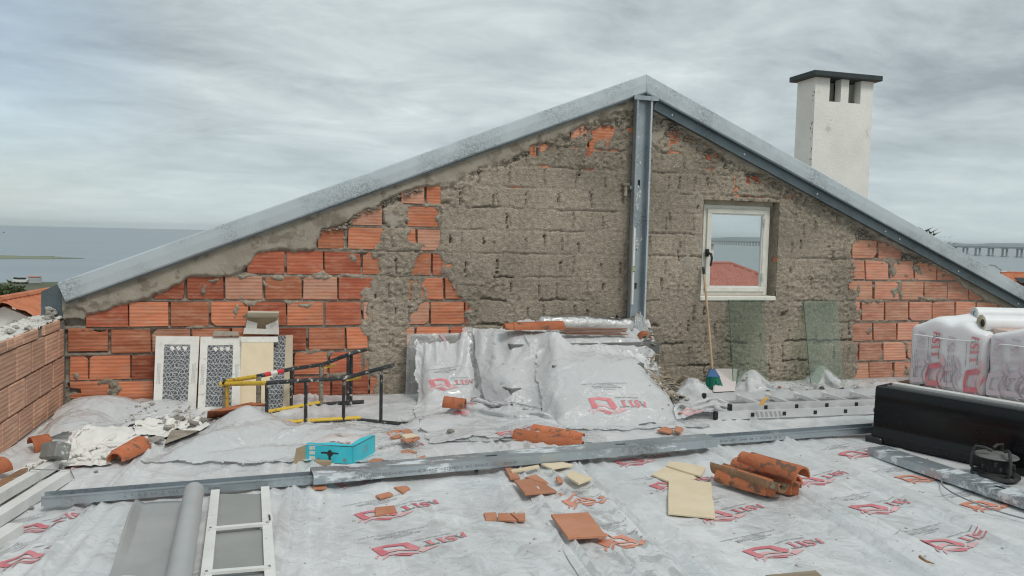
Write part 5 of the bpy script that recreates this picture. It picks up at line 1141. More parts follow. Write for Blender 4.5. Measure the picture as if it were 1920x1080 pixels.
def tile_carton(label, bl, br, tl, tr, win, grp):
    a, b, c, d, n = lean(bl, br, tl, tr, .07, D - .09); q = (a, b, c, d)
    r = root('tile_carton', a * .5 + b * .5, label, 'carton', grp); u0, u1, v0, v1 = win
    slab(q, n, .055, .01, .99, .005, .995, .006).build('carton_body', M_CARD, r)
    mb = MB()
    for w in ((0, u0, 0, 1), (u1, 1, 0, 1), (u0, u1, v1, 1), (u0, u1, 0, v0)): slab(q, n, .0055, w[0], w[1], w[2], w[3], 0, mb)
    fo = mb.build('card_frame', M_PAPER, r)
    slab(q, n, .002, u0 - .004, u1 + .004, v0 - .004, v1 + .004, .0035).build('dark_tile', M_CRAZE, r)
    mb = MB(); rg_ = random.Random(len(label))
    for ux in (u0 * .45, u1 + (1 - u1) * .5):
        for k in range(3):
            v = .36
            while v < .62:
                w = rg_.uniform(.006, .02); slab(q, n, -.0008, ux - .035 + k * .03, ux - .018 + k * .03, v, v + w, -.0002, mb); v += w + .006
    for k in range(5): slab(q, n, -.0008, .3 + k * .09, .36 + k * .09, .035, .05, -.0002, mb)
    mb.build('printed_text', mat('pale_ink', (.40, .39, .38)), r, kind='stuff')
    mb = MB()
    for k in range(3): p = [(u0 + (u1 - u0) * (.30 + .24 * k) + s * .055, v1 - .05 + w) for s, w in ((-1, .012), (-.3, .03), (.9, .02), (1, -.012), (.1, -.034))]; mb.prism([quad_pt(q, u, v) + n * .0045 for u, v in p], -n * .002)
    mb.build('tile_chip', M_PAPER, r)
    return r
g_ = 'tile cartons leaning on the bricks'
tile_carton('leftmost white edged carton with a crazed dark front leaning on the bricks', (287, 774), (367, 776), (292, 630), (374, 631), (.20, .80, .08, .885), g_)
tile_carton('second white edged carton with a crazed dark front, behind the yellow ladder head', (370, 776), (449, 777), (376, 631), (453, 631), (.18, .80, .08, .88), g_)
a, b, c, d, n = lean((449, 770), (512, 772), (453, 634), (513, 634), .02, D - .16)
r = root('board', (a + b) / 2, 'pale beige board with a torn white strip along its top, right of the cartons', 'board'); slab((a, b, c, d), n, .02, 0, 1, 0, .94).build('panel', M_CREAM, r); slab((a, b, c, d), n, .024, -.01, 1.14, .94, 1.02, -.003).build('torn_strip', M_PAPER, r)
a, b, c, d, n = lean((500, 772), (548, 768), (514, 630), (549, 628), .03, D - .06)
r = root('tile_slab', (a + b) / 2, 'dark crazed panel with a beige right edge behind the pale board', 'panel'); slab((a, b, c, d), n, .03, 0, .62, 0, 1).build('dark_face', M_CRAZE, r); slab((a, b, c, d), n, .045, .625, 1, 0, 1, -.004).build('edge_strip', mat('beige_edge', (.40, .33, .24), (.47, .40, .30), scale=7, rough=.8), r)
# opened carton on top
P = lambda x, y, yy=D - .10: W(x, y, yy)
r = root('opened_carton', P(490, 625), 'small opened cardboard carton with its flap up, standing on the board tops', 'carton')
MB().prism([P(456, 627), P(523, 627), P(523, 596), P(463, 594)], (0, .05, 0)).build('carton_back', M_CARD, r)
mb = MB(); mb.prism([P(456, 626, D - .15), P(523, 627, D - .15), P(523, 618, D - .15), P(458, 615, D - .15)], (0, .004, 0)); mb.prism([P(460, 618, D - .14), P(480, 621, D - .14), P(483, 606, D - .14), P(463, 600, D - .14)], (0, .004, 0)); mb.prism([P(500, 621, D - .14), P(523, 620, D - .14), P(521, 600, D - .14), P(498, 610, D - .14)], (0, .004, 0)); mb.build('torn_front', M_PAPER, r)
MB().add([P(462, 594), P(521, 594), P(523, 584, D - .22), P(465, 583, D - .22)] + [P(462, 596), P(521, 596), P(523, 586.5, D - .22), P(465, 586, D - .22)], [(0, 1, 2, 3), (7, 6, 5, 4), (0, 4, 5, 1), (1, 5, 6, 2), (2, 6, 7, 3), (3, 7, 4, 0)]).build('flap', mat('cream_card', (.66, .62, .50), rough=.8), r)
MB().prism([P(455, 592, D - .13), P(464, 587, D - .18), P(464, 597, D - .15), P(456, 597, D - .12)], (0, .004, 0)).build('side_flap', M_CARD, r)
a = P(398, 633, D - .09); o = MB().prism([P(399, 630, D - .12), P(449, 629, D - .12), P(446, 622, D - .10), P(401, 620, D - .10)], (0, .02, .0)).build('mortar_slab', M_BAND); tag(o, 'thin grey mortar slab lying on top of the second crazed carton', 'mortar slab')

# window glass sheets leaning
for bl, br, tl, tr, lab in (((1376, 729), (1440, 724), (1367, 561), (1433, 562), 'clean greenish glass sheet leaning under the window'), ((1521, 725), (1581, 725), (1507, 564), (1570, 564), 'paint splashed greenish glass sheet leaning right of the window')):
    a, b, c, d, n = lean(bl, br, tl, tr, .006, D - .025); r = root('glass_sheet', (a + b) / 2, lab, 'glass sheet', 'glass sheets leaning on the gable')
    slab((a, b, c, d), n, .006).build('pane', glass('green_glass_' + ('a' if 'clean' in lab else 'b'), (.84, .885, .845), .012, .035 if 'clean' in lab else .081), r)
    slab((a, b, c, d), n, .0065, -.012, -.001, 0, 1).build('edge', mat('glass_edge', (.05, .11, .085), rough=.2), r)
# broom
bt = G(1339, 730, .02); ht = W(1318.5, 500, D - .05); r = root('broom', bt, 'broom with green bristles and a blue head leaning beside the window', 'broom'); dv = unit(ht - bt); hp = bt + dv * .17
MB().tube([hp, lerp(hp, ht, .5) + V3(.004, 0, 0), ht - dv * .07], .0105, 10).build('handle', M_HANDLE, r)
MB().tube([ht - dv * .075, ht - dv * .02, ht], [.014, .014, .009], 10).build('grip', M_BLACK, r)
ax = frame_axes(unit(np.cross(dv, V3(0, -1, 0)))); ax = np.array([unit(_r), unit(np.cross(dv, _r)), dv]); hb_ = bt + dv * .115
MB().hexa([hb_ + ax[0] * x + ax[1] * y for x, y in ((-.062, -.022), (.062, -.022), (.062, .022), (-.062, .022))], [hb_ + dv * .075 + ax[0] * x + ax[1] * y for x, y in ((-.02, -.016), (.02, -.016), (.02, .016), (-.02, .016))]).build('head', mat('blue_plastic', (.035, .10, .26), (.05, .13, .31), scale=20, rough=.45), r)
mb = MB(); rg = np.random.default_rng(2)
for i in range(330):
    u, v = rg.uniform(-1, 1), rg.uniform(-1, 1); p = hb_ + ax[0] * u * .058 + ax[1] * v * .02; e = bt + ax[0] * (u * .078 + rg.normal() * .006) + ax[1] * (v * .034 + rg.normal() * .005) + dv * rg.uniform(-.004, .012); mb.tube([p, e], [.0022, .0016], 3, False)
mb.build('bristles', mat('green_bristle', (.012, .15, .10), (.02, .24, .16), scale=60, rough=.5), r)

# ------------------------------------------------------------------ step ladder on its side
def st_ladder():
    r = root('step_ladder', G(600, 795), 'chipped black and yellow step ladder lying on its side by the cartons', 'step ladder')
    zb = .03
    nb = [G(430, 800, zb), G(520, 797, zb), G(676, 788, zb), G(752, 795, zb)]
    fb = [G(440, 790, zb), G(489, 779, zb), G(606, 758, zb), G(682, 753, zb)]
    def over(b, py): return up(b, py)
    hd = up(G(420, 776, zb), 720)
    nt_ = [hd, over(G(500, 797, zb), 718), over(G(575, 795, zb), 713), over(G(646, 790, zb), 709), over(G(716, 792, zb), 690), over(G(738, 791, zb), 684)]
    ft_ = [hd + V3(.02, .06, .01), over(G(481, 780, zb), 706), over(G(546, 768, zb), 692), over(G(606, 758, zb), 683), over(G(654, 760, zb), 664), over(G(686, 756, zb), 655)]
    for pts, k in ((nt_, 2), (ft_, 2)):
        mb = MB(); mb.tube([pts[0], pts[1]], .017, 10); mb.build('rail', M_YEL, r)
        MB().tube(pts[1:], .0155, 10).build('rail', M_BLKT, r)
    tp = MB(); tp.tube([lerp(ft_[1], ft_[2], .2), lerp(ft_[1], ft_[2], .75)], .0168, 10); o = tp.build('warning_tape', mat('red_tape', (.62, .05, .05), rough=.4), r); MB().tube([lerp(ft_[1], ft_[2], .38), lerp(ft_[1], ft_[2], .56)], .0174, 10).build('white_band', M_WPAINT, r)
    for pts in (nb, fb):
        MB().tube(pts[1:], .0155, 10).build('rail', M_BLKT, r); MB().tube([pts[0] + V3(0, 0, .02), pts[1] + V3(0, 0, .02), pts[2] + V3(0, 0, .02)], .0135, 8).build('rail_strip', M_YEL, r)
    for xb, yb, yt, m in ((500, 797, 717.5, M_BLKT), (573, 795, 713, M_BLKT), (644, 790, 709.5, M_BLKT), (714, 792, 690, M_BLKT)):
        b = G(xb, yb, zb); MB().tube([b, over(b, yt)], .0125, 8).build('rung', m, r)
    for xb, yb, yt, m in ((485, 780, 706, M_GREYT), (546, 768, 692, M_BLKT), (602, 759, 684, M_GREYT), (652, 760, 665, M_BLKT), (658, 758, 663, M_BLKT)):
        b = G(xb, yb, zb); MB().tube([b, over(b, yt)], .0125 if m is M_BLKT else .018, 8).build('rung', m, r)
    b = G(421, 777, zb); MB().tube([b, over(b, 724)], .016, 8).build('rung', M_GREYT, r); b = G(426, 777, zb); MB().tube([b, over(b, 724)], .014, 8).build('rung', M_YEL, r)
    MB().bev(hd, (.07, .05, .03), .008).build('head_joint', M_YEL, r); MB().tube([hd + V3(0, -.03, .012), hd + V3(.0, .05, .02)], .012, 8).build('pivot_bolt', M_BLACK, r)
    e = nb[-1]; MB().tube([e, e + V3(.07, -.01, 0)], [.019, .017], 8).build('foot_cap', M_BLACK, r)
    for p, q in ((over(G(606, 758, zb), 690), over(G(628, 756, zb), 684)), (over(G(648, 790, zb), 713), over(G(676, 788, zb), 708))): MB().beam(p, q, .02, .012).build('stay', M_YEL, r)
st_ladder()

# ------------------------------------------------------------------ roof tiles: half barrels with a collar
def barrel(L=.40, r0=.082, r1=.072, th=.013, arc=200, collar=True, seed=0):
    mb = MB(); n = 18; a0 = math.radians(90 + arc / 2); a1 = math.radians(90 - arc / 2); rg_ = np.random.default_rng(seed)
    st = [(-L / 2, r0), (L / 2 - (.055 if collar else 0), r1)] 
    secs = [(-L / 2, r0, r0 - th), (-L / 2 + .02, r0 * 1.02, r0 - th), (0, (r0 + r1) / 2, (r0 + r1) / 2 - th)]
    secs += [(L / 2 - .06, r1 * 1.02, r1 - th), (L / 2 - .052, r1 * .86, r1 - th * 1.6), (L / 2, r1 * .84, r1 - th * 1.7)] if collar else [(L / 2, r1, r1 - th)]
    A = np.zeros((len(secs) * 2, n, 3))
    for i, (x, ro, ri) in enumerate(secs):
        for k in range(n):
            a = a0 + (a1 - a0) * k / (n - 1); w = 1 + rg_.normal() * .006; A[i, k] = (x, math.cos(a) * ro * w, math.sin(a) * ro * w); A[2 * len(secs) - 1 - i, k] = (x, math.cos(a) * ri * w, math.sin(a) * ri * w)
    A = np.concatenate([A, A[:1]]); mb.grid(A)
    m_ = len(A) - 1
    for k in (0, n - 1):
        ring = [i * n + k for i in range(m_)]; S_ = len(secs)
        for i in range(S_ - 1): mb.f.append((ring[i], ring[i + 1], ring[m_ - 2 - i], ring[m_ - 1 - i])); mb.m.append(0)
    me = bpy.data.meshes.new('roof_tile'); me.from_pydata(mb.v, [], mb.f); me.materials.append(M_TILE); me.update()
    bm = bmesh.new(); bm.from_mesh(me); bmesh.ops.remove_doubles(bm, verts=bm.verts[:], dist=1e-5); bmesh.ops.recalc_face_normals(bm, faces=bm.faces[:]); bm.to_mesh(me); bm.free()
    me.polygons.foreach_set('use_smooth', [True] * len(me.polygons)); me.set_sharp_from_angle(angle=math.radians(40)); return me
TB = [barrel(seed=1), barrel(.40, .078, .07, .013, 185, True, 2), barrel(.30, .075, .07, .013, 190, False, 3)]
def put_tile(a, b, label, mesh=0, roll=0.0, grp=None, m=None, scale=None):
    """half barrel from tail A to collar B"""
    a, b = np.asarray(a, float), np.asarray(b, float); x = unit(b - a); ax = frame_axes(x); o = bpy.data.objects.new('roof_tile', TB[mesh]); COL.objects.link(o)
    R = Matrix(ax.T.tolist()).to_4x4() @ Matrix.Rotation(roll, 4, 'X'); o.matrix_world = Matrix.Translation(Vector((a + b) / 2)) @ R @ Matrix.Diagonal((*( (np.linalg.norm(b - a) / .40,) + (scale or .84,) * 2), 1))
    if m: o.data = o.data.copy(); o.data.materials[0] = m
    BASE[o.name] = (a + b) / 2; return tag(o, label, 'roof tile', grp)
zt = .03; gt = 'clay roof tiles lying about'
put_tile(G(1352, 893, .06), G(1462, 925, .06), 'lower front barrel tile of the stack beside the cream tiles', 0, .1, gt)
put_tile(G(1505, 898, .15), G(1392, 862, .15), 'topmost barrel tile of the stack beside the cream tiles', 1, .0, gt)
put_tile(G(1490, 912, .06), G(1380, 872, .06), 'rear barrel tile at the bottom of the stack beside the cream tiles', 1, -.1, gt)
put_tile(G(1345, 868, .125), G(1470, 908, .12), 'upturned lichened barrel tile wedged between the stacked tiles', 1, math.pi * .93, gt, M_TILEO)
put_tile(G(1410, 905, .045), G(1500, 921, .045), 'barrel tile poking out of the right end of the stack', 1, .2, gt)
put_tile(G(264, 838, .055), G(215, 864, .05), 'single barrel tile lying on the sheet between the white cloth and the mound', 0, .1, gt)
put_tile(G(5, 878, .07), G(-70, 905, .07), 'barrel tile cut by the picture edge beside the white battens', 1, 0, gt)
put_tile(G(52, 840, .05), G(98, 829, .06), 'broken barrel tile half under the rumpled sheet by the parapet', 2, .3, gt)
put_tile(G(966, 818, .05), G(1092, 838, .04), 'long barrel tile with a mossy collar in front of the covered pile', 0, .15, gt, scale=.66)
put_tile(G(1000, 808, .05), G(1094, 822, .05), 'darker barrel tile behind the mossy one in front of the covered pile', 1, .25, gt, M_TILE, scale=.62)
# flat broken bits at the far left
for pts, lab, m in (([(0, 900), (38, 880), (52, 876), (50, 888), (20, 912), (0, 925)], 'lichened flat tile piece at the picture edge below the barrel tile', M_TILEO), ([(0, 918), (22, 908), (30, 918), (8, 930), (0, 930)], 'brown broken tile corner at the picture edge', M_TILEO)):
    o = MB().prism([G(x, y, .05) for x, y in pts], (0, 0, -.025)).build('tile_shard', m); tag(o, lab, 'tile shard')
# flat terracotta slab leaning under the beige board
o = MB().hexa([G(x, y, .03) for x, y in ((388, 785), (420, 783), (500, 772), (470, 768))], [G(x, y, .13) for x, y in ((389, 771), (422, 770), (503, 757), (470, 754))]).build('clay_slab', M_TILE); tag(o, 'red clay slab on edge at the foot of the crazed carton', 'clay slab')

# ------------------------------------------------------------------ flat tiles and shards on the film
SURF = FZ
LATER = []
def flat(pts, label, m, name='floor_tile', cat='tile', grp=None, th=.011, lift=0.0):
    g0 = [G(x, y, .02) for x, y in pts]; c = sum(g0) / len(g0)
    sm = [lerp(c, lerp(g, h_, w), t) for g, h_ in zip(g0, g0[1:] + g0[:1]) for w in (0, .25, .5, .75) for t in (0, .3, .55, .8, 1)]; z = float(np.max(SURF([p[0] for p in sm], [p[1] for p in sm]))) + th + lift - .002
    P = [G(x, y, z) for x, y in pts]; n = len(P); cc = sum(P) / n; nrm = np.array([V3(0, 0, 0)] * n); mb = MB()
    tp = [p + unit(cc - p) * .0025 for p in P]; md = [p - V3(0, 0, .0025) for p in P]; bt_ = [p - V3(0, 0, th) for p in P]
    mb.add(tp + md + bt_, [tuple(range(n))[::-1], tuple(range(2 * n, 3 * n))] + [(k * n + i, k * n + (i + 1) % n, (k + 1) * n + (i + 1) % n, (k + 1) * n + i) for k in (0, 1) for i in range(n)])
    o = mb.build(name, m); bm = bmesh.new(); bm.from_mesh(o.data); bmesh.ops.recalc_face_normals(bm, faces=bm.faces[:]); bm.to_mesh(o.data); bm.free()
    return tag(o, label, cat, grp)
gc, gs = 'cream backed tiles on the sheet', 'broken terracotta pieces on the sheet'
flat([(1254, 896), (1334, 904), (1336, 935), (1338, 937), (1341, 970), (1302, 966), (1253, 961), (1252.5, 932)], 'large cream tile lying face down, nearest of the cream tiles', M_CREAM, grp=gc, lift=.002)
flat([(1222, 889), (1253, 872), (1282, 880), (1306.5, 895), (1293, 900), (1256, 903)], 'cream tile piece half under the large cream tile', M_CREAM, grp=gc)
flat([(1256, 865), (1290, 868), (1323.5, 876), (1314, 892), (1284, 883), (1250, 872.5)], 'cut cream tile piece farthest from the camera behind the large cream tile', M_CREAM, grp=gc, lift=.003)
flat([(957, 881), (1010, 871), (1012, 875), (960, 884)], 'narrow cream strip lying against the long stained stud', M_CREAM, 'tile_shard', 'tile shard', gc)
flat([(1014, 869), (1056, 866), (1076, 871), (1035, 878)], 'cream piece poking out from under the long stained stud', M_CREAM, 'tile_shard', 'tile shard', gc)
flat([(1068, 881), (1111, 896), (1085, 906), (1062, 892)], 'pointed cream piece lying alone right of the terracotta pieces', M_CREAM, 'tile_shard', 'tile shard', gc)
flat([(1033, 964), (1103, 960), (1136, 1003), (1065, 1007)], 'whole square terracotta floor tile', M_TERRA, th=.013)
SH = [([(947, 877), (963, 877), (975, 895), (957, 897)], 'upright terracotta strip next to the long stained stud'), ([(964, 900), (1005, 896), (1044, 920.5), (985, 925.6)], 'largest broken terracotta piece, below the narrow cream strip'),
      ([(907, 961), (930, 960), (932.5, 973), (911, 974)], 'leftmost of three terracotta bits set in a row'), ([(934, 962), (953, 961), (969, 974.5), (934, 973)], 'middle of three terracotta bits set in a row'), ([(956, 961), (984, 960.6), (985, 974), (972, 974)], 'rightmost of three terracotta bits set in a row'),
      ([(738.7, 912.6), (763, 910.5), (769, 914.7), (755.5, 923.5)], 'small pointed terracotta bit nearest the stud, above two others'), ([(704, 928), (730, 921.5), (738, 926.5), (712.6, 933)], 'narrow terracotta bit between two others left of the red prints'), ([(703, 951), (739, 947), (744, 958.5), (704, 965)], 'squarish terracotta bit lying on a red print'),
      ([(586, 910), (612, 909), (613, 914), (586, 915)], 'terracotta bit squeezed under the end of the stained stud'), ([(688, 866), (700, 859), (719, 860), (705, 868)], 'terracotta bit right of the turquoise box'), ([(783, 857), (797, 853), (800, 860), (786, 862)], 'terracotta crumb behind the stained stud'),
      ([(751, 845), (765, 843), (768, 849), (753, 850)], 'left piece of a terracotta pair behind the stud'), ([(757, 844), (764, 842), (782, 847), (779, 849)], 'right piece of a terracotta pair behind the stud'), ([(1042, 894), (1050, 893), (1056, 902), (1046, 903)], 'little terracotta crumb beside the pointed cream piece'), ([(1045, 925), (1053, 924), (1055, 929), (1048, 930)], 'round terracotta crumb above the square tile')]
for p, l in SH:
    if max(y for _, y in p) < 870: LATER.append((p, l, M_TERRA, 0.0))
    else: flat(p, l, M_TERRA, 'tile_shard', 'tile shard', gs)
flat([(985, 894), (1005, 889), (1027, 904), (1022, 906)], 'terracotta sliver lying on top of the largest broken piece', M_TERRA, 'tile_shard', 'tile shard', gs, lift=.012)
CL = [([(723, 812), (737, 806), (751, 806), (742, 814), (730, 817)], 'left shard of the terracotta heap by the ladder foot'), ([(737, 807), (749, 805), (754, 808), (748, 812)], 'rear middle shard of the terracotta heap by the ladder foot'), ([(748, 806), (768, 804), (774, 809), (758, 812)], 'rear right shard of the terracotta heap by the ladder foot'), ([(731, 819), (748, 813), (754, 817), (744, 822)], 'front left shard of the terracotta heap by the ladder foot'), ([(768, 823), (784, 817), (788, 820), (776, 828)], 'front right shard of the terracotta heap by the ladder foot'), ([(751, 822), (770, 819), (774, 824), (762, 828)], 'nearest shard of the terracotta heap by the ladder foot')]
for k, (p, l) in enumerate(CL): LATER.append((p, l, M_TERRA, .004 * k))
LATER.append(([(752, 815), (772, 812), (783, 816), (760, 821)], 'pale topped shard lying on the terracotta heap by the ladder foot', M_CREAM, .03))
LATER += [([(1232, 806), (1247, 799), (1262, 805), (1258, 812)], 'terracotta shard at the right foot of the covered pile', M_TERRA, 0.0), ([(1263, 806), (1267, 798), (1282, 803), (1276, 811)], 'rounded terracotta shard at the right foot of the covered pile', M_TERRA, .005)]
flat([(1420, 1092), (1435, 1078), (1530, 1069), (1556, 1092)], 'weathered grey board corner at the bottom edge of the picture', M_WOOD, 'board_offcut', 'board', th=.03)
flat([(963, 958), (982, 956.5), (983, 960), (966, 961)], 'dark scrap lying on the row of terracotta bits', M_RUBBLE, 'scrap', 'scrap', lift=.012)
o = MB().tube([G(1725, 1044, .03), G(1735, 1052, .035), G(1752, 1057, .03)], [.008, .006, .002], 6).build('dead_leaf', M_TILEO); tag(o, 'small dry brown leaf stalk on the front right sheet', 'leaf')

# ------------------------------------------------------------------ turquoise carton
zb = .03
f0, f1, f2 = G(573, 866, zb), G(661, 871, zb), G(703, 848, zb); h = up(f0, 834)[2] - zb
f3 = f0 + (f2 - f1); r = root('power_tool_carton', f0, 'turquoise appliance carton lying open with a picture on its top', 'carton')
M_TURQ = mat('turquoise_card', (.04, .48, .58), (.06, .55, .64), scale=8, rough=.45); U = V3(0, 0, h)
def facep(a, b, u, v): return lerp(a, b, u) + V3(0, 0, h * v)
MB().prism([f0, f1, f1 + U, f0 + U], unit(np.cross(f1 - f0, U)) * -.004).build('front_side', M_TURQ, r)
MB().prism([f1 + V3(.006, 0, 0), f2, f2 + U, f1 + U + V3(.006, 0, 0)], (-.004, .002, 0)).build('end_side', M_TURQ, r)
MB().prism([f3, f2, f2 + U, f3 + U], (0, -.004, 0)).build('back_side', M_CARD, r); MB().prism([f0, f1, f2, f3], (0, 0, .004)).build('base_side', M_CARD, r)
mtop = mat('printed_photo_card', (.70, .69, .68), (.56, .50, .48), scale=9, rough=.4, c3=(.20, .13, .11), c3scale=7, c3th=.60)
t0, t1, t2, t3 = f0 + U, f1 + U, f2 + U, f3 + U
A = np.array([[lerp(lerp(t0, t1, u), lerp(t3, t2, u), v) + V3(0, 0, .004 + .012 * math.sin(u * math.pi) * math.sin(v * 3)) for v in np.linspace(0, 1, 7)] for u in np.linspace(0, 1, 9)])
mb = MB(); mb.grid(A); mb.build('top_side', mtop, r, smooth=True)
def ontop(poly, m, name, lift): return MB().prism([lerp(lerp(t0, t1, u), lerp(t3, t2, u), v) + V3(0, 0, lift + .012 * math.sin(u * math.pi) * math.sin(v * 3)) for u, v in poly], (0, 0, .001)).build(name, m, r)
ontop([(0, 0), (.25, 0), (.5, 0), (.75, 0), (1, 0), (1, .13), (.75, .1), (.5, .16), (.25, .09), (0, .12)], M_TURQ, 'printed_border', .0055); ontop([(.90, .14), (1, .13), (1, 1), (.93, 1), (.86, .6)], M_TURQ, 'printed_border', .006)
nf = unit(np.cross(f1 - f0, U)); nf = nf if nf[1] < 0 else -nf; nr = unit(np.cross(f2 - f1, U)); nr = nr if nr[0] > 0 else -nr
def onface(a, b, poly, n, m, name): return MB().prism([facep(a, b, u, v) + n * .0015 for u, v in poly], -n * .001).build(name, m, r)
for v in (.16, .46, .74): onface(f0, f1, [(.08, v), (.20, v), (.20, v + .20), (.08, v + .20)], nf, M_PAPER, 'white_icon')
onface(f0, f1, [(.33, .55), (.47, .55), (.46, .48), (.5, .42), (.55, .42), (.58, .48), (.58, .55), (.70, .55), (.70, .63), (.57, .65), (.54, .76), (.5, .78), (.47, .66), (.33, .64)], nf, M_BLACK, 'tool_picture')
onface(f0, f1, [(.485, .42), (.545, .42), (.53, .12), (.50, .10)], nf, M_BLACK, 'tool_picture')
onface(f0, f1, [(.24, .10), (.30, .10), (.31, .24), (.27, .30), (.24, .24)], nf, M_INK, 'fitting_picture'); onface(f0, f1, [(.80, .16), (.87, .14), (.88, .26), (.84, .32), (.80, .28)], nf, M_INK, 'fitting_picture')
onface(f1, f2, [(.35, .22), (.68, .28), (.68, .82), (.35, .76)], nr, M_PAPER, 'white_label')
mb = MB(); rg_ = random.Random(8)
for k in range(6):
    for j in range(4): mb.prism([facep(f1, f2, .39 + j * .07 + a, .33 + k * .075 + b) + nr * .003 for a, b in ((0, 0), (rg_.uniform(.03, .06), .004), (.05, .03), (0, .028))], -nr * .001)
mb.build('label_text', M_INK, r, kind='stuff')
e0 = G(551, 873, zb); MB().prism([f0, e0, up(e0, 861), G(553, 873, zb) + V3(0, 0, .06), up(G(555, 873, zb), 841), f0 + U], (.003, .003, 0)).build('open_flap', M_CARD, r)
MB().prism([G(590, 871, zb), G(618, 873, zb), G(622, 869, zb), G(590, 867, zb)], (0, 0, .02)).build('lower_flap', M_CARD, r)

# ------------------------------------------------------------------ panel, pipe, framed rack, battens at the lower left
r = root('grey_panel', G(280, 1000), 'grey plastic panel with a curled left edge under the pipe', 'panel')
gq = [G(254, 946, .03), G(372, 941, .03)]; gq2 = [G(196, 1110, .03), G(352, 1110, .03)]
A = np.array([[lerp(lerp(gq[0], gq[1], u), lerp(gq2[0], gq2[1], u), v) + V3(0, 0, .0 + .045 * max(0, .13 - u) / .13 * (.6 + .4 * math.sin(v * 5)) + .006 * math.sin(v * 7 + u * 3)) for v in np.linspace(0, 1, 24)] for u in list(np.linspace(0, .14, 8)) + list(np.linspace(.2, 1, 12))])
mb = MB(); mb.grid(A); M_PVC = mat('grey_pvc', (.33, .34, .335), (.39, .395, .385), scale=3, rough=.5, c3=(.22, .21, .19), c3scale=24, c3th=.70); o = mb.build('sheet', M_PVC, r, smooth=True); s_ = o.modifiers.new('t', 'SOLIDIFY'); s_.thickness = .005; s_.offset = -1
MB().tube([G(344, 951, .04), G(344, 951, .04) + V3(0, 0, .003)], .016, 10).build('stain_ring', M_BAND, r)
z1 = .075 + .045; pa, pb = G(364, 921, z1), G(331, 1110, .085); r = root('drain_pipe', (pa + pb) / 2, 'grey drain pipe lying over the open steel track', 'pipe'); rp = .047
mb = MB(); dpp = unit(pb - pa); mb.tube([pa, lerp(pa, pb, .5), pb], rp, 28, False); mb.tube([pa, lerp(pa, pb, .5), pb], rp - .004, 28, False); mb.build('tube', mat('pvc_pipe', (.37, .38, .385), (.42, .43, .43), scale=4, rough=.42), r, smooth=True)
mb = MB(); mb.tube([pa + dpp * .004, pa + dpp * .006], [rp - .001, rp - .001], 28); mb.build('end_cap', M_PVC, r)
r = root('framed_rack', G(450, 1010), 'white aluminium frame with grey boards between its rails at the bottom edge', 'frame')
zr_ = .055; L0, L1 = G(404, 923, zr_), G(384, 1110, zr_); R0, R1 = G(497, 917, zr_), G(508, 1110, zr_)
for a_, b_ in ((L0, L1), (R0, R1)): MB().beam(a_, b_, .042, .03).build('rail', M_WPAINT, r)
for y in (990, 1072, 1150): 
    a_, b_ = G(np.interp(y, [923, 1080], [399, 384]), y + 2, zr_ + .02), G(np.interp(y, [915, 1080], [499, 508]), y - 8, zr_ + .02); MB().beam(a_, b_, .024, .012).build('crossbar', M_WPAINT, r); mb = MB()
    for q in (lerp(a_, b_, .02), lerp(a_, b_, .98)): mb.tube([q, q + V3(0, 0, .009)], .006, 8)
    mb.build('rivet', M_INK, r)
for (ya, yb_) in ((926, 989), (992, 1071), (1074, 1110)):
    P4 = [G(np.interp(y, [923, 1080], [413, 395]) if s < 0 else np.interp(y, [915, 1080], [491, 500]), y, .05) for y, s in ((yb_, -1), (yb_, 1), (ya, 1), (ya, -1))]; MB().prism(P4, (0, 0, -.008)).build('board', mat('grey_board', (.27, .28, .265), (.32, .325, .305), scale=3, rough=.7), r)
p = G(503, 975, .075); lt_ = MB().prism([G(492, 981, .07), G(512, 976, .07), G(508, 962, .075), G(503, 963, .075), G(504, 974, .07)], (0, 0, .008)).build('latch', M_WPAINT, r); MB().tube([G(506, 974, .082), G(505, 966, .082)], .004, 6).build('latch_pin', M_BLACK, lt_)
gb = 'white battens by the parapet'
def batten(a, b, w, h, label):
    r = root('batten', (a + b) / 2, label, 'batten', gb); ax = frame_axes(b - a); MB().bev((a + b) / 2, (np.linalg.norm(b - a), w, h), .004, ax).build('bar', M_WPAINT, r); return r
b1a, b1b = G(126, 890, .055), G(-130, 1052, .055); batten(b1a, b1b, .06, .06, 'white batten with a wire tie, nearest the printed sheet')
b2a, b2b = G(106, 868, .06), G(-130, 1005, .06); batten(b2a, b2b, .05, .06, 'longer white batten lying nearest the brick parapet')
batten(G(30, 990, .05), G(-60, 1048, .05), .07, .05, 'short white batten end at the lower left corner'); 
MB()
q = lerp(b1a, b1b, .05); o = MB().tube([q + V3(.05, .035, -.02), q + V3(.035, .02, .04), q + V3(-.02, .0, .045), q + V3(-.09, -.0, .05), q + V3(-.16, .03, .05), q + V3(-.19, .06, -.01)], .0028, 6).build('tie_wire', M_INK); tag(o, 'thin dark wire tying the two white battens together', 'wire')
o = MB().bev(G(104, 846, .14), (.12, .10, .09), .006, frame_axes(V3(.8, -.5, .2), unit(V3(.3, .3, .9)))).build('painted_block', mat('grey_flaked_block', (.19, .195, .185), (.26, .26, .245), scale=9, rough=.8, c3=(.6, .59, .56), c3scale=18, c3th=.6)); tag(o, 'grey painted block lying on the crumpled white cloth', 'block')

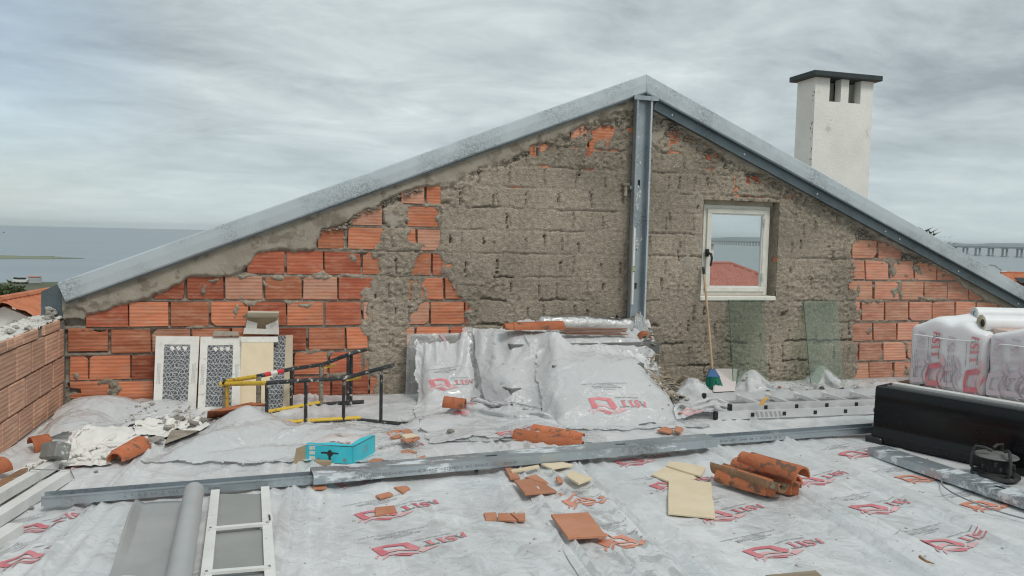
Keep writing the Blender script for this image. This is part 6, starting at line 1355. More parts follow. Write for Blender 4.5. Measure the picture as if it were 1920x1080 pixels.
# ------------------------------------------------------------------ aluminium ladder lying flat
def alu_ladder():
    r = root('extension_ladder', G(1480, 775), 'two part aluminium ladder lying flat behind the steel track', 'ladder')
    d = unit(G(1642, 780) - G(1344, 792)); n = V3(-d[1], d[0], 0); n = n if n[1] > 0 else -n; L = 2.6
    secs = []
    for (px, py), w, z, off in (((1344, 792), .60, .035, 0), ((1389, 779), .42, .105, 0)):
        p = G(px, py, z - .03); secs.append((p, w, z))
    lo, wlo, z1 = secs[0]; hi = G(1389, 777, .075); hi = lo + d * ((hi - lo) @ d) + n * .09
    for base, w, z, tag_ in ((lo, .60, .058, 0), (hi, .42, .092, 1)):
        for k in (0, 1):
            a = base * V3(1, 1, 0) + n * w * k + V3(0, 0, z); MB().beam(a, a + d * L, .025, .062).build('rail', M_ALU, r)
            MB().bev(a - d * .012, (.03, .034, .07), .005, frame_axes(d)).build('end_cap', M_BLACK, r)
            mb = MB(); s = .30
            if k == 0:
                while s < L: mb.box(a + d * s - n * .0135, (.03, .003, .03), frame_axes(d)); s += .28
                mb.build('rung_end', M_BLACK, r)
        s = .30
        while s < L:
            a = base * V3(1, 1, 0) + d * s + V3(0, 0, z); MB().beam(a, a + n * w, .028, .028).build('rung', M_ALU, r); s += .28
    a = lo * V3(1, 1, 0) + V3(0, 0, .058) - n * .0145
    mb = MB()
    for k in range(6): mb.prism([a + d * (.34 + k * .04) + V3(0, 0, -.02), a + d * (.36 + k * .04) + V3(0, 0, -.02), a + d * (.345 + k * .04) + V3(0, 0, .02), a + d * (.325 + k * .04) + V3(0, 0, .02)], -n * .001)
    mb.build('hazard_stripe', M_PVC, r)
    mb = MB(); mb.box(a + d * 1.53, (.17, .002, .04), frame_axes(d)); lb = mb.build('maker_label', M_PVC, r)
alu_ladder()
o = MB().grid(np.array([[lerp(G(1422, 760, .15), G(1440, 747, .2), v) + _r * (u * .035) + V3(0, 0, .03 * math.sin(v * 3)) for v in np.linspace(0, 1, 6)] for u in (0, 1)])).build('strap', mat('orange_strap', (.62, .33, .08), rough=.6)); tag(o, 'short orange strap lying over the aluminium ladder', 'strap')

# ------------------------------------------------------------------ black box with the insulation packs on it
tz = .415; ta, tb_ = G(1644, 723, tz), G(1920, 770, tz); td = unit((tb_ - ta) * V3(1, 1, 0)); tn = V3(-td[1], td[0], 0); tn = tn if tn[0] < 0 else -tn   # tn points to the camera side
tub = root('black_box', (ta[0] + .4, ta[1] - .8, 0), 'large gloss black box with a white bar and a grey tube along its top edge', 'box')
LT_ = 2.6; A = []
prof = [(.0, -.10), (.0, .0), (.012, .03), (.020, .075), (.010, .10), (0.0, .14), (-.004, .28), (-.006, tz - .02), (-.012, tz - .004), (-.03, tz), (-.55, tz)]
rows_ = []
for s in np.linspace(0, LT_, 30): rows_.append([ta * V3(1, 1, 0) + td * s + tn * (a_ + .02) + V3(0, 0, max(z_, .012)) for a_, z_ in prof])
mb = MB(); mb.grid(np.array(rows_)); 
e = rows_[0]; mb.add(e + [e[-1] * V3(1, 1, 0) + V3(0, 0, .012)], [tuple(range(len(e) + 1))]); e = rows_[-1]; mb.add(e + [e[-1] * V3(1, 1, 0) + V3(0, 0, .012)], [tuple(range(len(e) + 1))[::-1]])
o = mb.build('shell', M_GLOSSB, tub); smooth_by_angle(o, 30)
p = ta * V3(1, 1, 0); MB().bev(p + td * .02 + tn * .03 + V3(0, 0, .03), (.12, .05, .06), .012, frame_axes(td)).build('corner_foot', M_BLACK, tub)
MB().tube([p + td * .08 + tn * .004 + V3(0, 0, tz + .008), p + td * LT_ + tn * .004 + V3(0, 0, tz + .008)], .013, 10).build('edge_tube', mat('dark_grey_tube', (.10, .105, .105), rough=.5), tub)
MB().bev(p + td * (.08 + LT_ / 2 - .04) - tn * .055 + V3(0, 0, tz + .022), (LT_ - .1, .05, .026), .005, frame_axes(td)).build('white_bar', M_WPAINT, tub)
MB().lathe([(.0, .03), (.012, .03), (.014, .022), (.02, .02), (.024, 0), (.022, -.004)], p + td * .27 - tn * .09 + V3(0, 0, tz + .018), 12).build('knob', M_BLACK, tub)

M_BALE = mat('bale_wrap', (.66, .62, .635), (.74, .71, .715), scale=3.5, rough=.33, spec=.5, bump=.3, bscale=12); M_BALET = mat('bale_wrap_white', (.80, .80, .80), (.74, .745, .75), scale=4, rough=.4, bump=.4, bscale=14)
def bale(label, s0, s1, h, depth, seed, logos):
    """soft wrapped pack standing on the box between s0 and s1 along its edge"""
    o0 = p - tn * .105 + V3(0, 0, tz + .002); L = s1 - s0; nu, nv = 46, 34
    bm = bmesh.new(); bmesh.ops.create_cube(bm, size=1); bmesh.ops.scale(bm, vec=(L, depth, h), verts=bm.verts[:]); bmesh.ops.bevel(bm, geom=bm.edges[:], offset=.055, segments=5, affect='EDGES', profile=.6)
    bmesh.ops.subdivide_edges(bm, edges=[e for e in bm.edges if e.calc_length() > .1], cuts=10, use_grid_fill=True); bmesh.ops.triangulate(bm, faces=[f for f in bm.faces if len(f.verts) > 4])
    def bulge(x, y, z): 
        tp = np.clip((z / h - .05) * 2.2, 0, 1)
        return tp * (.075 * np.exp(-((x / L + .5 - .36) / .20) ** 2) + .045 * np.exp(-((x / L + .5 - .70) / .11) ** 2) + .03 * (fbm(x * 5, y * 5, 400 + seed, 2) - .5))
    bm.verts.index_update(); c = o0 + td * (s0 + L / 2) - tn * depth / 2 + V3(0, 0, h / 2); vs = []
    co = np.array([v.co[:] for v in bm.verts]); w = fbm(co[:, 0] * 7 + co[:, 2] * 2, co[:, 2] * 7 + co[:, 1] * 3, 410 + seed, 3) - .5; dz = bulge(co[:, 0], co[:, 1], co[:, 2])
    nr_ = co / np.linalg.norm(co / np.array([L, depth, h]), axis=1)[:, None] * .03
    co = co + nr_ * w[:, None] * 1.0; co[:, 2] += dz
    vs = [c + td * x + -tn * y + V3(0, 0, z) for x, y, z in co]
    fs = [[v.index for v in f.verts] for f in bm.faces]; up_ = [f.normal.z > .45 for f in bm.faces]; bm.free()
    r = root('insulation_pack', o0 + td * (s0 + L / 2), label, 'insulation pack', 'insulation packs on the black box'); mb = MB(); mb.add(vs, fs); mb.m = [1 if u else 0 for u in up_]
    mb.build('pack_body', [M_BALE, M_BALET], r, smooth=True)
    f0 = o0 + td * s0
    def surf(a, b): return f0 + np.outer(a, td) + tn * .0175 + np.outer(b, V3(0, 0, 1))
    for u, v, sc_, m_, only in logos:
        k = logo(surf, (u - s0, v), (0.0, 1.0), r, m_, sc_, only)
    # seam of the wrap
    mb = MB(); mb.tube([f0 + td * t_ * L + tn * .014 + V3(0, 0, h - .065 + .004 * math.sin(t_ * 9)) for t_ in np.linspace(.08, .92, 14)], .004, 6); mb.build('wrap_seam', M_BALET, r)
    return r
MV = [M_MAUVE, M_MAUVE, M_MAUVE]
# edge coordinate of a picture column on the pack plane
def sof(px, py): q = G(px, py, tz); return float((q - p) @ td)
sa, sb = .27, .27 + .0
def s_at(px, yy):
    dirn = ray(px, yy); o0 = p - tn * .105; # ray and vertical plane through o0 along td
    tt = (o0 @ tn) / (dirn @ tn); return float((dirn * tt - o0) @ td)
sa, sb = s_at(1702, 690), s_at(1848, 700); hb = .44
bale('wrapped insulation pack with two red upright prints, nearest the gable', sa, sb, hb, .62, 1, [(s_at(1762, 700), .02, .40, None, None), (s_at(1834, 720), .015, .40, None, None), (s_at(1790, 700), .03, .37, MV, (0, 1)), (s_at(1733, 700), .03, .38, MV, (0, 1))])
bale('wrapped insulation pack with faded mauve prints, cut by the picture edge', sb + .003, sb + .85, hb + .0, .60, 2, [(s_at(1878, 725), .02, .40, MV, None), (s_at(1910, 725), .03, .40, MV, (0, 1)), (s_at(1936, 725), .03, .36, MV, None)])
def roll(label, c, dirn, L, rad, m, core=True, grp='rolls lying on the insulation packs'):
    dirn = unit(dirn); a = c - dirn * L / 2; r = root('membrane_roll', c - V3(0, 0, rad), label, 'roll', grp); ax = frame_axes(dirn); mb = MB(); n = 30
    th = np.linspace(0, 2 * math.pi, n + 1); S = np.linspace(0, L, 12)
    A = np.array([[a + dirn * s + (ax[1] * math.cos(t_) + ax[2] * math.sin(t_)) * rad * (1 + .02 * (vn(s * 8, t_ * 2, 7) - .5)) for t_ in th] for s in S]); mb.grid(A)
    mb.build('wrap', m, r, smooth=True)
    mb = MB(); turns = 5 if core else 3; pts = []
    for k in range(turns): 
        ro, ri = rad * (1 - k / turns * .55), rad * (1 - (k + .8) / turns * .55); 
        R2 = [[a + (ax[1] * math.cos(t_) + ax[2] * math.sin(t_)) * q + dirn * (.002 * k) for t_ in th] for q in (ro, ri)]; mb.grid(np.array(R2))
    mb.build('wound_end', M_CREAM if core else m, r); MB().tube([a + dirn * .012, a + dirn * .06], rad * .46, 16).build('core', M_BLACK if core else m, r)
    return r
rc = ray(1850, 602) * 5.15 + V3(0, 0, HC); rc2 = rc + CR * .55
roll('white membrane roll with an open end lying on the insulation packs', (rc + rc2) / 2 + V3(.0, 0, -.02), CR * V3(1, 1, 0), .62, .056, M_BALET)
rc = ray(1830, 581) * 5.5 + V3(0, 0, HC); roll('soft wrapped bundle behind the white membrane roll', rc + unit(CR * V3(1, 1, 0)) * .32 + V3(0, 0, -.03), CR * V3(1, 1, 0), .66, .05, M_BALET, False)
q = ray(1900, 622) * 5.1 + V3(0, 0, HC); o = MB().bev(q + V3(.12, -.02, -.01), (.5, .3, .06), .006, frame_axes(CR * V3(1, 1, 0))).build('foam_board', mat('pink_foam', (.56, .42, .36), (.60, .46, .40), scale=5, rough=.8)); tag(o, 'pinkish board under the white membrane roll', 'board')

# ------------------------------------------------------------------ cable reel
cb = G(1866, 893, .03); r = root('cable_reel', cb, 'dusty black cable reel with bent tube handles on the floor', 'cable reel')
M_RUB = mat('dusty_rubber', (.022, .022, .023), (.05, .05, .05), scale=12, rough=.6, c3=(.15, .15, .145), c3scale=16, c3th=.62)
zt2 = up(cb, 853)[2]; hh = zt2 - cb[2]; k = .118
MB().lathe([(0, .0), (k * 1.08, 0), (k * 1.12, .008), (k * 1.1, .022), (k * .78, .028), (k * .76, .036), (0, .036)], cb, 28).build('base_disc', M_RUB, r)
mb = MB(); pr = [(k * .60, .036)]
for i in range(14): z_ = .04 + i * (hh - .05) / 14; pr += [(k * .60, z_), (k * .64, z_ + .004), (k * .60, z_ + .008)]
mb.lathe(pr + [(k * .6, hh)], cb, 28); mb.build('wound_cable', M_RUB, r, smooth=True)
MB().lathe([(0, hh + .006), (k * .3, hh + .008), (k * .95, hh + .002), (k * 1.0, hh - .004), (k * .96, hh - .009), (0, hh - .007)], cb, 32).build('top_disc', mat('dusty_grey_disc', (.12, .12, .115), (.17, .17, .16), scale=9, rough=.7), r)
for a_ in (0.5, 2.6, 4.45):
    dd = V3(math.cos(a_), math.sin(a_), 0); ee = V3(math.cos(a_ + .9), math.sin(a_ + .9), 0)
    MB().tube([cb + dd * k * .95 + V3(0, 0, .03), cb + dd * k * 1.12 + V3(0, 0, hh * .4), cb + dd * k * 1.12 + V3(0, 0, hh * .95), cb + dd * k * .98 + V3(0, 0, hh + .045), cb + dd * k * .5 + ee * k * .2 + V3(0, 0, hh + .045), cb + dd * k * .1 + ee * k * .3 + V3(0, 0, hh + .03)], .0095, 8).build('handle', M_RUB, r)
s0 = cb + V3(0, -k * .98, 0); mb = MB(); mb.tube([s0 + V3(.012 * math.cos(i * 1.5), .012 * math.sin(i * 1.5), .02 + i * .002) for i in range(45)], .003, 5); mb.build('coil_spring', M_BLACK, r)
path = [(1842, 893), (1815, 888), (1790, 889), (1768, 896), (1763, 905), (1772, 916), (1800, 932), (1850, 952), (1900, 968), (1975, 985)]
pts = []; 
for i in range(len(path) - 1):
    for t_ in np.linspace(0, 1, 6)[:-1]: 
        x_, y_ = lerp(np.array(path[i], float), np.array(path[i + 1], float), t_); q = G(x_, y_, .06 if 1775 < x_ < 1842 else .035); pts.append(q)
pts = [sum(pts[max(0, i - 3):i + 4]) / len(pts[max(0, i - 3):i + 4]) for i in range(len(pts))]
o = MB().tube(pts, .004, 6).build('power_cable', M_INK); tag(o, 'thin grey cable looping from the reel over the short stud', 'cable')

# ------------------------------------------------------------------ the covered pile in the middle and its sheets
def carton(c, size, rot, label, m=None):
    ax = frame_axes(V3(math.cos(rot), math.sin(rot), 0)); r = root('carton', np.asarray(c) - V3(0, 0, size[2] / 2), label, 'carton'); MB().bev(c, size, .006, ax).build('body', m or M_CARD, r)
    MB().box(np.asarray(c) + V3(0, 0, size[2] / 2 + .001), (size[0] * .98, .06, .002), ax).build('tape', M_PAPER, r); return r
M_GREYC = mat('grey_carton', (.13, .13, .128), (.18, .18, .175), scale=4, rough=.8)
zt_ = W(1080, 634, 6.3)[2] - .02
carton((2.15, 6.46, .25), (.80, .42, zt_ - .02), .02, 'grey carton under the milky cover at the back left of the pile', M_GREYC)
carton((2.86, 6.46, .25), (.56, .42, zt_ - .02), -.03, 'grey carton under the milky cover at the back right of the pile', M_GREYC)
carton((1.78, 6.02, .115), (.42, .34, .20), .35, 'grey carton under the clear film at the left foot of the pile', M_GREYC)
carton((2.38, 5.98, .2), (.80, .36, .38), .02, 'grey carton behind the printed bag of the pile', M_GREYC)
st_box(1.75, 3.14, 6.25, 6.81, zt_)
st_box(1.98, 2.78, 5.80, 6.22, .40); st_box(1.57, 1.99, 5.85, 6.19, .225, .35); st_dome(1.72, 6.12, .3, .24, .34)
lo = G(922, 742, .02); hi = W(944, 690, 6.16); o = MB().beam(lo, hi + (hi - lo) * .1, .05, .03).build('steel_offcut', M_BLACK); tag(o, 'dark steel offcut leaning under the clear film on the left of the pile', 'steel offcut')
# clear film hanging at the left front
PB = lambda u, v: v > .93
P = cloth([(1.05, 5.02), (2.10, 4.88), (2.20, 6.30), (1.45, 6.72)], .022, 1.16, 190, 7, 1, noise=.03, pins=PB, flat=True); splat(P)
sheet(P, 'clear_film', M_FILMT, 'thin clear film hanging over the left front of the covered pile', 'plastic film')
# the sloping sack of boards in front, right
U_ = (HXX - 1.88) / (2.92 - 1.88); V_ = (HYY - 5.30) / (6.02 - 5.30); stamp(.03 + .42 * np.sin(np.clip(V_, 0, 1) * 1.45) ** .95 * (1 - .45 * np.abs(2 * U_ - .9) ** 2.6) + .03 * (fbm(HXX * 5, HYY * 5, 71, 2) - .5), (U_ > 0.0) & (U_ < 1.0) & (V_ > 0) & (V_ < 1.15))
# milky cover over the top
xp, zp = W(1193, 582, 6.68)[0], W(1193, 582, 6.68)[2]
P = cloth([(1.30, 5.62), (3.50, 5.55), (3.46, 6.76), (1.60, 6.76)], .024, 1.11, 190, 8, 2, noise=.03, pins=lambda u, v: (v > .975) & (u > .2) & (u < .9), flat=True); splat(P)
sheet(P, 'cover_sheet', M_FILM, 'milky plastic cover draped over the top of the pile and up the steel stud', 'plastic sheet', rag=3)
q0, q1 = V3(2.02, 5.50, .03), V3(2.74, 5.46, .03); q2, q3 = V3(2.76, 5.93, .30), V3(2.10, 5.97, .30); nn = unit(np.cross(q1 - q0, q3 - q0)); r = root('foam_board', (q0 + q1) / 2, 'pale foam boards leaning inside the printed sack sheet of the pile', 'board')
for k in range(3): MB().prism([q0 - nn * .055 * k, q1 - nn * .055 * k, q2 - nn * .055 * k, q3 - nn * .055 * k], -nn * .05).build('board', bpy.data.materials.get('pale_foam') or mat('pale_foam', (.60, .585, .575), (.66, .645, .63), scale=4, rough=.8), r)
P = cloth([(1.70, 5.16), (2.98, 5.06), (3.10, 6.12), (1.90, 6.22)], .022, 1.10, 150, 7, 3, noise=.02, pins=lambda u, v: v > .96); splat(P)
o = sheet(P, 'printed_sheet', M_FILMW, 'white sack sheet with a red print on the sloping right front of the pile', 'plastic sheet', rag=9, hole=lambda u, v, Q: ((u - .62) / .045) ** 2 + ((v - .13) / .035) ** 2 + .5 * np.sin(u * 90) * np.sin(v * 70) < 1)
PR_LOGO = [(P, o, 1100, 766, (1192, 763), .50)]
# film bunched up against the stud behind the pile
A = []
for v in np.linspace(0, 1, 22):
    zz = lerp(.40, zp, v); w = lerp(.15, .055, v ** 1.3); A.append([V3(xp + u * w, 6.66 - .05 * math.cos(u * 1.5) - .05 * (1 - v) + .022 * math.sin(u * 9 + v * 4), zz - .06 * abs(u) * v) for u in np.linspace(-1, 1, 26)])
mb = MB(); mb.grid(np.array(A)); tag(mb.build('film_bunch', M_FILMW, smooth=True), 'bunched up milky film standing against the steel stud behind the pile', 'plastic film')
# things lying on the cover
def on(px, py, lift=0.0):
    """picture point on the draped surface"""
    d = ray(px, py); 
    for t_ in np.linspace(3, 9, 1200):
        q = V3(d[0] * t_, d[1] * t_, HC + d[2] * t_)
        if q[2] < bil(HG, np.array([q[0]]), np.array([q[1]]))[0]: return q + V3(0, 0, lift)
    return q
a, b = on(1053, 630), on(946, 630); z_ = max(a[2], b[2]) + .035; put_tile(W(1055, 624, 6.35) * V3(1, 1, 0) + V3(0, 0, z_), W(945, 622, 6.35) * V3(1, 1, 0) + V3(0, 0, z_), 'barrel tile lying on top of the milky cover of the pile', 1, 0, 'clay roof tiles lying about')
put_tile(W(1206, 632, 6.45) + V3(.0, 0, 0), W(1212, 640, 6.25), 'barrel tile end at the top right corner of the covered pile', 2, .3, 'clay roof tiles lying about')
rg_ = random.Random(6)
for k in range(5):
    a, b = W(1056 + rg_.uniform(-4, 6), 628, 6.4 + k * .012), W(1166 + rg_.uniform(-8, 14), 630, 6.37 + k * .012); z_ = zt_ + .045 + .012 * k
    o = MB().beam(V3(a[0], a[1], z_), V3(b[0], b[1], z_ - .01), .045, .007).build('slat', mat('copper_brown_slat', (.25, .14, .10), (.34, .20, .15), scale=6, rough=.7) if k == 0 else bpy.data.materials['copper_brown_slat']); tag(o, ('lowest', 'second lowest', 'middle', 'second highest', 'topmost')[k] + ' thin brown slat of the bundle beside the tile on the pile', 'slat', 'thin slats on top of the pile')
a, b = W(1004, 606, 6.62), W(1190, 610, 6.60); r = root('wrapped_roll', (a + b) / 2, 'long roll wrapped in white film lying behind the tile on top of the pile', 'roll')
mb = MB(); S = np.linspace(0, 1, 50); th = np.linspace(0, 2 * math.pi, 33); x = unit(b - a); ax = frame_axes(x)
A = np.array([[lerp(a, b, s) + (ax[1] * math.cos(t_) + ax[2] * math.sin(t_)) * (.074 + .016 * (ridge(s * 9 + t_ * .5, t_ * 1.5, 5, 3) - .3) + .014 * math.sin(s * 5)) * min(1, (s * 14 + .35), ((1 - s) * 14 + .35)) for t_ in th] for s in S]); mb.grid(A); mb.build('film_wrap', M_FILMW, r, smooth=True)
MB().tube([a + x * .05, b - x * .05], .045, 16).build('core', M_CREAM, r)
# board wrapped in film on the left, with a sack in front
a, b, c, d, n = lean((768, 742), (905, 738), (766, 627), (915, 624), .06, D - .09); r = root('wrapped_board', (a + b) / 2, 'pale board wrapped in film standing on the wall left of the pile', 'board')
slab((a, b, c, d), n, .05, .03, .97).build('panel', mat('pale_board', (.60, .56, .50), (.66, .62, .57), scale=4, rough=.8), r)
Q = np.array([[quad_pt((a, b, c, d), u, v) - n * (.012 + .02 * ridge(u * 3 + v * 2, v * 3 - u, 61, 3)) + _r * (.05 * (u - .5) * (1 - v)) for v in np.linspace(0, 1.01, 30)] for u in np.linspace(-.02, 1.03, 44)])
mb = MB(); mb.grid(Q); mb.build('film_front', M_FILMT, r, smooth=True)
Q = np.array([[quad_pt((a, b, c, d), u + (v < .55) * (u - .0) * 0, v) - n * (.03 + .05 * math.sin(v * 3) * s) + _r * 0 for v in np.linspace(.0, 1.0, 16)] for u, s in zip(np.linspace(.72, 1.16, 16), np.linspace(0, 1, 16))]); mb = MB(); mb.grid(Q); mb.build('film_flap', M_FILM, r, smooth=True)
arc = [quad_pt((a, b, c, d), .36 + .10 * math.sin(t_ * 2.6), 1 - .42 * t_) - n * .036 for t_ in np.linspace(0, 1, 14)]; Wd = quad_pt((a, b, c, d), .40, .5) - quad_pt((a, b, c, d), .36, .5); mb = MB(); mb.grid(np.array([[q + Wd * s for q in arc] for s in (0, 1)])); mb.build('printed_arc', M_PINK, r)
# sack in front of it: stamped as a leaning hump
bx0, bx1 = G(790, 758)[0], G(885, 758)[0]
U_ = (HXX - bx0) / (bx1 - bx0); V_ = (HYY - 6.06) / .46; hump = .02 + .42 * np.clip(V_, 0, 1) ** .9 * (1 - .18 * (2 * U_ - 1) ** 2); stamp(hump, (U_ > 0) & (U_ < 1) & (V_ > 0) & (V_ < 1.0))
st_box(.98, 1.74, 6.52, 6.74, .45)
P = cloth([(bx0 - .16, 5.88), (bx1 + .10, 5.86), (bx1 + .05, 6.60), (bx0 - .04, 6.60)], .021, 1.10, 120, 7, 4, noise=.008, pins=PB); splat(P)
o = sheet(P, 'printed_sheet', M_FILMW, 'white sack with a red print leaning on the wrapped board left of the pile', 'plastic sheet', rag=9); PR_LOGO.append((P, o, 800, 728, (880, 722), .40))
# folded sheet spilling to the floor between sack and pile
st_dome(1.35, 5.85, .22, .16, .10, .4); st_dome(1.62, 5.62, .3, .12, .09, -.6); st_dome(1.05, 5.55, .3, .15, .07, .2)
P = cloth([(.80, 5.02), (1.98, 5.02), (1.75, 5.95), (.98, 6.15)], .022, 1.10, 120, 6, 5, noise=.02); splat(P)
o = sheet(P, 'printed_sheet', M_FILMW, 'creased white sheet with red prints spilling onto the floor between sack and pile', 'plastic sheet', rag=10); PR_LOGO += [(P, o, 850, 775, (915, 752), .36), (P, o, 935, 818, (1010, 800), .36)]
for P_, o_, x_, y_, e_, s_ in PR_LOGO: cloth_logo(P_, o_, x_, y_, e_, None, s_)
q = on(850, 770, .02); put_tile(q + _r * -.10 + V3(0, 0, .03), q + _r * .11 + V3(0, -.03, .02), 'short barrel tile lying on the creased sheet left of the pile', 2, .1, 'clay roof tiles lying about')
# the big mound of film at the left of the steel track
tipx, tipy = G(462, 812)[:2]; tz_ = up(G(462, 812), 757)[2]
st_cone(tipx, tipy, .34, tz_, 1.0); st_dome(-.35, 5.25, .55, .16, .13, .75); st_dome(.15, 5.35, .5, .25, .08, 0); st_dome(-.1, 4.95, .7, .10, .07, .12); st_dome(.55, 5.15, .35, .2, .055, .3)
P = cloth([(-1.0, 4.72), (.72, 4.72), (.98, 5.62), (-.52, 5.98)], .024, 1.07, 110, 7, 6, noise=.02); splat(P)
sheet(P, 'plastic_sheet', M_FILMW, crum=.009, label='big crumpled milky sheet heaped between the ladder and the long track', cat='plastic sheet', rag=9)
# sheet heaped against the parapet corner
st_dome(-1.38, 6.25, .30, .28, .15); st_dome(-1.0, 6.30, .35, .18, .10); st_dome(-1.42, 5.85, .2, .35, .12); st_dome(-1.2, 5.45, .25, .2, .10); st_dome(-1.5, 5.3, .14, .2, .12)
P = cloth([(-1.62, 5.42), (-.86, 5.72), (-.70, 6.60), (-1.62, 6.70)], .023, 1.14, 110, 6, 7, noise=.03); splat(P)
sheet(P, 'plastic_sheet', M_FILMW, crum=.009, label='rumpled white sheet heaped in the corner under the brick parapet', cat='plastic sheet', rag=9)
P = cloth([(-1.50, 4.78), (-1.08, 4.95), (-.92, 5.62), (-1.30, 5.48)], .015, 1.65, 120, 6, 8, noise=.07, lift=.06, bend=.1); splat(P)
M_CLOTH = mat('white_cloth', (.76, .745, .71), (.70, .68, .64), scale=8, rough=.9, spec=.1, bump=.3, bscale=60)
sheet(P, 'crumpled_cloth', M_CLOTH, crum=.012, label='crumpled off white cloth by the ends of the white battens', cat='cloth', rag=5)
P = cloth([(-.98, 5.42), (-.58, 5.60), (-.66, 5.88), (-1.02, 5.84)], .016, 1.5, 100, 6, 12, noise=.05, bend=.1); splat(P)
sheet(P, 'crumpled_cloth', M_CLOTH, crum=.012, label='crumpled white cloth scrap on the rumpled sheet left of the cartons', cat='cloth', rag=4)
# bags and film along the wall at the right
q = G(1298, 757); st_dome(q[0], q[1], .14, .12, .22)
P = cloth([(q[0] - .20, q[1] - .2), (q[0] + .20, q[1] - .2), (q[0] + .18, q[1] + .16), (q[0] - .18, q[1] + .16)], .016, 1.55, 110, 6, 9, noise=.05, bend=.12); splat(P)
sheet(P, 'plastic_bag', M_FILMW, crum=.012, label='crumpled white plastic bag left of the broom', cat='plastic bag', rag=3)
q = G(1310, 792); st_dome(q[0], q[1], .22, .16, .09)
P = cloth([(2.75, 5.28), (3.35, 5.42), (3.55, 6.02), (2.98, 5.95)], .02, 1.25, 110, 6, 10, noise=.04); splat(P)
o = sheet(P, 'printed_sheet', M_FILMW, 'white film heap with a pink print between the pile and the aluminium ladder', 'plastic sheet', rag=3); cloth_logo(P, o, 1292, 790, (1340, 775), [M_PINK, M_PINK, M_INK], .36)
for k in range(9): st_dome(3.5 + k * .27, 6.42 + .08 * math.sin(k * 2.1), .2, .12, .025 + .02 * math.sin(k * 1.7 + 1))
st_cone(5.08, 6.56, .2, .22, 1.0); st_cone(4.25, 6.5, .22, .2, .9)
P = cloth([(3.75, 6.14), (5.95, 6.10), (5.95, 6.66), (3.85, 6.68)], .024, 1.16, 110, 6, 11, noise=.022); splat(P)
sheet(P, 'plastic_sheet', M_FILMW, 'crumpled white sheet along the foot of the gable behind the glass sheets', 'plastic sheet', rag=12)
q0, q1, q2, q3 = G(1352, 738), G(1374, 738), W(1385, 690, D - .06), W(1345, 692, D - .06)
o = MB().prism([G(1340, 735, .03), G(1378, 733, .03), W(1383, 692, D - .05), W(1344, 692, D - .05)], (0, .03, 0)).build('foam_offcut', mat('pinkish_foam_sheet', (.62, .55, .54), (.68, .61, .60), scale=4, rough=.8)); tag(o, 'pinkish white foam offcut leaning behind the broom', 'foam offcut')
# open carton of thin tiles at the right flank of the pile
a, b = G(1246, 770, .05), W(1206, 698, 6.28); x = unit(b - a); ax = frame_axes(x, unit(V3(-.3, -.8, .5))); c = (a + b) / 2; L = np.linalg.norm(b - a); r = root('tile_box', a, 'torn brown carton full of thin tiles at the right flank of the pile', 'carton')
for k in range(7): MB().box(c + ax[1] * (.045 - .014 * k) + ax[2] * .01, (L * .92, .007, .10), ax).build('tile', M_BAND if k % 2 else M_CREAM, r)
MB().box(c - ax[1] * .062, (L, .006, .12), ax).build('carton_side', M_PAPER, r); mb = MB(); mb.box(c + ax[1] * .056, (L, .006, .12), ax); mb.box(c - ax[2] * .05, (L, .11, .005), ax); mb.build('carton_side', M_CARD, r)
mb = MB(); mb.prism([b + ax[1] * .06 + ax[2] * .05, b - ax[1] * .06 + ax[2] * .05, b - ax[1] * .05 + ax[2] * .07 + x * .07, b + ax[1] * .05 + ax[2] * .08 + x * .09], ax[2] * .004); mb.prism([b - ax[1] * .06, b - ax[1] * .06 + ax[2] * .06, b - ax[1] * .10 + ax[2] * .07 + x * .06, b - ax[1] * .10 + x * .05], ax[1] * .004); mb.build('torn_flap', M_CARD, r)

SURF = lambda x, y: bil(HG, np.asarray(x, float), np.asarray(y, float)) + .004
for p_, l_, m_, lf in LATER: flat(p_, l_, m_, 'tile_shard', 'tile shard', gs, lift=lf)

# ------------------------------------------------------------------ rubble, one piece at a time where it shows
rg = np.random.default_rng(41); meshes = []
for k in range(8):
    mb = MB(); rock(mb, V3(0, 0, 0), 1.0, 5000 + k, .55); me = bpy.data.meshes.new('mortar_lump'); me.from_pydata(mb.v, [], mb.f); me.materials.append(M_RUBBLE); meshes.append(me)
def lump(px, py, s, name='mortar_lump', lab='', m=None, grp='mortar lumps and plaster bits on the sheets'):
    g0 = on(px, py); o = bpy.data.objects.new(name, meshes[rg.integers(8)]); COL.objects.link(o); o.location = tuple(g0 + V3(0, 0, s * .3)); o.scale = (s * rg.uniform(.8, 1.5), s, s); o.rotation_euler = (0, 0, rg.uniform(0, 6.28))
    tag(o, lab, 'rubble', grp); return o
for x, y, s, l in ((333, 790, .055, 'larger grey mortar lump in front of the first crazed carton'), (362, 797, .05, 'grey mortar lump left of the red clay slab'), (318, 804, .045, 'grey mortar lump below the bent wire hook'), (383, 790, .035, 'mortar lump touching the red clay slab'), (300, 796, .02, 'mortar crumb beside the bent wire hook'), (262, 800, .022, 'mortar crumb left of the bent wire hook'), (292, 828, .05, 'flat mortar slab piece behind the single barrel tile'), (775, 840, .02, 'grey crumb by the terracotta pair'), (744, 794, .022, 'grey crumb above the terracotta heap'), (845, 812, .04, 'grey stone under the creased sheet'), (180, 886, .018, 'grey crumb beside the single barrel tile'), (57, 955, .02, 'grey crumb beside the white battens'), (893, 884, .02, 'plaster crumb against the long stained stud')): lump(x, y, s, 'mortar_lump', l)
o = MB().hexa([G(x, y, .035) for x, y in ((309, 834), (352, 818), (375, 808), (320, 806))], [G(x, y, .075) for x, y in ((309, 832), (350, 817), (372, 807), (322, 806))]).build('mortar_slab', M_BAND); tag(o, 'flat grey mortar slab half under the heaped milky sheet', 'mortar slab')
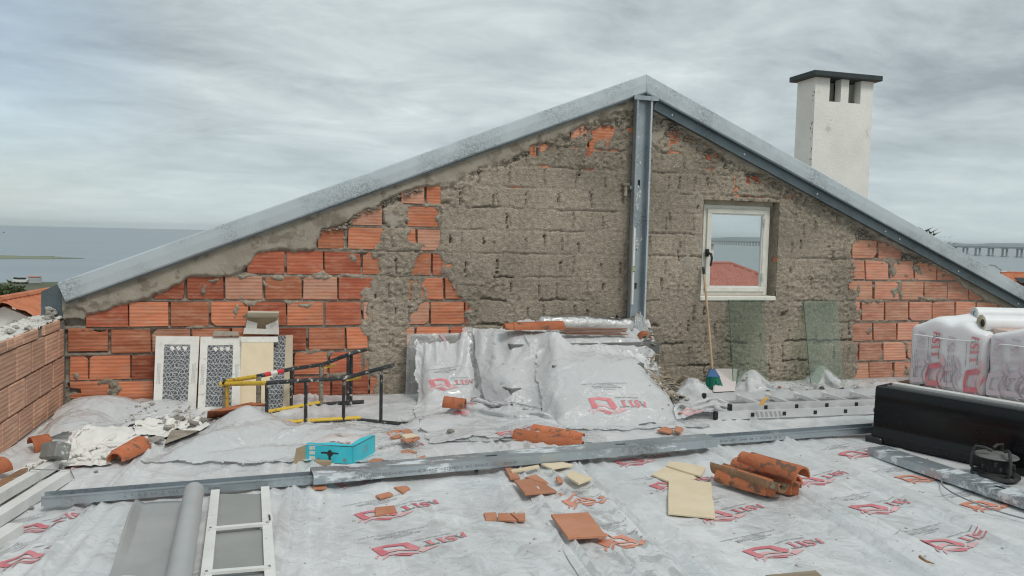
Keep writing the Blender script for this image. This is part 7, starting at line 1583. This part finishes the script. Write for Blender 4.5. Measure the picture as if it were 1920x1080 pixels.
hk = [G(x, y, .05) for x, y in ((312, 786), (306, 783), (243, 798), (241, 801), (250, 804))]; o = MB().tube(hk[::-1] + [], .007, 6).build('wire_hook', M_BLACK); tag(o, 'bent dark steel wire hook lying on the rubble', 'wire')
o = MB().tube([G(312, 786, .05), G(313, 797, .05), G(308, 801, .05), G(284, 801, .05)], .007, 6).build('wire_hook', M_BLACK); tag(o, 'short dark wire end beside the bent wire hook', 'wire')
mb = MB()
for i in range(420):
    if i < 200: x, y, s = rg.uniform(235, 410), rg.normal(796, 9), abs(rg.normal()) * .007 + .004
    elif i < 330: x, y, s = rg.uniform(1200, 1290), rg.normal(748, 14), abs(rg.normal()) * .010 + .005
    else: x, y, s = rg.uniform(1300, 1640), rg.normal(731, 6), abs(rg.normal()) * .008 + .005
    g0 = G(x, y); 
    if g0[1] > D - .06: continue
    z = float(bil(HG, np.array([g0[0]]), np.array([g0[1]]))[0]); rock(mb, V3(g0[0], g0[1], z + s * .3), s, 7000 + i, .5)
for i in range(150):
    x, y = rg.uniform(520, 1900), rg.uniform(860, 1075); g0 = G(x, y); z = float(FZ(g0[0], g0[1])); s = abs(rg.normal()) * .0035 + .0025; rock(mb, V3(g0[0], g0[1], z + s * .3), s, 9000 + i, .6)
mb.build('plaster_crumbs', M_RUBBLE, kind='stuff')
mb = MB()
for i in range(90):
    x, y = rg.uniform(1208, 1280), rg.uniform(718, 775); g0 = G(x, y)
    if g0[1] > D - .08: continue
    z = float(bil(HG, np.array([g0[0]]), np.array([g0[1]]))[0]); mb.box(V3(g0[0], g0[1], z + rg.uniform(.005, .05)), (rg.uniform(.05, .18), rg.uniform(.015, .05), .006), frame_axes(unit(rg.normal(size=3) * V3(1, 1, .3)), unit(V3(rg.normal() * .3, rg.normal() * .3, 1))))
mb.build('splinters', mat('splintered_wood', (.27, .22, .16), (.42, .37, .29), scale=12, rough=.9, randv=.0), kind='stuff')
for k, (x, y, s) in enumerate(((1462, 727, .03), (1275, 776, .02))):
    o = lump(x, y, s, 'brick_bit', ('small orange brick bit on the sheet between the glass sheets', 'small brick bit near the white bag')[k]); o.data = o.data.copy(); o.data.materials[0] = M_TERRA

# ------------------------------------------------------------------ sea air
mh = bpy.data.materials.new('sea_air'); mh.use_nodes = True; nt = mh.node_tree; nt.nodes.clear(); o_ = nt.nodes.new('ShaderNodeOutputMaterial'); pv = nt.nodes.new('ShaderNodeVolumePrincipled')
pv.inputs['Color'].default_value = (.86, .92, .95, 1); pv.inputs['Density'].default_value = 6.0e-5; pv.inputs['Anisotropy'].default_value = .1; nt.links.new(pv.outputs[0], o_.inputs['Volume'])
mb = MB(); mb.box((0, 5500, 30.5), (32600, 21600, 99)); hz = mb.build('haze', mh, kind='stuff')
